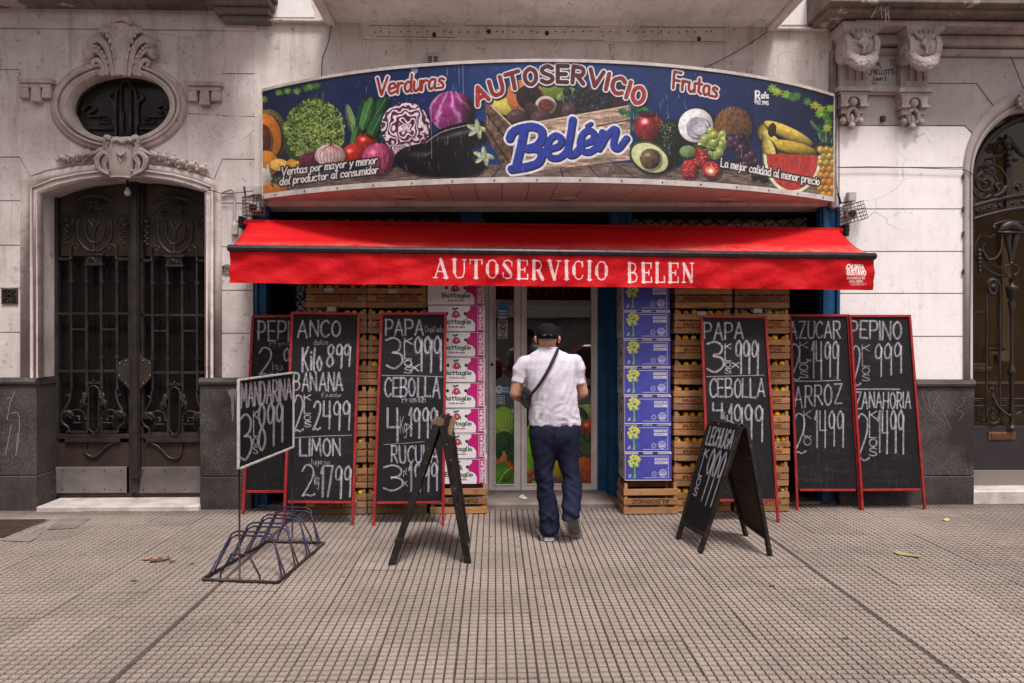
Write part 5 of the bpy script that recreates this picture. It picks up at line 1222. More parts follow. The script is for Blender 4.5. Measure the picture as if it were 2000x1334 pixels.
vcv.strokes(fit('LONERA', 1660, 521, 1684, 529, dy=.6), .9, W3); vcv.strokes(fit('GUSTAVO', 1648, 531, 1686, 540, dy=.6), 1.3, W3); vcv.strokes(fit('CHACABUCO 157', 1649, 543.5, 1685, 547.5), .55, W3); vcv.strokes(fit('AVELLANEDA', 1654, 549.5, 1681, 553), .55, W3); vcv.strokes(fit('42055137', 1656, 555, 1688, 558), .4, W3)
vcv.stroke(cr([(1648, 528), (1651, 522), (1656, 523), (1658, 527), (1648, 529)], 3), 1.4, W3); 
s = NT('valance_print'); t = s.n('ShaderNodeTexImage'); t.image = vcv.image('valance_print'); c = s.mix(s.ramp(s.noise(2.2, 4), .35, .7, 0, .3), t.outputs[0], srgb((150, 8, 14)), 'MULTIPLY'); c = t.outputs[0]
c = s.mix(s.ramp(s.noise(3, 5, .7), .5, .8, 0, .2), c, srgb((120, 10, 14)))
MT['valance'] = s.done(c, .65, s.noise(5, 4, .6), .5, .04, 0, .15)
m = M(); vs = []; NX = 160; NZ = 8; VB = (pt(450, 553, YA), pt(1703, 567, YA))
for j in range(NZ + 1):
    v = j / NZ
    for i in range(NX + 1):
        u = i / NX; p = (A * (1 - u) + B_ * u) * (1 - v) + (VB[0] * (1 - u) + VB[1] * u) * v
        p = p.copy(); w_ = .036 * mnoise.noise(Vector((u * 24, v * 1.2, 3))) + .022 * mnoise.noise(Vector((u * 34 + v * 5, v * 2.5, 5))) + .007 * mnoise.noise(Vector((u * 70 + v * 6, v * 3, 8))); p.y += w_ * min(1, v * 3) - .024; p.z += .004 * mnoise.noise(Vector((u * 14, 0, 0))) * v; vs.append(p)
m.add(vs, []); 
for j in range(NZ):
    for i in range(NX):
        m.f.append([j * (NX + 1) + i, (j + 1) * (NX + 1) + i, (j + 1) * (NX + 1) + i + 1, j * (NX + 1) + i + 1]); m.m.append(0)
        m.uv[len(m.f) - 1] = ((i / NX, 1 - j / NZ), (i / NX, 1 - (j + 1) / NZ), ((i + 1) / NX, 1 - (j + 1) / NZ), ((i + 1) / NX, 1 - j / NZ))
m.build('valance', MT['valance'], aw, True)
# caged floodlights at both ends
def cage(px_, py_, lab, tilt, Yc):
    o = thing('caged_lamp', lab, 'floodlight', pt(px_, py_, Yc), 'caged floodlights'); c0 = pt(px_, py_, Yc); m = M(); w_, h_, d_ = .10, .085, .14
    rot = lambda p: Vector((p[0] * math.cos(tilt) - p[2] * math.sin(tilt), p[1], p[0] * math.sin(tilt) + p[2] * math.cos(tilt))) + c0
    for i in range(7):
        x = -w_ + 2 * w_ * i / 6; m.tube([rot((x, 0, -h_)), rot((x, -d_, -h_)), rot((x, -d_, h_)), rot((x, 0, h_))], .0032, 4)
    for i in range(6):
        z = -h_ + 2 * h_ * i / 5; m.tube([rot((-w_, 0, z)), rot((-w_, -d_, z)), rot((w_, -d_, z)), rot((w_, 0, z))], .0032, 4)
    for y in (-.05, -.11): m.tube([rot((-w_, y, -h_)), rot((w_, y, -h_)), rot((w_, y, h_)), rot((-w_, y, h_))], .0032, 4, True)
    m.build('wire_cage', MT['castiron'], o)
    m = M(); m.box(c0.x - .06, c0.x + .04, Yc - .10, Yc - .01, c0.z - .05, c0.z + .04); m.build('lamp_body', MT['plaster_box'], o, bevel=.01)
    m = M(); m.ball((c0.x - .015, Yc - .105, c0.z - .005), (.04, .012, .034), 10, 6); m.build('lens', simple('dark_red_lens', L(.06, .01, .012), L(.03, .01, .01), 4, .15), o, True)
    m = M(); m.box(c0.x - .03, c0.x + .05, Yc - .06, Yc, c0.z + .12, c0.z + .21); m.build('junction_box', MT['plaster_box'], o, bevel=.006)
    m = M(); m.tube([(c0.x - .03, Yc - .02, c0.z + .12), (c0.x - .10, Yc - .05, c0.z + .10), (c0.x - .12, Yc - .03, c0.z + .2)], .01, 6); m.build('flex', MT['black'], o)
cage(504, 407, 'wire-caged lamp left of the awning over the grey wall edge', .02, YW - .01); cage(1657, 419, 'wire-caged lamp tilted on the pink-white wall right of the awning', .28, YW - .01)

# ================================================================== RIGHT TOWNHOUSE
rb = thing('townhouse', 'pink-white painted townhouse front with stone brackets and arched iron door', 'building', (4.2, YW, 0))
X1R = 2420; WR = MT['stucco_right']; WG = MT['stucco_grey']
ACX, ACY = 2042, 330
hole = [(1899, 1001), (1899, 345)] + [(2042 + 143 * math.cos(R(180 - a)), 345 - 138 * math.sin(R(180 - a))) for a in range(6, 178, 6)] + [(2185, 345), (2185, 1001)]
M().pprism([(XR + .2, -60), (X1R, -60), (X1R, 1003), (XR + .2, 998)], YW + .012, .26, [hole]).build('wall', WG, rb)
for y0, y1 in ((327, 408), (408, 491), (491, 573), (573, 657), (657, 742)): lblk([(XR + 3, y0 + g), (1886, y0 + g), (1886, y1 - g), (XR + 3, y1 - g)], (), WR, rb)
lblk([(XR + 3, 245 + g), (1884, 247), (1898, 262), (1890, 290), (1885, 327 - g), (XR + 3, 327 - g)], (), WR, rb)
lblk([(XR + 3, 163 + g), (1906, 164), (1938, 210), (1900, 259), (1884, 245 - g), (XR + 3, 245 - g)], (), WG, rb)
lblk([(XR + 3, 82), (1961, 82), (1997, 172), (1942, 207), (1908, 163 - g), (XR + 3, 163 - g)], (), WG, rb)
lblk([(1964, 82), (2122, 82), (2086, 174), (2042, 168), (2000, 172)], (), WG, rb); lblk([(2125, 82), (X1R, 82), (X1R, 740), (2200, 740), (2200, 330), (2160, 210), (2090, 172)], (), WG, rb)
AO = [(1881, 740), (1881, 500), (1881, 345)] + [(2042 + 161 * math.cos(R(180 - a)), 332 - 162 * math.sin(R(180 - a))) for a in range(6, 178, 6)] + [(2203, 345), (2203, 500), (2203, 740)]
AI = [(1899, 740), (1899, 500), (1899, 345)] + [(2042 + 143 * math.cos(R(180 - a)), 345 - 138 * math.sin(R(180 - a))) for a in range(6, 178, 6)] + [(2185, 345), (2185, 500), (2185, 740)]
AM = [(a * .25 + c * .75, b * .25 + d * .75) for (a, b), (c, d) in zip(AO, AI)]
m = M(); m.band(ppath(AO, YW), ppath(AM, YW), YW - .014, YW + .03, yA=YW - .02); m.band(ppath(AM, YW), ppath(AI, YW), YW - .006, YW + .26, yA=YW - .03); m.tube([(x, YW - .02, z) for x, z in ppath(AM, YW)], .012, 6)
m.build('arch_surround', MT['stucco_grey'], rb, True)
m = M(); kc = pt(2005, 196, YW - .07); m.ball(kc, (.095, .07, .10), 14, 9)
for k in range(12):
    t = k * math.pi / 6
    for q_, zz in ((.055, 0), (.085, -.0)): m.ball(kc + Vector((q_ * math.cos(t), -.05 + q_ * .35, q_ * math.sin(t) * 1.05)), (.026, .016, .026), 7, 5)
m.build('carved_bud', MT['ornament_right'], rb, True)
plinth(1640, 1903, 742, 930, 986, rb, deep=.25); plinth(2190, X1R, 742, 930, 986, rb)
M().pbox(1899, 958, 2200, 986, 6.775, .5).build('doorstep', MT['marble'], rb, bevel=.012)
m = M(); 
for y in (340, 404, 452, 526): m.pbox(1881, y, 1884, y + 9, YW - .024, .014)
m.build('hinge_pins', MT['castiron'], rb)
# cornice
CO = MT['cornice']; m = M()
x0c = 1622
for (t, b_, pr) in ((-60, 8, .50), (8, 14, .46), (14, 27, .42)):
    a, b, c, d = px2(x0c, t, X1R, b_, YW - pr); m.box(a, b, YW - pr, YW - .01, c, d)
m.build('cornice', CO, rb, bevel=.008)
m = M(); zc = px2(1640, 14, X1R, 27, YW - .42)[2]; a, b = pt(1640, 60, YW).x, pt(X1R, 60, YW).x
for (pr, z0, z1) in ((.30, zc - .06, zc - .004), (.12, zc - .16, zc - .062), (.05, zc - .24, zc - .162)): m.box(a, b, YW - pr, YW - .008, z0, z1)
m.build('cove_moulding', MT['ornament_right'], rb, bevel=.02)
m = M()
for k in range(14): x = pt(1722 + rnd.uniform(-12, 12), 4, YW - .44); m.tube([x, x + Vector((rnd.uniform(-.03, .03), -.02, -.06)), x + Vector((rnd.uniform(-.05, .05), -.01, -rnd.uniform(.08, .2)))], .004, 4)
tag(m.build('dry_weeds', simple('dead_roots', L(.3, .27, .24), L(.2, .17, .15), 20, .8)), 'tuft of dead roots hanging over the stained cornice', 'weeds', kind='stuff')
# brackets (corbels)
OT = MT['ornament_right']
def corbel(x0, x1, y0, lx):
    global FIX; FIX = YW - .1
    cx = (x0 + x1) / 2; hw = (x1 - x0) / 2; dd = .285; S_ = 1380 / YW
    q = thing('corbel', lx, 'stone bracket', pt(cx, y0 + 100, YW), 'stone brackets under the cornice')
    m = M(); a, b, c, d = px2(cx - hw - 9, y0 + 14, cx + hw + 9, y0 + 25, YW - dd); m.box(a, b, YW - dd, YW, c, d)
    a2, b2, c2, d2 = px2(cx - hw + 1, y0 + 25, cx + hw - 1, y0 + 37, YW - dd + .04); m.add([(a, YW - dd, c), (b, YW - dd, c), (b, YW, c), (a, YW, c), (a2, YW - dd + .06, c2), (b2, YW - dd + .06, c2), (b2, YW, c2), (a2, YW, c2)], [(0, 1, 2, 3)[::-1], (4, 5, 6, 7), (0, 4, 5, 1)[::-1], (1, 5, 6, 2)[::-1], (2, 6, 7, 3)[::-1], (3, 7, 4, 0)[::-1]])
    m.build('abacus', OT, q)
    # scroll drum with end discs, sloping
    m = M(); Yd = YW - .17; zc_ = pt(cx, y0 + 58, Yd).z; a, b = pt(cx - hw, y0 + 40, Yd).x, pt(cx + hw, y0 + 40, Yd).x
    N = 20
    def drum(xa, xb, r): vs = [(x, Yd + r * math.cos(2 * math.pi * k / N), zc_ + r * 1.15 * math.sin(2 * math.pi * k / N)) for x in (xa, xb) for k in range(N)]; m.add(vs, [tuple(range(N)), tuple(range(N, 2 * N))[::-1]] + [(k, N + k, N + (k + 1) % N, (k + 1) % N) for k in range(N)])
    drum(a, b, .108); drum(a - .012, a + .040, .122); drum(b - .040, b + .012, .122); m.ball((a - .012, Yd, zc_), (.03, .05, .05), 8, 6)
    m.build('scroll_drum', OT, q)
    m = M()
    for k in range(5):
        t = -1 + k * .5; leaf(m, [(cx + t * 4, y0 + 46), (cx + t * 13, y0 + 40), (cx + t * 19, y0 + 26 + abs(t) * 6)], [.016, .026, .012], Yd - .10)
        leaf(m, [(cx + t * 3, y0 + 46), (cx + t * 9, y0 + 56), (cx + t * 8, y0 + 66 - abs(t) * 6)], [.010, .015, .005], Yd - .13)
    for t in (-1, 1): m.ball(pt(cx + t * 18, y0 + 32, Yd - .09), (.02, .02, .024), 9, 6)
    m.ball(pt(cx, y0 + 42, Yd - .12), (.022, .02, .03), 9, 6); leaf(m, [(cx, y0 + 56), (cx, y0 + 64), (cx - 1, y0 + 74)], [.016, .014, .006], Yd - .13)
    m.build('acanthus', OT, q, True)
    m = M(); G = [(cx - hw - 1, y0 + 58), (cx - hw + 2, y0 + 74), (cx - hw + 12, y0 + 88), (cx - 3, y0 + 94), (cx + hw - 14, y0 + 89), (cx + hw - 4, y0 + 76), (cx + hw + 1, y0 + 60)]
    gs = cr(G, 5)
    for k, (x, y) in enumerate(gs):
        r_ = .044 + .020 * math.sin(k / (len(gs) - 1) * math.pi)
        for j in range(4): t = j * 1.57 + k * .8; m.ball(pt(x, y, YW - .20 - .075 * math.sin(k / (len(gs) - 1) * math.pi)) + Vector((rnd.uniform(-.004, .004), -.022 * abs(math.cos(t)) + rnd.uniform(-.004, .004), .6 * r_ * math.sin(t) + rnd.uniform(-.004, .004))), (r_ * .62, r_ * .45, r_ * .55), 7, 5)
    m.build('garland', OT, q, True)
    m = M(); Ys = YW - .10; sx0, sx1 = cx - 26, cx + 26
    fl = [cx - 17, cx - 9, cx - 2, cx + 5, cx + 12, cx + 19]
    m.pbox(sx0, y0 + 74, fl[0], y0 + 112, Ys, .10); m.pbox(fl[1], y0 + 74, fl[2], y0 + 112, Ys, .10); m.pbox(fl[3], y0 + 74, fl[4], y0 + 112, Ys, .10); m.pbox(fl[5], y0 + 74, sx1, y0 + 112, Ys, .10)
    m.pbox(sx0 + .6, y0 + 74, sx1 - .6, y0 + 113, Ys + .014, .084); m.pbox(sx0, y0 + 112, sx1, y0 + 126, Ys, .10); m.build('fluted_shaft', OT, q)
    m = M(); m.pbox(cx - 33, y0 + 127, cx + 33, y0 + 136, YW - .14, .14); m.pbox(cx - 29, y0 + 136, cx + 29, y0 + 141, YW - .12, .12); m.build('ledge', OT, q, bevel=.004)
    m = M(); arch = [(cx - 26, y0 + 141), (cx + 26, y0 + 141), (cx + 24, y0 + 160), (cx + 12, y0 + 160)] + [(cx + 12 * math.cos(R(t)), y0 + 156 - 11 * math.sin(R(t))) for t in range(10, 180, 20)] + [(cx - 12, y0 + 160), (cx - 24, y0 + 160)]
    m.pprism(arch[::-1], YW - .115, .115); m.pbox(cx - 27, y0 + 160, cx - 11, y0 + 165, YW - .13, .13); m.pbox(cx + 11, y0 + 160, cx + 27, y0 + 165, YW - .13, .13); m.pbox(cx - 12, y0 + 144, cx + 12, y0 + 166, YW - .04, .04)
    m.pbox(cx - 23, y0 + 165, cx - 12, y0 + 177, YW - .09, .09); m.pbox(cx + 12, y0 + 165, cx + 23, y0 + 177, YW - .09, .09); m.build('arched_block', OT, q)
    m = M(); m.ball(pt(cx, y0 + 155, YW - .09), (.042, .04, .045), 12, 8)
    leaf(m, [(cx, y0 + 165), (cx - 8, y0 + 172), (cx - 10, y0 + 185), (cx - 6, y0 + 193)], [.02, .024, .02, .01], YW - .08); leaf(m, [(cx, y0 + 165), (cx + 8, y0 + 172), (cx + 10, y0 + 185), (cx + 6, y0 + 193)], [.02, .024, .02, .01], YW - .08)
    for dx, dy_, r_ in ((-17, 190, .034), (17, 190, .034), (0, 199, .036)): m.ball(pt(cx + dx, y0 + dy_, YW - .06), (r_, .035, r_ * 1.1), 9, 6)
    leaf(m, [(cx - 17, y0 + 178), (cx - 16, y0 + 184), (cx - 17, y0 + 190)], .014, YW - .05); leaf(m, [(cx + 17, y0 + 178), (cx + 16, y0 + 184), (cx + 17, y0 + 190)], .014, YW - .05); leaf(m, [(cx, y0 + 176), (cx, y0 + 186), (cx, y0 + 199)], [.016, .03, .02], YW - .06)
    m.build('pendant', OT, q, True)
    FIX = None
corbel(1638, 1696, 44, 'carved stone bracket with garland, nearest the fruit banner'); corbel(1758, 1814, 46, 'carved stone bracket with garland, nearest the arched door')
m = M(); m.pbox(1690, 166, 1760, 179, YW - .06, .06); m.pbox(1690, 179, 1760, 184, YW - .04, .04); m.build('tablet_ledge', OT, rb, bevel=.004)
s = NT('inscribed_tablet'); icv = CV(360, 500, ((1688, 92), (1760, 92), (1760, 168), (1688, 168)))
for tx_, b4 in (('C Me', (1696, 118, 1719, 128)), ('TI', (1738, 117, 1748, 128)), ('J', (1697, 137, 1702, 146)), ('BELLOTTI', (1707, 136, 1747, 145)), ('Const 2', (1706, 150, 1732, 157)), ('y', (1719, 128, 1722, 132))): icv.strokes(fit(tx_, *b4), .85, (34, 24, 22))
tcv = icv.image('carved_letters', True); t = s.n('ShaderNodeTexImage'); t.image = tcv
c = s.mix(s.ramp(s.noise(5, 6, .7), .55, .62, 0, .9), L(.42, .37, .36), L(.17, .13, .10)); c = s.mix(t.outputs['Alpha'], c, L(.03, .022, .02)); s.done(c, .85, s.noise(40, 4), .3)
m = M(); ps = [pt(*q, YW - .016) for q in ((1688, 168), (1758, 168), (1758, 92), (1688, 92))]; m.quad(*[tuple(p) for p in ps]); a, b, c_, d = px2(1688, 92, 1758, 168, YW - .0155); m.box(a, b, YW - .0155, YW, c_, d); m.build('inscribed_tablet', s.mat, rb)
M().pbox(1722, 226, 1730, 236, YW - .03, .03).build('hook_socket', MT['castiron'], rb)
# arched iron door
YE = YW + .18
rd_ = thing('arched_iron_door', 'tall arched wrought iron door with scrolls, brass letter slot and steel kick plate', 'door', pt(1990, 958, YE))
hb = M().box(pt(1860, 600, YE).x, pt(2230, 600, YE).x, YE + .10, YE + 2.2, -.2, 4.2); hb.f = [f for i, f in enumerate(hb.f) if i != 2]; hb.m = hb.m[:5]; hb.build('hallway', MT['brownwall'], rb)
M().pbox(1850, 150, 2240, 990, YE + .42, .02).build('hall_wall', MT['brownwall'], rb)
m = M(); Yh = YE + .39
m.ptube([(1870, 720), (1935, 720), (1935, 690), (1968, 690), (1968, 430)], .035, Yh, 4); m.ptube([(1870, 712), (1928, 712), (1928, 680), (1960, 680), (1960, 430)], .018, Yh - .02, 4); m.pbox(1955, 685, 1972, 705, Yh - .06, .06)
m.pbox(1860, 745, 2200, 750, Yh, .03); m.build('hall_moulding', simple('hall_moulding_paint', L(.62, .50, .38), L(.48, .38, .28), 5, .4), rb)
M().pbox(1893, 215, 2190, 840, YE + .06, .006).build('pane', glass_m('dull_window_glass', 1.28, L(.8, .76, .7)), rd_)
m = M(); m.pbox(1896, 832, 2190, 918, YE, .05); m.build('lower_panel', simple('dull_black_panel', L(.022, .017, .019), L(.032, .026, .027), 4, .5, .15, 60, 0, 0, .5, (L(.25, .22, .2), 70, .76)), rd_, bevel=.004)
M().pbox(1897, 918, 2190, 957, YE - .006, .03).build('kick_plate', simple('plain_steel_plate', L(.26, .235, .22), L(.22, .195, .185), 3, .45, .05, 40, .5), rd_, bevel=.002)
sl = M(); sl.pbox(1931, 844, 1984, 859, YE - .012, .015); sl = sl.build('letter_slot', simple('aged_brass', L(.20, .10, .06), L(.14, .07, .045), 14, .45, .1, 40, .6), rd_, bevel=.003)
m = M(); m.pbox(1937, 847, 1978, 856, YE - .018, .012); m.build('flap', simple('brass_flap', L(.16, .07, .04), L(.12, .055, .03), 14, .45, .1, 40, .6), sl, bevel=.002)
m = M(); m.pbox(1896, 300, 1902, 958, YE, .05); m.build('stile', IR, rd_)
m = M(); AF = [(1899, 400), (1899, 350)] + [(2042 + 142 * math.cos(R(180 - a)), 352 - 128 * math.sin(R(180 - a))) for a in range(6, 178, 8)] + [(2184, 350), (2184, 400)]
m.ptube(AF, .03, YE + .03, 6); m.build('arch_frame', IR, rd_)
mx = lambda x: 4084 - x
def spiral(cx, cy, r0, turns, a0, dirn=1, n=30): return [(cx + r0 * (1 - .82 * k / n) * math.cos(a0 + dirn * turns * 2 * math.pi * k / n), cy - r0 * (1 - .82 * k / n) * math.sin(a0 + dirn * turns * 2 * math.pi * k / n)) for k in range(n + 1)]
for mir in (0, 1):
    h = (lambda l: [(mx(p[0]),) + tuple(p[1:]) for p in l]) if mir else (lambda l: l)
    m = M()
    m.ptube(h(spiral(1924, 358, 26, 1.7, R(-60), 1)), .013, YE, 6); m.ptube(h([(1937, 380), (1920, 388), (1905, 380), (1900, 362), (1906, 345), (1920, 336), (1936, 338)]), .013, YE, 6, 4)
    m.ptube(h([(1925, 330), (1927, 322), (1940, 322), (1955, 330), (1966, 350), (1966, 375)]), .014, YE, 6, 4); m.ptube(h(spiral(1928, 328, 9, 1.3, R(90), 1)), .010, YE - .01, 6)
    m.ptube(h(spiral(1950, 286, 11, 1.5, R(0), 1)), .011, YE, 6); m.ptube(h([(1941, 320), (1941, 306), (1955, 304), (1964, 294), (1962, 280), (1950, 275)]), .012, YE, 6, 3)
    m.ptube(h(spiral(1988, 366, 10, 1.4, R(180), -1)), .011, YE, 6); m.ptube(h([(1941, 384), (1955, 378), (1963, 366), (1970, 368)]), [.012, .03, .026, .01], YE - .02, 7, 4); m.ptube(h([(1950, 372), (1944, 362), (1956, 358)]), [.02, .022, .008], YE - .02, 7, 4)
    for x, y in ((1924, 358), (1950, 286), (1988, 366)): m.ball(pt(h([(x, y)])[0][0], y, YE - .015), .02, 8, 6)
    m.build('scrollwork', IR, rd_, True)
    m = M()
    for x, y, r_ in ((1968, 278, .05), (1969, 288, .03), (1970, 300, .03), (1969, 312, .024), (1972, 322, .02)): m.ball(pt(h([(x, y)])[0][0], y, YE - .03), (r_, .03, r_), 9, 6)
    m.ptube(h([(1974, 280), (1985, 290), (1995, 302), (2010, 306)]), [.03, .026, .02, .016], YE - .02, 7, 3); m.build('bunch_ornament', IR, rd_, True)
    for x0, x1 in ((1966, 1977),): a_ = h([(x0, 0)])[0][0], h([(x1, 0)])[0][0]; M().pbox(min(a_), 262, max(a_), 410, YE - .01, .04).build('bar', IR, rd_)
    m = M()
    m.ptube(h([(1940, 446), (1942, 439), (1955, 434), (1975, 432), (1995, 434), (2012, 438)]), .010, YE - .01, 6, 4); m.ball(pt(h([(1941, 445)])[0][0], 445, YE - .02), .024, 8, 6)
    m.ptube(h([(1952, 453), (1958, 447), (1966, 442), (1975, 440), (1986, 442), (1994, 448), (1999, 453)]), [.01, .035, .045, .05, .045, .035, .01], YE - .03, 8, 3, flat=.6); m.pbox(*[min(h([(1950, 0)])[0][0], h([(2000, 0)])[0][0]), 452, max(h([(1950, 0)])[0][0], h([(2000, 0)])[0][0]), 456, YE - .05, .05])
    m.ptube(h([(1917, 458), (1908, 470), (1904, 484), (1908, 506), (1925, 524), (1945, 536), (1975, 542)]), .009, YE, 5, 4); m.ptube(h([(1926, 472), (1918, 486), (1920, 500), (1935, 516), (1955, 523), (1972, 518)]), .007, YE, 5, 4); m.ptube(h([(1919, 457), (1930, 463), (1945, 456), (1950, 450)]), .007, YE, 5, 4)
    G = cr([(1919, 490), (1930, 506), (1945, 504), (1955, 488), (1956, 466)], 6)
    for k, (x, y) in enumerate(G): m.ball(pt(h([(x, y)])[0][0], y, YE - .015), (.016, .014, .014), 6, 4)
    for k in range(6): m.ball(pt(h([(1913, 0)])[0][0], 490 + k * 8, YE - .015), (.028 - k * .003, .02, .024), 8, 5)
    m.ptube(h([(1966, 458), (1968, 475), (1972, 495), (1974, 514)]), [.03, .024, .018, .014], YE - .02, 8, 4); m.ptube(h([(1984, 458), (1982, 475), (1978, 495), (1976, 514)]), [.03, .03, .02, .014], YE - .02, 8, 4)
    for sg_ in (-1, 1): m.ptube(h([(1975 + sg_ * 4, 518), (1975 + sg_ * 12, 520), (1975 + sg_ * 13, 532), (1975 + sg_ * 5, 538)]), .010, YE - .02, 6, 4)
    m.build('basket_ornament', IR, rd_, True)
    # long oval loop with rosette, central stem
    m = M(); m.ptube(h([(1927, 560), (1930, 548), (1939, 544), (1949, 548), (1953, 560), (1953, 810), (1950, 824), (1940, 828), (1929, 824), (1926, 810)]), .011, YE - .01, 6, 1, closed=True); m.build('loop_bar', IR, rd_, True)
    m = M(); xr_ = h([(1939, 0)])[0][0]; c = pt(xr_, 561, YE - .03); m.ball(c, (.02, .02, .02), 8, 6)
    m.tube([c + Vector((.045 * math.cos(k * math.pi / 8), 0, .075 * math.sin(k * math.pi / 8))) for k in range(16)], .010, 5, True)
    for k in range(14): t = k * math.pi / 7; m.tube([c + Vector((.015 * math.cos(t), -.005, .02 * math.sin(t))), c + Vector((.038 * math.cos(t), -.002, .062 * math.sin(t)))], .006, 4)
    for k in range(9): m.ball(pt(xr_, 752 + k * 9.5, YE - .02), (.012, .012, .018), 7, 5)
    m.ptube(h([(1931, 800), (1930, 770), (1939, 756), (1948, 770), (1948, 800)]), .008, YE - .02, 5, 4)
    G = cr([(1940, 775), (1948, 792), (1962, 806), (1976, 812), (1992, 806)], 6)
    for x, y in G: m.ball(pt(h([(x, y)])[0][0], y, YE - .035), (.017, .015, .015), 6, 4)
    m.build('rosette', IR, rd_, True)
    m = M(); xs_ = h([(1976, 0)])[0][0]; pr = [(545, .03), (556, .02), (560, .055), (566, .055), (568, .045), (580, .045), (584, .02), (592, .035), (606, .022), (616, .016), (700, .016), (712, .018), (722, .03), (728, .04), (733, .024), (748, .024), (760, .016), (790, .018), (810, .034), (818, .02), (828, .024), (836, .04)]
    m.ptube([(xs_, y) for y, r_ in pr], [r_ for y, r_ in pr], YE - .02, 10); m.build('baluster', IR, rd_, True)
    m = M(); m.pbox(*sorted((h([(1899, 0)])[0][0], h([(1927, 0)])[0][0]))[:1], 607, sorted((h([(1899, 0)])[0][0], h([(1927, 0)])[0][0]))[1], 611, YE, .02)
    m.ptube(h([(1899, 779), (1926, 779)]), .006, YE, 4); m.ptube(h([(1899, 793), (1926, 793)]), .006, YE, 4); m.ptube(h([(1912, 790), (1912, 783), (1905, 783)]), .006, YE, 4); m.ptube(h([(1953, 779), (2000, 779)]), .006, YE, 4); m.ptube(h([(1953, 793), (2000, 793)]), .006, YE, 4); m.ptube(h([(1960, 790), (1960, 783), (1968, 783)]), .006, YE, 4)
    m.build('tie_bars', IR, rd_)
for o_, r_ in ((0, .022), (25, .018)):
    m = M(); P = [(1897, 404 + o_), (1925, 396 + o_), (1960, 387 + o_), (2000, 381 + o_), (2042, 379 + o_), (2084, 381 + o_), (2124, 387 + o_), (2186, 404 + o_)]; m.ptube(P, r_, YE - .01, 8, 3); m.build('transom_bar', IR, rd_, True)
m = M()
for k in range(13):
    x = 1908 + k * 22; y = 412 - 24 * math.sin((x - 1897) / 290 * math.pi) + 0; m.ball(pt(x, y + 3, YE), .02, 7, 5); m.ptube([(x - 9, y + 8), (x, y + 1), (x + 9, y + 5)], .006, YE, 5, 3)
m.build('frieze_ornament', IR, rd_, True)

m = M(); 
for P in ([(1800, 758), (1806, 790), (1822, 812), (1812, 772), (1830, 768), (1840, 800), (1858, 838)], [(1838, 765), (1822, 800), (1846, 828)], [(1876, 778), (1884, 776), (1880, 790), (1868, 800), (1882, 806), (1872, 822)], [(1790, 770), (1798, 800)]): m.ptube(P, .0028, YW - .0565, 4, 3, flat=.3)
m.build('chalk_scribble', simple('faded_chalk', L(.16, .145, .14), L(.12, .105, .10), 30, .9), rb, kind='stuff')
m = M()
for P in ([(29, 765), (20, 785), (14, 820)], [(20, 808), (34, 806), (38, 822), (36, 860), (30, 890)], [(22, 830), (16, 862), (10, 890)], [(12, 780), (20, 775)], [(34, 846), (32, 885)]): m.ptube(P, .0028, YW - .0565, 4, 3, flat=.3)
for k in range(16): x = 446 + k * 1.3 + rnd.uniform(-.5, .5); m.ptube([(x, 756 + rnd.uniform(0, 6)), (x, 764 + rnd.uniform(4, 60) * math.exp(-((k - 7) / 4) ** 2) + 4)], .0022, YW - .0565, 4, flat=.3)
m.build('chalk_scribble', simple('dripped_white', L(.30, .27, .26), L(.22, .19, .18), 30, .9), lb, kind='stuff')
# ================================================================== CRATES
def slat_print(word, col, flip=False, wobble=.4):
    c = CV(420, 56, ((0, 0), (56, 0), (56, 7.4), (0, 7.4))); c.A[:] = 0; c.C[:] = np.array(col) / 255
    S = fit(word, 9, 1.5, 47, 5.9, .12, 0, 0, 3.0)
    for s_ in S:
        c.stroke(s_, .80, col, .95, .25)
        for e in (s_[0], s_[-1]): c.stroke([(e[0] - .8, e[1]), (e[0] + .8, e[1])], .28, col, .8)
    if flip: c.C, c.A = c.C[::-1, ::-1].copy(), c.A[::-1, ::-1].copy()
    else: c.C = c.C
    return c.image('slat_lettering_' + word.lower(), True)
def wood_print(im, nm):
    s, c, g = wood_m(); s.mat.name = nm; t = s.n('ShaderNodeTexImage'); t.image = im; t.extension = 'CLIP'
    c = s.mix(s.math('MULTIPLY', t.outputs['Alpha'], .85), c, t.outputs['Color']); return s.done(c, .75, g, .3, .003, 0, .15)
W_MARQ = wood_print(slat_print('MARQUITOS', (98, 14, 14)), 'crate_timber_marquitos'); W_JAV = wood_print(slat_print('JAVIER', (96, 34, 28)), 'crate_timber_javier'); W_ALB = wood_print(slat_print('ALBORNOZ', (38, 28, 26)), 'crate_timber_albornoz'); W_ALBF = wood_print(slat_print('ALBORNOZ', (38, 28, 26), True), 'crate_timber_albornoz_turned')
orange_m = [simple('ripe_orange_peel', L(.72, .27, .015), L(.60, .20, .01), 20, .45, .3, 200, 0, .25), simple('yellow_citrus_peel', L(.74, .46, .02), L(.62, .36, .02), 20, .45, .3, 200, 0, .25), simple('greenish_citrus_peel', L(.36, .36, .04), L(.62, .42, .04), 12, .45, .3, 200, 0, .25)]
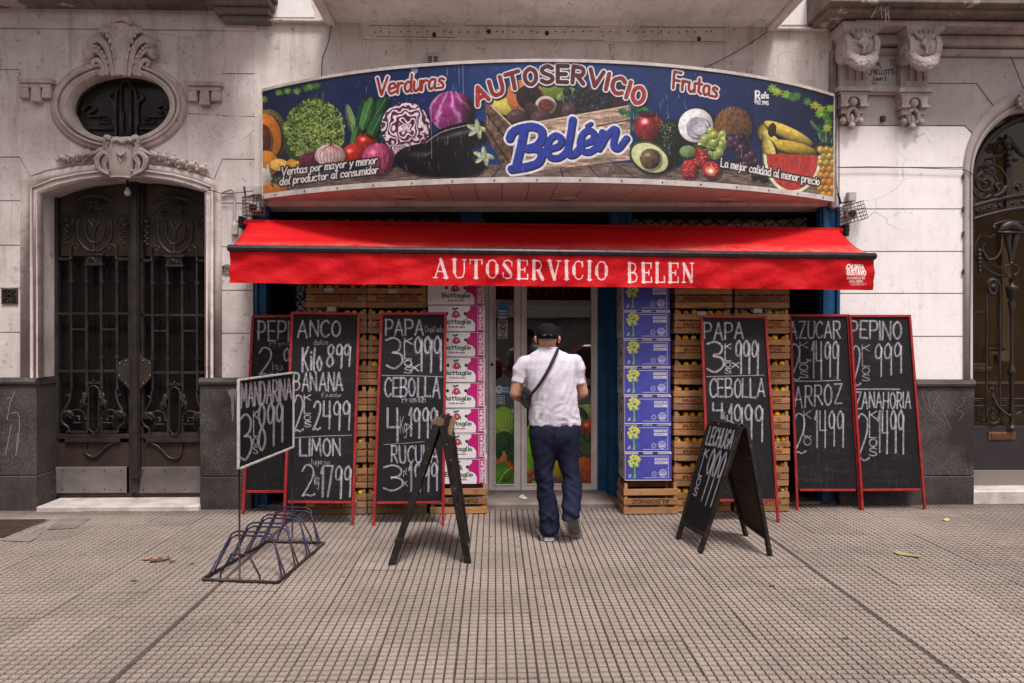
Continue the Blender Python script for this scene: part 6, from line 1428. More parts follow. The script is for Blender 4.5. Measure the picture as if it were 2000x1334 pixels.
def crate_proto(name, wd, dp, hh, mid, slats=3, gapf=.18, lab='', group=None, gaph=.044):
    t = thing(name, lab, 'crate', (0, 0, 0), group); th = .008; pit = (hh - gaph) / slats; sh_ = pit * (1 - gapf); z0 = .006
    for side in ('front', 'back', 'left', 'right'):
        for k in range(slats):
            a, b = z0 + k * pit, z0 + k * pit + sh_; m = M(); j = rnd.uniform(-.002, .002)
            if side == 'front':
                m.box(-wd / 2, wd / 2, 0, th, a + j, b + j, 0, .0012)
                if k == 1: m.quad((-wd / 2 + .001, -.0013, a + j + .001), (wd / 2 - .001, -.0013, a + j + .001), (wd / 2 - .001, -.0013, b + j - .001), (-wd / 2 + .001, -.0013, b + j - .001), 1)
            elif side == 'back': m.box(-wd / 2, wd / 2, dp - th, dp, a, b)
            elif side == 'left': m.box(-wd / 2, -wd / 2 + th, th + .001, dp - th - .001, a + .002, b - .002, 0, .001)
            else: m.box(wd / 2 - th, wd / 2, th + .001, dp - th - .001, a + .002, b - .002, 0, .001)
            m.build('slat', [MT['wood'], mid] if side == 'front' and k == 1 else MT['wood'], t)
    for sx in (-1, 1):
        for y in (th + .001, dp - th - .031): M().box(sx * (wd / 2 - .024) - .015, sx * (wd / 2 - .024) + .015, y, y + .03, .004, hh - .004).build('corner_post', MT['wood'], t)
    M().box(-wd / 2 + .012, wd / 2 - .012, .012, dp - .012, .002, .008).build('bottom_board', MT['wood'], t)
    KIDS[t.name] = list(t.children); return t
def fruit_at(p, r, k, lab, grp):
    o = FR[k % 3] if FRUSED[k % 3] is False else FR[k % 3].copy()
    if FRUSED[k % 3]: COL.objects.link(o)
    FRUSED[k % 3] = True; o.location = p; o.scale = (r / .034,) * 3; o.rotation_euler = (rnd.uniform(-1, 1), rnd.uniform(-1, 1), 0); tag(o, lab, 'citrus fruit', grp)
FR, FRUSED = [], [False] * 3
for k in range(3):
    m = M(); m.ball((0, 0, 0), (.034, .034, .031), 12, 8); m.ball((0, 0, .031), (.004, .004, .002), 6, 3, 1); FR.append(m.build('orange' if k == 0 else 'lemon' if k == 1 else 'green_mandarin', [orange_m[k], MT['iron_rust']], None, True))
YC = 6.545
STK = [(598, 716, 9, 'stack behind the ANCO board', 'slatted wooden citrus crate'), (719, 834, 9, 'stack behind the CEPILLADA board', 'slatted wooden citrus crate'), (1317, 1428, 9, 'stack right of the blue boxes', 'slatted wooden citrus crate'), (1434, 1541, 9, 'stack against the AZUCAR board', 'slatted wooden citrus crate')]
ORDF = ['first', 'second', 'third', 'fourth', 'fifth', 'sixth', 'seventh']
ORD = ['bottom', 'second', 'third', 'fourth', 'fifth', 'sixth', 'seventh', 'eighth', 'topmost']
protoM = crate_proto('citrus_crate', .545, .30, .232, W_MARQ); protoJ = None
usedM = False
for si, (x0, x1, n, where, nm) in enumerate(STK):
    a, b = pt(x0, 980, YC).x, pt(x1, 980, YC).x; cx = (a + b) / 2; sxw = (b - a) / .545; z = .0
    for k in range(n):
        lab = f'{ORD[k]} citrus crate from the ground, {where}' if k not in (0, 8) else f'{ORD[k]} citrus crate of the {where}'
        jx, jy = rnd.uniform(-.006, .006), rnd.uniform(-.007, .007)
        o = protoM if not usedM else clone(protoM); usedM = True
        o.location = (cx + jx, YC + jy, z + .001); o.scale = (sxw, 1, 1); o.rotation_euler = (0, 0, rnd.uniform(-.012, .012)); tag(o, lab, 'crate', 'citrus crates stacked along the shopfront')
        if si == 3 and k == 5:
            for ch in o.children:
                if len(ch.data.materials) > 1: ch.data = ch.data.copy(); ch.data.materials[1] = W_JAV
        if si in (1, 2, 3) or True:
            nf = 7
            for q in range(nf):
                if rnd.random() < .16: continue
                fx = cx + jx - (b - a) / 2 + .045 + (b - a - .09) * q / (nf - 1) + rnd.uniform(-.012, .012); r_ = rnd.uniform(.026, .036)
                kk = rnd.choices([0, 1, 2], [(.25, .5, .25), (.25, .5, .25), (.55, .4, .05), (.6, .25, .15)][si])[0]
                fruit_at((fx, YC + jy + .026 + r_ * .5 + rnd.uniform(0, .012), z + .196 - r_ * .05 + rnd.uniform(-.008, .004)), r_, kk, f'{ORDF[q]} fruit from the left in the {ORD[k]} crate, {where}', f'citrus fruit in the {ORD[k]} crate, {where}')
        z += .2382
# fruit mass filling the crates, behind the slats
for si, (x0, x1, n, where, nm) in enumerate(STK):
    a, b = pt(x0, 980, YC).x, pt(x1, 980, YC).x; m = M()
    for k in range(n):
        for q in range(7):
            for hz in (.05, .11, .165):
                m.ball((a + .05 + (b - a - .1) * q / 6, YC + .05 + rnd.uniform(0, .01), k * .2382 + hz + rnd.uniform(-.01, .01)), .033, 7, 5, q % 2)
        m.box(a + .02, b - .02, YC + .09, YC + .27, k * .2382 + .02, k * .2382 + .17, 0)
    tag(m.build('citrus_filling', [orange_m[0], orange_m[1]], None, True), f'loose citrus fruit glimpsed between slats of the {where}', 'citrus fruit', None, 'stuff')
# paper labels on crates
for x, y, lb_ in ((642, 566, 'pinkish paper tag on the top crate behind the ANCO board'), (647, 604, 'white paper slip on the fruit behind the ANCO board'), (767, 569, 'white paper slip on the top crate behind the CEPILLADA board'), (1371, 612, 'white paper slip above the right PAPA board'), (1480, 607, 'white paper slip on the fruit of the crate stack by AZUCAR')):
    tag(M().pbox(x - 8, y - 4, x + 9, y + 4, YC - .012, .002).build('paper_slip', simple('paper', L(.5, .45, .47), None, 8, .8)), lb_, 'paper')
# base crates for the box stacks
ca = crate_proto('fruit_crate', .555, .33, .285, W_ALB, 3, .36, 'pale wooden crate lettered ALBORNOZ under the white apple boxes', 'low crates carrying the box stacks', .02); tag(ca, None, 'crate')
a, b = pt(840, 975, YC).x, pt(951, 975, YC).x; ca.location = ((a + b) / 2, YC - .01, .001); ca.scale = ((b - a) / .555, 1, 1)
cb_ = clone(ca); cb_.location = ((pt(1218, 975, 6.48).x + pt(1323, 975, 6.48).x) / 2, 6.47, .001); cb_.scale = (.90, 1.1, 1); tag(cb_, 'brown wooden crate with upside-down lettering under the blue boxes', 'crate'); cb_.rotation_euler = (0, 0, 0)
for ch in cb_.children:
    if len(ch.data.materials) > 1: ch.data = ch.data.copy(); ch.data.materials[1] = W_ALBF
# ---- apple boxes
c = CV(560, 250, ((0, 0), (112, 0), (112, 50), (0, 50)), (222, 214, 218)); MG = (178, 10, 106)
c.poly(cr([(112, 0), (84, 0), (84, 6), (77, 13), (75, 22)], 4)[:-1] + [(77, 25)] + cr([(77, 25), (86, 27), (92, 34), (93, 42), (92, 50)], 4) + [(112, 50)], MG)
c.poly([(112, 0), (83, 0), (83, 10), (77, 20), (77, 24), (88, 28), (93, 36), (93, 50), (112, 50)], MG)
c.rect(97.5, 0, 98.8, 50, (180, 160, 170)); S = fit('PREMIUM', 0, 0, 42, 6.6); c.strokes([[(100.8 + p[1], 46 - p[0]) for p in s_] for s_ in S], .78, (214, 204, 208)); c.rect(108.6, 0, 112, 50, (196, 184, 188))
GR = (28, 84, 44); c.ell(52.5, 17, 4.6, 7, (176, 20, 84), 0, 0); c.ell(56.5, 17, 4.6, 7, (176, 20, 84), 0, 0); c.ell(55.4, 16, 1.4, 3, (200, 186, 190), 0, 0); c.ell(48, 18, 2, 5.2, (214, 96, 34), 20, 0); c.ell(61.5, 18, 1.7, 5, (60, 140, 60), -20, 0); c.ell(50.5, 6.5, 3.2, 2.2, (28, 100, 50), 35, 0); c.ell(56, 5.5, 3.6, 2, (24, 90, 44), -20, 0); c.stroke([(54.5, 11), (54, 8)], .5, GR)
c.strokes(fit('Battaglio', 29, 26.5, 84, 35, gap=1.7), 1.05, GR); c.strokes(fit('frutta da vivere', 40, 39.5, 72, 43, gap=1.6), .38, (120, 20, 40))
for x in (37, 73.5): c.ell(x, 15.5, 3.2, 3.4, (92, 68, 52), 0, .5); c.ell(x + .4, 16, 2.4, 2.5, (40, 28, 22), 0, .3)
for k in range(5): c.rect(3, 38 + k * 1.1, rnd.uniform(8, 12), 38.4 + k * 1.1, (170, 150, 158))
BAT = print_mat('apple_box_print', c.image('apple_box_print'), .55, .1); CARD = simple('white_cardboard', L(.68, .62, .62), L(.52, .46, .46), 6, .7)
c = CV(60, 60, ((0, 0), (35, 0), (35, 50), (0, 50)), (176, 166, 168)); c.rect(6, 8, 10, 40, (70, 66, 70)); c.rect(13, 5, 28, 7, (60, 56, 60)); c.ell(20, 26, 4, 8, (70, 66, 90), 0, 0); SIDE = print_mat('box_side_print', c.image('box_side_print'), .6, .1)
def carton(name, x0, x1, yf_, dp, z0, z1, face, lab, group, handles=False, jit=.004, rz=None):
    t = thing(name, lab, 'box', ((x0 + x1) / 2 + rnd.uniform(-jit, jit), yf_ + rnd.uniform(-jit, jit), z0), group); hw = (x1 - x0) / 2; h = z1 - z0; X0 = t.location.x; Y0 = t.location.y
    m = M(); m.box(X0 - hw, X0 + hw, Y0, Y0 + dp, z0 + .001, z1 - .003)
    m.quad((X0 - hw, Y0 - .0008, z0 + .001), (X0 + hw, Y0 - .0008, z0 + .001), (X0 + hw, Y0 - .0008, z1 - .006), (X0 - hw, Y0 - .0008, z1 - .006), 1)
    m.quad((X0 - hw - .0008, Y0 + dp, z0 + .001), (X0 - hw - .0008, Y0, z0 + .001), (X0 - hw - .0008, Y0, z1 - .006), (X0 - hw - .0008, Y0 + dp, z1 - .006), 2)
    m.build('carton', [CARD, face, SIDE], t)
    m = M(); e = .003; m.box(X0 - hw - e, X0 + hw + e, Y0 - e, Y0 + dp, z1 - .0075, z1 - .0035); m.build('lid_edge', CARD, t)
    if handles:
        for q in (-.32, .30): M().box(X0 + hw * q - .022, X0 + hw * q + .022, Y0 - .006, Y0 + .02, z1 - .008, z1 + .006).build('hand_hole', MT['black'], t)
    t.rotation_euler = (0, 0, rz if rz is not None else rnd.uniform(-.012, .012)); return t
seams = [945, 896, 846, 797, 747, 697.4, 648, 596, 546]; ZS = lambda y: pt(894, y, YC).z
for k in range(8):
    px0 = (842, 841, 839, 839, 839, 838, 836, 836)[k]; px1 = (949.5, 949, 948, 947.5, 947, 947, 946.5, 946)[k]
    carton('apple_box', pt(px0, 800, YC).x, pt(px1, 800, YC).x, YC, .3, ZS(seams[k]) + (.004 if k else 0), ZS(seams[k + 1]), BAT, f'{ORD[k] if k < 7 else "topmost"} white and magenta apple box {"of its stack beside the door" if k in (0, 7) else "from the bottom beside the door"}', 'white and magenta apple boxes stacked beside the door')
BL = (58, 54, 128); c = CV(460, 270, ((0, 0), (91, 0), (91, 54), (0, 54)), (66, 68, 152)); c.C *= (.9 + .2 * vnoise(c.X, c.Y, 14, 3)[..., None])
WHT = (222, 220, 236); c.rect(0, 0, 91, 1.3, (222, 214, 218)); c.rect(0, 52.8, 91, 54, (222, 214, 218)); c.rect(0, 0, .9, 54, (180, 172, 182)); c.stroke([(29, 5.5), (85, 5.5), (85, 48.5), (37, 48.5)], .35, WHT)
c.poly([(17.6, 18), (19.6, 18), (20.4, 40), (22, 49), (16, 49.5), (18, 42)], (96, 178, 84)); 
for x, y in ((12, 8), (16, 5), (22, 6), (26, 9), (9, 16), (14, 13), (20, 11), (26, 15), (11, 21), (16, 19), (22, 20), (13, 25), (24, 24), (28, 12)): 
    for q in range(6): c.ell(x + 3.2 * math.cos(q), y + 3 * math.sin(q), 1, .8, (150, 190, 110), 0, 0)
    c.ell(x, y, 2.7, 2.5, (222, 204, 84), 0, .25)
for x, y in ((9, 44), (11, 46), (8, 47), (11, 42.5)): c.ell(x, y, 1.5, 1.2, (190, 178, 170), 0, 0)
for k in range(7): c.rect(58 + k * 3.7, 9, 61 + k * 3.7, 14.4, (198, 190, 200)); c.rect(58.6 + k * 3.7, 10.6, 60.4 + k * 3.7, 11.2, (90, 84, 120))
c.ell(76, 13, 1.2, 1.2, (190, 30, 50), 0, 0); c.rect(58, 16, 84, 21.5, (196, 190, 204)); c.rect(60, 17.4, 74, 18, (90, 84, 120)); c.rect(60, 19.2, 76, 19.8, (90, 84, 120))
c.stroke(cr(arc_ell(57.5, 41, 4.6, 5, 20) + [(62.1, 41)], 1), .9, (120, 118, 176)); c.stroke(cr(arc_ell(57.5, 41, 3, 3.2, 20) + [(60.5, 41)], 1), .25, WHT); c.ell(74, 39.5, 6.2, 6.2, (120, 118, 172), 0, 0); c.stroke(cr(arc_ell(74, 39.5, 7, 7.2, 24) + [(81, 39.5)], 1), .7, (184, 182, 208)); c.rect(65, 37, 83, 39.6, (150, 148, 190)); c.strokes(fit('SELECT', 69, 41, 79, 43), .3, WHT); c.rect(79, 30.5, 84, 31.6, (130, 128, 180)); c.rect(80, 28.6, 84, 29.6, (130, 128, 180))
for k in range(6): c.rect(23, 23 + 0 * k, 29, 25, (140, 138, 180))
BLU = print_mat('blue_box_print', c.image('blue_box_print'), .5, .12)
sb_ = [939, 884, 828.7, 772.6, 717, 662.6, 607.6, 553]; YB = 6.50; ZB = lambda y: pt(1265, y, YB).z
for k in range(7):
    px0, px1 = 1220 - k * .55, 1311 - k * .6
    carton('lemon_box', pt(px0, 800, YB).x, pt(px1, 800, YB).x, YB, .33, ZB(sb_[k]) + .003, ZB(sb_[k + 1]), BLU, f'{ORD[k] if k < 6 else "topmost"} blue carton with a yellow lemon tree {"of its stack" if k in (0, 6) else "from the bottom of its stack"}', 'blue lemon cartons stacked right of the door', True)

# ================================================================== CHALKBOARDS
CH = (190, 188, 198)
def chalkboard(name, corners, Yt, Yb, texts, lab, foot=None, fw=5.2, seed=1, frame='redframe', rules=(), rail=None, legs=True, smear=.5, cat='chalkboard'):
    """corners: TL,TR at the top and BL,BR where the bottom rail ends, in photo pixels; foot: leg ends"""
    TL, TR, BR, BLc = corners; H = foot[0][1] - TL[1]
    dep = lambda y: Yt + (Yb - Yt) * (y - TL[1]) / H
    P = lambda x, y: pt(x, y, dep(y))
    t = thing(name, lab, cat, P(*[(foot[0][0] + foot[1][0]) / 2, foot[0][1]]), 'chalk price boards on the pavement')
    tl, tr, br, bl_ = P(*TL), P(*TR), P(*BR), P(*BLc); nrm = (tr - tl).cross(bl_ - tl).normalized(); nrm = nrm if nrm.y > 0 else -nrm
    fww = fw / F * Yt; f = MT[frame]; lx = (tr - tl).normalized()
    inr = lambda e: [(TL[0] + e, TL[1] + e * .7), (TR[0] - e, TR[1] + e * .7), (BR[0] - e, BR[1] - e), (BLc[0] + e, BLc[1] - e)]
    q = inr(fw * .3); cvb = CV(430, 920 if H > 250 else 500, q, (24, 22, 24)); r = random.Random(seed)
    n_ = vnoise(cvb.X, cvb.Y, 26, seed); n2 = vnoise(cvb.X * 1.0, cvb.Y * .22, 7, seed + 3); cvb.C *= (.9 + .35 * n_ + smear * .5 * np.clip(n2 - .55, 0, 1) * 3)[..., None]
    for k in range(34):
        y = r.uniform(TL[1] + 20, BR[1] - 10); x = r.uniform(TL[0] + 10, TR[0] - 30); cvb.stroke(cr([(x, y), (x + r.uniform(10, 40), y - r.uniform(-4, 8)), (x + r.uniform(30, 80), y + r.uniform(-4, 10))], 4), r.uniform(1, 4), (110, 106, 112), r.uniform(.04, .14), soft=3)
    for k in range(30): x, y = r.uniform(TL[0], TR[0]), r.uniform(BR[1] - 90, BR[1]); cvb.stroke([(x, y), (x + r.uniform(-1, 1), y + r.uniform(4, 26))], .4, (120, 116, 122), r.uniform(.1, .4))
    for k in range(120): cvb.ell(r.uniform(TL[0], TR[0]), r.uniform(TL[1], BR[1]), .6, .6, (150, 148, 154), 0, 0, op=r.uniform(.2, .8))
    for tx in texts:
        w_, bx, th = tx[0], tx[1], tx[2]; kw = tx[3] if len(tx) > 3 else {}
        if kw.get('vert'):
            x0, y0, x1, y1 = bx; n = len(w_)
            S = []
            for i, ch in enumerate(w_): yy = y0 + (y1 - y0) * i / n; sh_ = kw.get('drift', 0) * i / n; S += fit(ch, x0 + sh_, yy + 1, x1 + sh_, yy + (y1 - y0) / n - 1.5, .3, 0, 0, r=r)
        else: S = fit(w_, *bx, jit=kw.get('jit', .7), slant=kw.get('slant', 0), dy=kw.get('dy', 0), gap=kw.get('gap', 2.6), r=r)
        for s_ in S:
            cvb.stroke(s_, th * r.uniform(.85, 1.05), CH, .82, .5)
            if th > 1.2: cvb.stroke([(p[0] + th * .45, p[1] + r.uniform(-.8, .8)) for p in s_[:max(2, int(len(s_) * r.uniform(.5, 1)))]], th * .45, (215, 213, 222), .55, .6)
            if th > 1.4 and r.random() < .6: e = s_[-1]; d = s_[-2] if len(s_) > 1 else e; cvb.stroke([(e[0] + r.uniform(-.5, .5), e[1]), (e[0] + r.uniform(-.6, .6), e[1] + r.uniform(.5, 3))], th * .7, CH, .5, .4)
    for (x0, y0, x1, y1, th) in rules: cvb.stroke(cr([(x0, y0), ((x0 + x1) / 2, (y0 + y1) / 2 + r.uniform(-1.5, 1.5)), (x1, y1)], 4), th, CH, .85, .3)
    s = NT(name + '_face'); tn = s.n('ShaderNodeTexImage'); tn.image = cvb.image(name + '_lettering'); tn.extension = 'EXTEND'
    face = s.done(s.mix(1., tn.outputs[0], (.75, .72, .74, 1), 'MULTIPLY'), .7, s.noise(90, 3), .15, .002, 0, .22)
    qq = [P(*c_) for c_ in q]; m = M(); NV = 8
    back = nrm * .006
    for i in range(NV):
        a0, a1 = i / NV, (i + 1) / NV; l0, l1 = qq[0].lerp(qq[3], a0), qq[0].lerp(qq[3], a1); r0, r1 = qq[1].lerp(qq[2], a0), qq[1].lerp(qq[2], a1)
        m.quad(*[tuple(v) for v in (l1, r1, r0, l0)], 0, ((0, 1 - a1), (1, 1 - a1), (1, 1 - a0), (0, 1 - a0)))
    m.add([tuple(v + back) for v in (qq[0], qq[1], qq[2], qq[3])], [(0, 1, 2, 3)], 1)
    m.build('slate', [face, MT['black']], t)
    fl, fr = P(*foot[0]), P(*foot[1]); off = nrm * .004; ww = fww * .95; th_ = .022
    if legs:
        for a_, b_ in ((tl + lx * fww / 2, fl), (tr - lx * fww / 2, fr)): M().bar(a_ - off, b_ - off, ww, th_, nrm).build('leg', f, t, bevel=.002)
    else:
        for a_, b_ in ((tl + lx * fww / 2, bl_ + lx * fww / 2), (tr - lx * fww / 2, br - lx * fww / 2)): M().bar(a_ - off, b_ - off, ww, th_, nrm).build('side_batten', f, t, bevel=.002)
    dn = (bl_ - tl).normalized(); M().bar(tl + dn * ww / 2 + lx * fww - off, tr + dn * ww / 2 - lx * fww - off, ww, th_ * .98, nrm).build('top_rail', f, t, bevel=.002)
    M().bar(bl_ + lx * fww - off, br - lx * fww - off, ww * .9, th_ * .98, nrm).build('bottom_rail', f, t, bevel=.002)
    return t
chalkboard('chalkboard', [(492, 616), (609, 614), (600, 960), (477, 960)], 6.72, 6.60, [('PEPINO', (504, 627, 606, 664), 2.0), ('Premium', (527, 667, 580, 675), .6), ('2', (507, 680, 533, 733), 2.1), ('kg.x', (533, 707, 552, 724), .7), ('999', (555, 682, 602, 735), 2.0)],
           'red-framed chalkboard at far left, mostly hidden behind the ANCO board', [(475, 1005), (603, 1005)], seed=11)
chalkboard('chalkboard', [(569, 609), (704, 611), (691, 981), (557, 980)], 6.46, 6.18, [('ANCO', (581, 627, 664, 659), 2.1), ('dulce', (613, 664, 640, 675), .7), ('Kilo', (590, 681, 628, 726), 2.3), ('899', (638, 675, 682, 720), 2.2, dict(slant=.25)), ('BANANA', (574, 731, 669, 767), 2.0), ('Ecuador', (628, 771, 667, 779), .6),
            ('2', (574, 775, 592, 846), 1.9), ('KILOS', (594, 774, 606, 838), 1.4, dict(vert=1)), ('2499', (612, 787, 682, 842), 2.1, dict(slant=.15)), ('LIMON', (586, 860, 664, 892), 2.1), ('Jugoso', (604, 898, 643, 909), .7), ('2', (590, 910, 614, 970), 1.9), ('kg', (614, 924, 623, 948), .8), ('1799', (625, 912, 684, 970), 2.1, dict(slant=.15))],
           'chalkboard with ANCO, BANANA and LIMON prices in a red frame', [(555, 1028), (689, 1031)], seed=12, rules=[(571, 858, 686, 853, .8)])
chalkboard('chalkboard', [(743, 611), (873, 610), (866, 981), (731, 982)], 6.42, 6.16, [('PAPA', (753, 625, 826, 656), 2.1), ('Cepillada', (830, 638, 866, 649), .6), ('3', (755, 661, 786, 724), 2.1), ('KILOS', (790, 661, 804, 733), 1.5, dict(vert=1)), ('x', (802, 706, 817, 726), 1.8), ('999', (810, 659, 861, 727), 2.3), ('CEBOLLA', (751, 741, 858, 778), 2.1), ('Premiun', (785, 777, 830, 789), .9),
            ('4', (757, 800, 780, 864), 2.4), ('Kg', (782, 817, 794, 848), .9), ('x', (796, 826, 805, 840), 1.1), ('1999', (798, 800, 853, 856), 2.1), ('RUCULA', (765, 873, 855, 905), 1.9), ('3', (750, 910, 787, 960), 1.9), ('pl', (788, 916, 795, 929), .8), ('x', (788, 934, 796, 950), .9), ('1999', (800, 906, 854, 960), 2.1)],
           'chalkboard headed PAPA Cepillada, with RUCULA at its foot, in a red frame', [(730, 1031), (865, 1031)], seed=13, rules=[(746, 736, 867, 739, .8), (749, 871, 829, 865, .6)])
chalkboard('chalkboard', [(1367, 616), (1497, 617), (1515, 977), (1383, 977)], 6.42, 6.18, [('PAPA', (1376, 631, 1451, 663), 2.0), ('3', (1382, 669, 1414, 726), 2.1), ('KILOS', (1416, 672, 1427, 733), 1.4, dict(vert=1)), ('x', (1431, 704, 1443, 719), 1.5), ('999', (1437, 667, 1480, 733), 2.1), ('CEBOLLA', (1386, 742, 1494, 778), 1.9), ('4', (1393, 790, 1412, 818), 1.9), ('Kg', (1413, 808, 1421, 822), .8), ('1999', (1424, 792, 1489, 858), 2.0, dict(dy=3))],
           'red-framed PAPA and CEBOLLA chalkboard standing behind the black LECHUGA sandwich board', [(1385, 1027), (1520, 1027)], seed=14, rules=[(1380, 738, 1492, 735, .8)])
chalkboard('chalkboard', [(1540, 614), (1657, 614), (1675, 957), (1556, 957)], 6.80, 6.62, [('AZUCAR', (1543, 628, 1641, 661), 1.8), ('2', (1544, 673, 1563, 743), 1.7), ('KILOS', (1562, 668, 1578, 741), 1.2, dict(vert=1)), ('x', (1575, 700, 1584, 708), 1.1), ('1499', (1586, 668, 1637, 740), 1.8), ('ARROZ', (1551, 757, 1644, 797), 1.8, dict(dy=-6)), ('2', (1551, 810, 1574, 885), 1.7), ('KILO', (1570, 803, 1584, 872), 1.1, dict(vert=1)), ('1499', (1592, 804, 1647, 875), 1.7)],
           'red-framed chalkboard with AZUCAR and ARROZ prices, left of the last pair', [(1557, 1001), (1680, 1002)], seed=15, rules=[(1547, 746, 1642, 744, 1.1)], fw=5)
chalkboard('chalkboard', [(1657, 615), (1778, 615), (1800, 956), (1677, 957)], 6.78, 6.60, [('PEPINO', (1660, 626, 1760, 661), 2.0, dict(dy=3)), ('2', (1665, 676, 1681, 753), 1.8), ('KILOS', (1684, 674, 1698, 747), 1.2, dict(vert=1)), ('999', (1709, 673, 1760, 734), 1.8, dict(dy=-3)), ('ZANAHORIA', (1671, 768, 1779, 799), 1.7), ('2', (1673, 810, 1697, 896), 1.8), ('KILOS', (1698, 804, 1712, 893), 1.3, dict(vert=1)), ('1499', (1714, 804, 1765, 884), 1.9)],
           'red-framed chalkboard with PEPINO and ZANAHORIA prices, at the far right', [(1684, 999), (1806, 1000)], seed=16, rules=[(1669, 762, 1757, 762, 1.3)], fw=5)

# ---- bicycle rack and the MANDARINA board fixed on it
rk = thing('bicycle_rack', 'low navy and rusty tube bicycle rack standing on the pavement at left', 'bicycle rack', gp(510, 1100))
fl, fr, brr, bll = gp(396, 1131, .012), gp(543, 1138, .012), gp(633, 1060, .012), gp(522, 1057, .012)
DR, BRK = MT['darkrack'], MT['bluerack']
for a_, b_, nm in ((fl, fr, 'base_rail'), (fr, brr, 'base_rail'), (brr, bll, 'base_rail'), (bll, fl, 'base_rail')): M().tube([a_, b_], .0105, 8).build(nm, DR, rk, True)
def up(p, z): return Vector((p.x, p.y, z))
for k, t in enumerate((.08, .14, .34, .40, .60, .66, .86, .92)):
    a_, b_ = fl.lerp(bll, t), fr.lerp(brr, t); h_ = .285 if k % 2 == 0 else .265; sh_ = .13 if k % 2 == 0 else .05
    P = [a_, up(a_.lerp(b_, .22) + Vector((0, sh_, 0)), h_ - .02), up(a_.lerp(b_, .30) + Vector((0, sh_, 0)), h_), up(a_.lerp(b_, .72) + Vector((0, sh_, 0)), h_), up(a_.lerp(b_, .80) + Vector((0, sh_, 0)), h_ - .02), b_]
    M().tube(P, .0068, 7).build('hoop', BRK, rk, True)
fm = fl.lerp(fr, .5); bm_ = bll.lerp(brr, .48)
for c_ in (fm, bm_):
    e = (fr - fl).normalized(); M().tube(smooth([c_ - e * .14, up(c_ - e * .14, .05), up(c_ - e * .06, .19), up(c_ + e * .06, .19), up(c_ + e * .14, .05), c_ + e * .14], 1), .0068, 7).build('end_brace', BRK, rk, True)
pf = gp(468, 1134, .012); pb = gp(571, 1055, .012)
topz = pt(467, 742, pf.y).z
mb = thing('price_board', 'white-framed MANDARINA chalkboard on a wire stand over the bicycle rack', 'chalkboard', pf)
for p_, px_, y0 in ((pf, 467, 917), (pb, 570, 872)):
    zb_ = pt(px_, y0, p_.y).z; M().tube([Vector((p_.x, p_.y, .02)), Vector((p_.x, p_.y, zb_ + .05))], .0065, 7).build('stand_rod', DR, mb, True)
LT, LB, RTp, RB = pt(465, 742, pf.y), pt(465, 916, pf.y), pt(572, 728, pb.y), pt(572, 873, pb.y)
cvb = CV(420, 560, ((465, 742), (572, 728), (572, 873), (465, 916)), (27, 25, 27)); cvb.C *= (.85 + .4 * vnoise(cvb.X, cvb.Y, 22, 3))[..., None]; r = random.Random(4)
def mtext(w_, x0, ta, tb, x1, ta2, tb2, th, vert=False):
    """text between left edge (x0, ta..tb) and right edge (x1, ta2..tb2)"""
    if vert:
        for i, ch in enumerate(w_):
            y0 = ta + (tb - ta) * i / len(w_); cvb.strokes(fit(ch, x0, y0 + 1, x1, y0 + (tb - ta) / len(w_) - 2, .3, r=r), th, CH, op=.9, rough=.35)
        return
    S = fit(w_, x0, 0, x1, 10, 0, 0, gap=2.4, r=r)
    for s_ in S: cvb.stroke([(x + r.uniform(-.1, .1), (ta + (ta2 - ta) * (x - x0) / (x1 - x0)) * (1 - y / 10) + (tb + (tb2 - tb) * (x - x0) / (x1 - x0)) * y / 10) for x, y in s_], th, CH, .9, .35)
mtext('MANDARINA', 471, 750, 797, 569, 739, 778, 1.8); mtext('3', 469, 812, 902, 492, 806, 892, 2.2); mtext('KILOS', 495, 802, 888, 503, 0, 0, 1.2, True); mtext('899', 505, 790, 882, 552, 785, 862, 2.2)
for k in range(60): cvb.ell(r.uniform(466, 571), r.uniform(735, 910), .6, .6, (150, 148, 154), 0, 0, op=.6)
s = NT('mandarina_face'); tn = s.n('ShaderNodeTexImage'); tn.image = cvb.image('mandarina_lettering'); tn.extension = 'EXTEND'; fc = s.done(s.mix(1., tn.outputs[0], (.75, .72, .74, 1), 'MULTIPLY'), .7, s.noise(90, 3), .15, .002, 0, .22)
nrm = (RTp - LT).cross(LB - LT).normalized(); nrm = nrm if nrm.y > 0 else -nrm; m = M(); NV = 8
# bilinear print on a plane quad, split into columns so that it follows the true perspective
def col_at(px_):
    t = (px_ - 465) / 107; r0 = ray(px_, 742 - 14 * t); d = RTp - LT; n_ = nrm; tt = (LT - CAM).dot(n_) / r0.dot(n_); top = CAM + r0 * tt
    r1 = ray(px_, 916 - 43 * t); tt = (LT - CAM).dot(n_) / r1.dot(n_); return top, CAM + r1 * tt
for i in range(12):
    u0, u1 = i / 12, (i + 1) / 12; (t0, b0), (t1, b1) = col_at(465 + 107 * u0), col_at(465 + 107 * u1); m.quad(tuple(b0), tuple(b1), tuple(t1), tuple(t0), 0, ((u0, 0), (u1, 0), (u1, 1), (u0, 1)))
(t0, b0), (t1, b1) = col_at(465), col_at(572); bk = nrm * .008; m.add([tuple(v + bk) for v in (t0, t1, b1, b0)], [(0, 1, 2, 3)], 1); m.build('slate', [fc, MT['black']], mb)
for a_, b_ in ((t0, t1), (b0, b1), (t0, b0), (t1, b1)): M().bar(a_ - nrm * .003, b_ - nrm * .003, .013, .018, nrm).build('frame_batten', MT['whiteframe'], mb, bevel=.001)

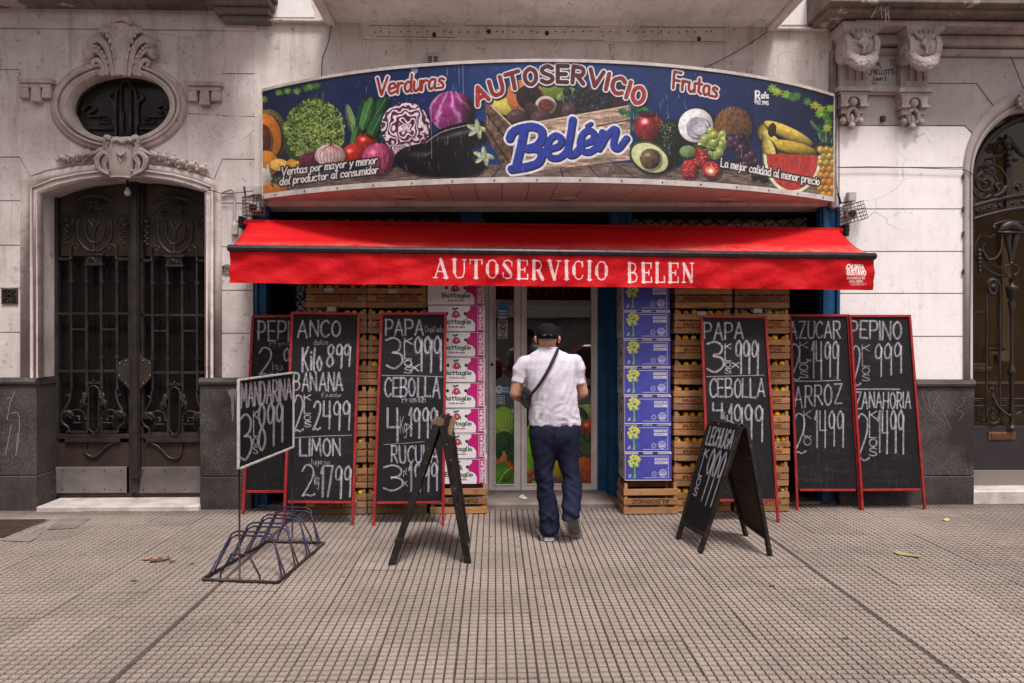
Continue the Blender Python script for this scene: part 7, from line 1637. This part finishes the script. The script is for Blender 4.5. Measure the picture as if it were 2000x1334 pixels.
# ---- black sandwich boards
def aframe(lab, nf_l, ff_l, nf_r, ff_r, rn, rf, text=None, pw=.045, th=.028):
    t = thing('sandwich_board', lab, 'sandwich board', (nf_l + nf_r) / 2 * 1., 'black sandwich boards'); bw_ = MT['blackwood']
    for side, (a_, b_) in enumerate(((nf_l, ff_l), (nf_r, ff_r))):
        up_n = rn + Vector(((-1 if side == 0 else 1) * .022, 0, 0)); up_f = rf + Vector(((-1 if side == 0 else 1) * .022, 0, 0))
        nr_ = (up_n - a_).cross(up_f - up_n).normalized(); nr_ = nr_ if (nr_.x < 0) == (side == 0) else -nr_
        M().bar(up_n, a_, pw, th, nr_).build('leg', bw_, t, bevel=.003); M().bar(up_f, b_, pw, th, nr_).build('leg', bw_, t, bevel=.003)
        M().bar(up_n.lerp(up_f, .05), up_n.lerp(up_f, .95), pw, .026, nr_).build('top_rail', bw_, t, bevel=.003)
        lo = .14; p0, p1, p2, p3 = up_n + (nr_ * .008), up_f + (nr_ * .008), b_.lerp(up_f, lo) + nr_ * .008, a_.lerp(up_n, lo) + nr_ * .008
        M().bar(a_.lerp(up_n, lo), b_.lerp(up_f, lo), pw * .8, .024, nr_).build('bottom_rail', bw_, t, bevel=.003)
        m = M(); i_ = nr_ * -.010; vs = [tuple(v) for v in (p0, p1, p2, p3)] + [tuple(v + i_) for v in (p0, p1, p2, p3)]
        m.add(vs[:4] + vs[4:], [(4, 5, 6, 7), (0, 1, 5, 4), (1, 2, 6, 5), (2, 3, 7, 6), (3, 0, 4, 7)], 1)
        m.add(vs[:4], [(0, 1, 2, 3)] if True else [], 0)
        if side == 0 and text is not None:
            # outer face carries the chalk lettering; u runs far -> near
            m.quad(tuple(Vector(vs[2]) + nr_ * .001), tuple(Vector(vs[3]) + nr_ * .001), tuple(Vector(vs[0]) + nr_ * .001), tuple(Vector(vs[1]) + nr_ * .001), 2)
        m.build('panel', [bw_, simple('bare_brown_panel_back', L(.06, .032, .02), L(.03, .018, .013), 7, .7)] + ([text] if text is not None else []), t)
    return t
nl, fl_, nr_, fr_ = gp(765, 1103), gp(777, 1061), gp(914, 1099), gp(912, 1060); rn = pt(859, 829, 5.10); rf = Vector((rn.x + .01, 5.62, rn.z))
af = aframe('black sandwich board with splintered top seen edge-on, near the apple boxes', nl, fl_, nr_, fr_, rn, rf, None, .052, .050)
m = M(); m.bar(rn + Vector((.06, .05, -.09)), rn + Vector((.085, .1, .035)), .04, .02); m.bar(rn + Vector((-.01, 0, -.02)), rn + Vector((.005, .01, .045)), .05, .02); m.bar(rn + Vector((-.055, .0, -.03)), rn + Vector((-.035, .01, .02)), .04, .02); m.v = [(x + rnd.uniform(-.008, .008), y, z + rnd.uniform(-.012, .012)) for x, y, z in m.v]
m.build('splintered_tip', MT['rawwood'], af)
cvb = CV(360, 560, ((0, 0), (1, 0), (1, 1), (0, 1)), (24, 22, 24)); cvb.setup(360, 560, (22, 20, 22)); cvb.X = cvb.X * 60; cvb.Y = cvb.Y * 100; cvb.px = 60 / 360; cvb.C *= (.85 + .4 * vnoise(cvb.X, cvb.Y, 9, 3))[..., None]
cvb.strokes(fit('LECHUGA', 5, 4, 55, 21, .3, r=r), 1.3, CH, op=.9, rough=.3); cvb.strokes(fit('999', 21, 25, 54, 74, .3, r=r), 1.35, CH, op=.9, rough=.3)
for i, ch in enumerate('KILOS'): cvb.strokes(fit(ch, 8, 26 + i * 9.4, 15, 33.5 + i * 9.4, .2, r=r), .95, CH, op=.9, rough=.3)
for k in range(80): cvb.ell(r.uniform(0, 60), r.uniform(0, 100), .3, .3, (150, 148, 154), 0, 0, op=.6)
s = NT('lechuga_face'); tn = s.n('ShaderNodeTexImage'); tn.image = cvb.image('lechuga_lettering'); tn.extension = 'EXTEND'; fc = s.done(s.mix(1., tn.outputs[0], (.75, .72, .74, 1), 'MULTIPLY'), .7, s.noise(90, 3), .15, .002, 0, .22)
nl, fl_, nr_, fr_ = gp(1367, 1080), gp(1324, 1053), gp(1504, 1086), gp(1457, 1046); rn = pt(1452, 834, nl.y * .5 + nr_.y * .5 + .02); rf = pt(1392, 826, (fl_.y + fr_.y) / 2)
af2 = aframe('black sandwich board lettered LECHUGA, open to the right', nl, fl_, nr_, fr_, rn, rf, fc, .040)
M().bar(rn.lerp(rf, .02) + Vector((-.034, -.01, -.02)), nl.lerp(rn, .62) + Vector((-.02, -.016, .0)), .014, .006).build('bare_wood_chip', MT['rawwood'], af2)
M().tube(smooth([rn.lerp(rf, .6) + Vector((0, 0, .012)), rn.lerp(rf, .5) + Vector((0, 0, .035)), rn.lerp(rf, .25) + Vector((.02, 0, .004)), rn + Vector((.03, -.01, -.03))], 4), .0025, 4).build('tie_wire', MT['pale_metal'], af2)

# ================================================================== THE MAN
mn = thing('person', 'man from behind in white t-shirt, black cap and navy trousers walking to the door', 'person', gp(1078, 1058))
def remesh(obs_m, name, vox, mat, par, sub=0, wr=None, sm=4):
    o = obs_m.build(name, mat, None, True); rm = o.modifiers.new('r', 'REMESH'); rm.mode = 'VOXEL'; rm.voxel_size = vox; s_ = o.modifiers.new('s', 'SMOOTH'); s_.iterations = sm; s_.factor = .6
    dg = bpy.context.evaluated_depsgraph_get(); me = bpy.data.meshes.new_from_object(o.evaluated_get(dg)); bpy.data.objects.remove(o)
    off = wloc(par); me.calc_loop_triangles(); N = len(me.vertices); co = np.zeros(N * 3, np.float32); me.vertices.foreach_get('co', co); no = np.zeros(N * 3, np.float32); me.vertices.foreach_get('normal', no); co, no = co.reshape(-1, 3), no.reshape(-1, 3)
    if wr: d = np.array([wr(Vector(c_)) for c_ in co], np.float32); co = co + no * d[:, None]
    co = co - np.array(off, np.float32); me.vertices.foreach_set('co', co.ravel()); me.polygons.foreach_set('use_smooth', [True] * len(me.polygons)); me.update(); me.materials.clear(); me.materials.append(mat)
    q = bpy.data.objects.new(name, me); COL.objects.link(q); q.parent = par; return q
YM = 5.72
def sx(px_, py_, Y=YM): p = pt(px_, py_, Y); return p
def ring(xl_, xr_, y, Y=YM, ry=.1):
    a_, b_ = pt(xl_, y, Y), pt(xr_, y, Y); return ((a_.x + b_.x) / 2, Y, a_.z, (b_.x - a_.x) / 2, ry)
SKIN = simple('sun_reddened_skin', L(.46, .24, .17), L(.40, .19, .13), 16, .5, .15, 120); HAIR = simple('short_grey_hair', L(.30, .27, .25), L(.14, .12, .11), 90, .8, .8, 220)
hY = YM - .03
hc = sx(1069.5, 656, hY)
m = M(); m.ball(hc + Vector((0, .01, -.025)), (.075, .092, .090), 20, 14); m.ball(hc + Vector((0, .05, -.05)), (.06, .06, .065), 14, 10); m.ball(hc + Vector((0, .105, -.02)), (.012, .024, .02), 8, 6)
m.loft([(hc.x, YM + .0, sx(1069, 700).z, .085, .06), (hc.x, YM - .01, sx(1069, 684).z, .070, .058), (hc.x, YM - .01, sx(1069, 668).z, .066, .06)], 16)
m.loft([(sx(1080, 830).x, YM, sx(1080, 830).z, .17, .10), (sx(1080, 760).x, YM, sx(1080, 760).z, .17, .10), (sx(1072, 700).x, YM, sx(1072, 702).z, .15, .07)], 16)
for sg_, ex in ((-1, 1045.5), (1, 1092.5)):
    e_ = sx(ex, 664, hY + .02); m.ball(e_ + Vector((0, 0, .01)), (.012, .016, .027), 10, 8); m.ball(e_ + Vector((-sg_ * .006, 0, -.018)), (.010, .012, .014), 8, 6)
SHL, SHR = sx(1022, 702, YM), sx(1124, 700, YM); ELL, ELR = sx(1006, 768, YM + .0), sx(1138, 766, YM + .02); HDL, HDR = sx(1040, 792, YM + .24), sx(1112, 782, YM + .27)
for S0, E0, H0, sd_ in ((SHL, ELL, HDL, -1), (SHR, ELR, HDR, 1)):
    m.tube([S0.lerp(E0, .22), S0.lerp(E0, .6), E0], [.044, .048, .046], 12); m.ball(E0, (.047, .047, .050), 12, 8); m.tube([E0, E0.lerp(H0, .35), E0.lerp(H0, .8), H0], [.046, .046, .033, .028], 12)
    d = (H0 - E0).normalized(); pm_ = H0 + d * .045; m.tube([H0, pm_, pm_ + d * .03], [.028, .04, .034], 10, flat=.6)
    side = d.cross(Vector((0, 0, 1))).normalized()
    for f_ in range(4):
        b0_ = pm_ + d * .03 + Vector((0, 0, 1)) * (.026 - f_ * .017); ln = (.062, .07, .066, .052)[f_]; m.tube(smooth([b0_ - d * .02, b0_ + d * ln * .4, b0_ + d * ln * .75 - side * sd_ * .015, b0_ + d * ln * .9 - side * sd_ * .035], 3), [.0085, .0085, .008, .0065], 8)
    tb = H0 + d * .02 + Vector((0, 0, .028)); m.tube(smooth([tb, tb + d * .03 + Vector((0, 0, .018)) - side * sd_ * .01, tb + d * .055 + Vector((0, 0, .018)) - side * sd_ * .02], 3), [.011, .010, .008], 8)
remesh(m, 'body', .006, SKIN, mn, sm=3)
# hair fringe below the cap
m = M(); m.ball(hc + Vector((0, -.004, .006)), (.077, .091, .084), 24, 16); m.v = [v if v[2] > hc.z - .052 else (v[0], v[1] + .03, hc.z - .052 + (v[2] - hc.z + .052) * .1) for v in m.v]
m.build('hair', HAIR, mn, True)
cm = NT('black_cap_cloth'); CAPM = cm.done(cm.mix(cm.ramp(cm.noise(60, 3), .4, .6), L(.006, .0055, .006), L(.010, .009, .010)), .9, cm.noise(400, 2), .3, .001, 0, .15)
ct = sx(1069.5, 631, hY).z; cb0 = sx(1069.5, 660, hY).z
m = M(); secs = [(hc.x, hY + .008, cb0 - .006, .081, .103), (hc.x, hY + .008, cb0 + .03, .0825, .105), (hc.x, hY + .010, cb0 + .065, .079, .100), (hc.x, hY + .012, cb0 + .095, .068, .086), (hc.x, hY + .012, ct - .008, .045, .058), (hc.x, hY + .012, ct, .012, .015)]
m.loft(secs, 28); cap = m.build('cap', CAPM, mn, True)
m = M(); m.ptube([(1060, 654.5), (1064, 651.2), (1069.5, 650), (1075, 651.2), (1079, 654.5)], .004, hY - .107, 6, 3); m.build('strap_edge', CAPM, cap, True)
n = 14; cpt = sx(1069.5, 655, hY - .101); m = M(); m.add([(cpt.x + .036 * math.cos(math.pi * i / (n - 1)), cpt.y - .004 + .012 * abs(math.cos(math.pi * i / (n - 1))), cpt.z - .004 + .020 * math.sin(math.pi * i / (n - 1))) for i in range(n)], [tuple(range(n))]); m.build('gap', HAIR, cap)
m = M(); m.ball((hc.x, hY + .14, cb0 + .005), (.07, .075, .008), 16, 6); m.build('visor', CAPM, cap, True); M().ball((hc.x, hY + .012, ct + .001), .006, 6, 4).build('button', CAPM, cap)
# t-shirt
def wr_shirt(p):
    z = (p.z - .9) / .6; lo = max(0, 1.1 - z)
    a = mnoise.noise(Vector((p.x * 13 + p.z * 2.5, p.y * 6, p.z * 2.6))); b = -abs(mnoise.noise(Vector((p.x * 15 - p.z * 5, p.y * 6, p.z * 4)))) + .18; c = -abs(mnoise.noise(Vector((p.x * 9 + p.z * 16, p.y * 8, p.z * 12 - p.x * 12)))) + .18
    e = -abs(mnoise.noise(Vector((p.x * 24 - p.z * 3, 5, p.z * 5)))) + .18
    return (.010 * a + .017 * b + .008 * e) * (.40 + lo) + .013 * c * (.25 + max(0, .55 - z) * 1.5)
m = M(); torso = [ring(1033, 1134, 831, YM, .125), ring(1033.5, 1131.5, 815, YM, .13), ring(1033, 1129, 795, YM, .135), ring(1031.5, 1128, 775, YM, .14), ring(1029, 1125.5, 755, YM, .142), ring(1026, 1124, 735, YM, .14), ring(1024, 1125.5, 718, YM, .13), ring(1027, 1122, 703, YM, .115), ring(1036, 1110, 691, YM, .09), ring(1049, 1093, 683, YM - .005, .072), ring(1052.5, 1088.5, 679, YM - .012, .064)]
m.loft(torso, 26, sq=2.4)
for S0, E0, hx0, hx1, hy0, hy1 in ((SHL, ELL, 998, 1026, 744, 752), (SHR, ELR, 1121, 1146, 753, 749)):
    he = Vector(((pt(hx0, hy0, YM).x + pt(hx1, hy1, YM).x) / 2, YM + .0, pt(hx0, (hy0 + hy1) / 2, YM).z)); rr = (pt(hx1, 750, YM).x - pt(hx0, 750, YM).x) / 2
    ctr = sx(1073 , 712, YM); A1 = ctr.lerp(S0, .55) + Vector((0, 0, -.004)); A2 = S0 + Vector((0, 0, -.026)); rv = [.056, .060, .060, .062, rr * .96, rr * 1.0]
    P_ = [A1, ctr.lerp(S0, .8) + Vector((0, 0, -.012)), A2, A2.lerp(he, .35) + Vector(((A2.x - ctr.x) * .08, 0, 0)), A2.lerp(he, .7), he]; m.tube(P_, rv, 18); m.ball(A2, .060, 14, 10)
SHM = NT('white_jersey_cotton'); shirtm = SHM.done(SHM.mix(SHM.ramp(SHM.noise(5, 4), .3, .7), L(.58, .53, .60), L(.52, .47, .535)), .9, SHM.noise(500, 2), .15, .001, 0, .2)
tsh = remesh(m, 't_shirt', .0075, shirtm, mn, wr=wr_shirt, sm=8)
hemc = []
m = M(); n = 30
for k in range(n): t = 2 * math.pi * k / n; x0_, Y0_, z0_, rx_, ry_ = torso[0]; hemc.append((x0_ + rx_ * math.copysign(abs(math.cos(t)) ** .83, math.cos(t)) * 1.005, Y0_ + ry_ * math.copysign(abs(math.sin(t)) ** .83, math.sin(t)) * 1.01, z0_ + .018 + .012 * math.cos(t) - (.012 if math.sin(t) < 0 else 0) * abs(math.sin(t)) * 0))
pass
x0_, Y0_, z0_, rx_, ry_ = torso[-1]; m = M(); m.tube([(x0_ + rx_ * 1.0 * math.cos(2 * math.pi * k / 20), Y0_ + ry_ * 1.0 * math.sin(2 * math.pi * k / 20), z0_ - .002) for k in range(20)], .006, 8, True); m.build('collar', shirtm, tsh, True)
# trousers
def wr_tr(p):
    kn = math.exp(-((p.z - .47) / .12) ** 2) + math.exp(-((p.z - .14) / .10) ** 2) * 1.2; a = mnoise.noise(Vector((p.x * 7 + 3, p.y * 5, p.z * 26 + p.x * 16))); b = mnoise.noise(Vector((p.x * 14, p.y * 8, p.z * 6))); c = mnoise.noise(Vector((p.x * 20 + 9, p.y * 12, p.z * 40 - p.x * 30)))
    d = -abs(mnoise.noise(Vector((p.x * 5, 4, p.z * 11 + p.x * 5 * (1 if p.x > .46 else -1))))) + .2; return .007 * a * kn + .008 * b + .030 * d * (kn + .25)
m = M(); YT = YM
m.loft([ring(1060, 1108, 884, YT, .06), ring(1042, 1126, 874, YT, .095), ring(1034.5, 1131.5, 860, YT, .122), ring(1032.5, 1133.5, 850, YT, .13), ring(1032, 1134, 842, YT, .13), ring(1034, 1133, 826, YT, .12)], 24, sq=2.3)
m.loft([ring(1057, 1091, 1041, YT - .03, .072), ring(1055, 1092.5, 1022, YT - .03, .070), ring(1051, 1090.5, 995, YT - .02, .07), ring(1048, 1087.5, 970, YT - .01, .072), ring(1045.5, 1084, 940, YT, .078), ring(1042, 1082.5, 915, YT, .085), ring(1038, 1086, 885, YT, .10), ring(1034, 1088, 858, YT, .11)], 20)
m.loft([ring(1099, 1130, 1016, YT - .15, .06), ring(1097, 1134, 998, YT - .13, .062), ring(1096, 1136, 975, YT - .09, .066), ring(1095, 1136, 950, YT - .05, .07), ring(1094.5, 1135.5, 930, YT - .02, .075), ring(1090, 1131, 905, YT, .085), ring(1086, 1130.5, 880, YT, .10), ring(1083, 1133, 858, YT, .11)], 20)
TRM = NT('navy_nylon_trousers'); trm = TRM.done(TRM.mix(TRM.ramp(TRM.noise(5, 4), .3, .7), L(.0075, .009, .026), L(.010, .012, .033)), .7, TRM.noise(300, 2), .15, .001, 0, .18)
trs = remesh(m, 'trousers', .0085, trm, mn, wr=wr_tr, sm=3)
M().tube([sx(1083, 828, YM - .124), sx(1084, 850, YM - .132), sx(1085, 872, YM - .118)], .003, 5).build('back_seam', trm, trs)
# shoes
SB = simple('black_trainer_mesh', L(.02, .019, .022), L(.035, .032, .036), 30, .8); SW_ = simple('white_trainer_sole', L(.55, .50, .50), L(.42, .38, .37), 12, .6); SG = simple('grey_outsole_rubber', L(.26, .22, .20), L(.14, .12, .11), 14, .7); SR = simple('dark_red_outsole', L(.06, .02, .022), L(.09, .07, .065), 14, .7)
def shoe(px0, px1, ybot, Yh, pitch, yaw, heel_z):
    cx = pt((px0 + px1) / 2, ybot, Yh).x; hw = (pt(px1, ybot, Yh).x - pt(px0, ybot, Yh).x) / 2; t = Vector((cx, Yh, heel_z)); from mathutils import Euler
    E_ = Euler((pitch, 0, yaw)); T = lambda v: tuple(t + (lambda q: (q.rotate(E_), q)[1])(Vector(v)))
    def prof(z, sc_, m, mi=0): pass
    out = [(0, 0), (.6, .004), (.92, .03), (1, .075), (.98, .14), (1.06, .20), (1.0, .255), (.6, .288), (0, .297)]
    loop = [(x * hw, y) for x, y in out] + [(-x * hw, y) for x, y in out[-2:0:-1]]
    def slab(z0, z1, g_, mat, nm, par):
        m = M(); n = len(loop); c_ = .14
        vs = [T((x * g_, c_ + (y - c_) * g_, z0)) for x, y in loop] + [T((x * g_, c_ + (y - c_) * g_, z1)) for x, y in loop]
        m.add(vs, [tuple(range(n))[::-1], tuple(range(n, 2 * n))] + [(i, (i + 1) % n, n + (i + 1) % n, n + i) for i in range(n)]); return m.build(nm, mat, par, bevel=.003)
    m = M(); secs = [(0, 1.0, .035), (.02, 1.0, .075), (.06, .98, .10), (.10, .95, .10), (.15, .98, .075), (.2, 1.0, .055), (.26, .85, .042), (.292, .3, .03)]
    vs = []; N = 12
    for y, g_, h_ in secs:
        for k in range(N): a_ = math.pi * k / (N - 1); vs.append(T((hw * .94 * g_ * math.cos(a_), y + .004, .022 + h_ * math.sin(a_) ** .7)))
    m.add(vs, [(i * N + k, i * N + k + 1, (i + 1) * N + k + 1, (i + 1) * N + k)[::-1] for i in range(len(secs) - 1) for k in range(N - 1)] + [tuple(range(N))]); up_ = m.build('shoe', SB, mn, True)
    slab(.000, .030, 1.16 if pitch else 1.06, SW_, 'midsole', up_); slab(-.005, .000, .84, SG if pitch else SR, 'outsole', up_)
    m = M(); a_, b_ = T((-.012, -.002, .06)), T((.014, -.002, .068)); m.tube([a_, T((0, -.004, .06)), b_], .004, 5); m.build('heel_mark', SW_, up_)
    if pitch:
        m = M(); 
        for k in range(8): m.tube([T((-hw * .7, .04 + k * .03, -.004)), T((0, .05 + k * .03, -.004)), T((hw * .7, .04 + k * .03, -.004))], .0035, 4)
        m.build('tread', SG, up_)
shoe(1060, 1085.5, 1060, 5.645, 0, .12, .004); shoe(1103, 1129, 1030, 5.565, -.90, -.28, .243)
# cross-body bag
bag = thing('crossbody_bag', 'black cross-body bag slung at the left hip of the man on a diagonal strap', 'bag', sx(1030, 780, YM + .02)); BM = simple('black_bag_nylon', L(.013, .012, .013), L(.024, .021, .023), 20, .7)
m = M(); P = [(1024, 757), (1029, 757), (1040, 767), (1038, 782), (1031, 799), (1024, 797), (1018, 786), (1019, 772)]; m.pprism(P, YM - .11, .15); b_o = m.build('pouch', BM, bag, bevel=.012)
M().ptube([(1022, 763), (1030, 770), (1036, 782)], .004, YM - .113, 5, 3).build('zip', BM, b_o, True)
def strap(P, nm):
    m = M(); Q = smooth([Vector(p) for p in P], 8); vs = []
    for i, p in enumerate(Q):
        d = (Q[min(i + 1, len(Q) - 1)] - Q[max(i - 1, 0)]).normalized(); sd_ = d.cross(Vector((0, 1, 0))).normalized() * .0125
        for q_ in (sd_, -sd_): vs += [p + q_, p + q_ + Vector((0, .004, 0))]
    n = len(Q); m.add(vs, [f for i in range(n - 1) for f in ((i * 4, i * 4 + 4, i * 4 + 6, i * 4 + 2), (i * 4 + 1, i * 4 + 3, i * 4 + 7, i * 4 + 5), (i * 4, i * 4 + 1, i * 4 + 5, i * 4 + 4), (i * 4 + 2, i * 4 + 6, i * 4 + 7, i * 4 + 3))]); m.build(nm, BM, bag, True)
strap([sx(1091, 681, YM + .03), sx(1089.5, 683, YM - .07), sx(1083, 697, YM - .137), sx(1072, 720, YM - .158), sx(1060, 741, YM - .162), sx(1048, 758, YM - .158), sx(1036, 771, YM - .146), sx(1028, 780, YM - .125)], 'strap')

# ================================================================== litter
def litter(name, pix, z, mat, lab, cat):
    m = M(); vs = [gp(x, y, z + rnd.uniform(0, .012)) for x, y in pix]; n = len(vs); m.add([tuple(v) for v in vs] + [(v.x, v.y, v.z + .002) for v in vs], [tuple(range(n))[::-1], tuple(range(n, 2 * n))] + [(i, (i + 1) % n, n + (i + 1) % n, n + i) for i in range(n)]); tag(m.build(name, mat), lab, cat)
PAP = simple('crumpled_paper', L(.55, .5, .46), L(.4, .34, .3), 20, .8)
litter('paper_scrap', [(1013, 972), (1017, 967), (1022, 966), (1030, 973), (1026, 976)], .045, PAP, 'crumpled white paper scrap on the shop doorstep', 'paper')
litter('dry_leaf', [(1744, 1078), (1752, 1076), (1775, 1081), (1797, 1086), (1796, 1088), (1770, 1085), (1752, 1082)], .004, simple('pale_green_leaf', L(.32, .30, .12), L(.24, .22, .1), 20, .6), 'long pale green leaf lying on the paving at right', 'leaf')
litter('orange_peel', [(1842, 1014), (1848, 1012), (1855, 1014), (1853, 1017), (1846, 1017)], .004, simple('peel', L(.65, .40, .04), L(.5, .5, .4), 60, .5), 'small yellow peel on the paving before the right plinth', 'peel')
m = M()
for k in range(9): x, y = 285 + k * 6.4 + rnd.uniform(-3, 3), 1092 + rnd.uniform(-3, 4); m.ball(gp(x, y, .012), (rnd.uniform(.022, .04), rnd.uniform(.012, .022), .004), 7, 5, 0 if k % 3 == 0 else 1)
tag(m.build('crushed_cup', [simple('tan_pulp', L(.34, .24, .17), L(.2, .12, .08), 30, .8), simple('brown_pulp', L(.16, .05, .025), L(.10, .04, .03), 30, .7)], None, True), 'crushed paper and brown pulp lying on the left paving', 'litter')
for k, (x, y) in enumerate(((262, 1134), (375, 1101), (1508, 1144), (1652, 1247))):
    p_ = gp(x, y, .002); tag(M().ball(p_, (.02, .014, .003), 9, 5).build('paving_spot', MT['castiron'], None, True), ('dark flattened spot on the left paving', 'small dark spot near the bicycle rack', 'brown crumb on the right paving by the long joint', 'pale crumb low on the right paving')[k], 'debris')

# ================================================================== across the street (seen only as reflections and as what shades the place)
ob = thing('street_building', 'grey plastered building across the street with a pale fascia band', 'building', (0, -24, 0))
GW = simple('grey_street_wall', L(.36, .32, .31), L(.26, .22, .22), 1, .9)
M().box(-30, 30, -30, -24, -.3, 8.5).build('wall', GW, ob); M().box(-14, 20, -24.6, -23.3, 2.6, 3.25).build('fascia', MT['pale_metal'], ob)
for x in (-12, -7, -2.2, 2.4, 7, 12): fr_o = M().box(x, x + 1.3, -23.98, -23.9, 1.0, 2.2).build('window', MT['pale_metal'], ob); M().box(x + .12, x + 1.18, -23.89, -23.87, 1.15, 1.6).build('pane', MT['black'], fr_o)
CR = simple('dark_red_car_paint', L(.20, .012, .014), L(.17, .01, .012), 2, .25, .02); GLS = simple('car_window', L(.02, .02, .022), None, 3, .1)
def car(x, y, paint, lab):
    t = thing('parked_car', lab, 'car', (x, y, -.13), 'cars parked across the street'); zb = -.13
    side = [(-2.1, .35), (-2.15, .75), (-1.9, .95), (-1.0, 1.02), (-.45, 1.45), (1.1, 1.47), (1.8, 1.05), (2.15, .95), (2.2, .5), (2.1, .33)]
    m = M(); n = len(side)
    for k, (w_, g_) in enumerate(((-.86, 1),)): pass
    vs = [(x + a_, y + s_ * (.86 if b_ < 1.1 else .66), zb + b_) for s_ in (-1, 1) for a_, b_ in side]; m.add(vs, [tuple(range(n)), tuple(range(n, 2 * n))[::-1]] + [(i, n + i, n + (i + 1) % n, (i + 1) % n) for i in range(n)]); m.build('body', paint, t, bevel=.05)
    for s_ in (-1, 1):
        m = M(); P = [(-.9, 1.06), (-.42, 1.40), (.25, 1.42), (.25, 1.06)]; Q = [(.33, 1.06), (.33, 1.42), (1.05, 1.42), (1.6, 1.06)]
        for q_ in (P, Q): m.add([(x + a_, y + s_ * (.865 - (b_ - 1.06) * .55), zb + b_) for a_, b_ in q_], [(0, 1, 2, 3)])
        m.build('side_window', GLS, t)
        for wx in (-1.35, 1.35):
            m = M(); m.tube([(x + wx, y + s_ * .66, zb + .31), (x + wx, y + s_ * .88, zb + .31)], .31, 20); wh = m.build('wheel', MT['black'], t); M().tube([(x + wx, y + s_ * .87, zb + .31), (x + wx, y + s_ * .885, zb + .31)], .19, 14).build('rim', MT['pale_metal'], wh)
        M().box(x - 2.17, x - 2.10, y + s_ * .7 - .14, y + s_ * .7 + .14, zb + .62, zb + .78).build('headlight', MT['plaster_box'], t)
    return t
car(3.4, -9.5, CR, 'dark red car parked across the street, right one'); car(-1.9, -9.5, CR, 'dark red car parked across the street, left one'); car(-8.4, -9.6, simple('grey_car_paint', L(.12, .12, .125), None, 2, .3), 'grey car parked across the street')
# street trees along the kerb
LF = NT('plane_tree_leaf'); lfm = LF.done(LF.mix(LF.ramp(LF.rand(), 0, 1), L(.045, .085, .022), L(.07, .11, .03)), .6); BK = simple('tree_bark', L(.12, .09, .07), L(.07, .055, .045), 8, .9, .8, 30)
def tree(x, y, h, R_, lab, seed, n=2600):
    r = random.Random(seed); t = thing('street_tree', lab, 'tree', (x, y, 0), 'street trees along the kerb'); m = M(); top = Vector((x + r.uniform(-.3, .3), y, h * .62)); m.tube(smooth([(x, y, -.1), (x + .05, y, h * .25), top], 4), [.19, .15, .11], 10); cl_ = []
    for k in range(9):
        a_ = k * 2.4; e = top + Vector((math.cos(a_) * R_ * .7, math.sin(a_) * R_ * .7, r.uniform(.2, h * .34))); m.tube(smooth([top - Vector((0, 0, r.uniform(0, h * .15))), top.lerp(e, .5) + Vector((0, 0, .25)), e], 4), [.08, .05, .02], 7); cl_ += [e, top.lerp(e, .6)]
    m.build('trunk', BK, t, True); m = M()
    for k in range(n):
        c_ = r.choice(cl_) + Vector((r.gauss(0, .5), r.gauss(0, .5), r.gauss(0, .4))) * (R_ / 2.6); d = Vector((r.gauss(0, 1), r.gauss(0, 1), r.gauss(0, .6))).normalized(); s1 = d.orthogonal().normalized() * r.uniform(.06, .11); u_ = d * r.uniform(.08, .15); m.add([c_ - u_, c_ + s1, c_ + u_, c_ - s1], [(0, 1, 2, 3)])
    m.build('crown', lfm, t)
tree(-5.4, -.6, 7.2, 2.9, 'leafy street tree at the kerb on the left', 3, 1700); tree(-11.5, -.6, 7.0, 2.8, 'leafy street tree farther left along the kerb', 5, 1600)
tree(6, -20.5, 6.5, 2.6, 'leafy tree on the far pavement, right', 8, 1200); tree(-3, -20.5, 6.5, 2.6, 'leafy tree on the far pavement, left', 9, 1200)
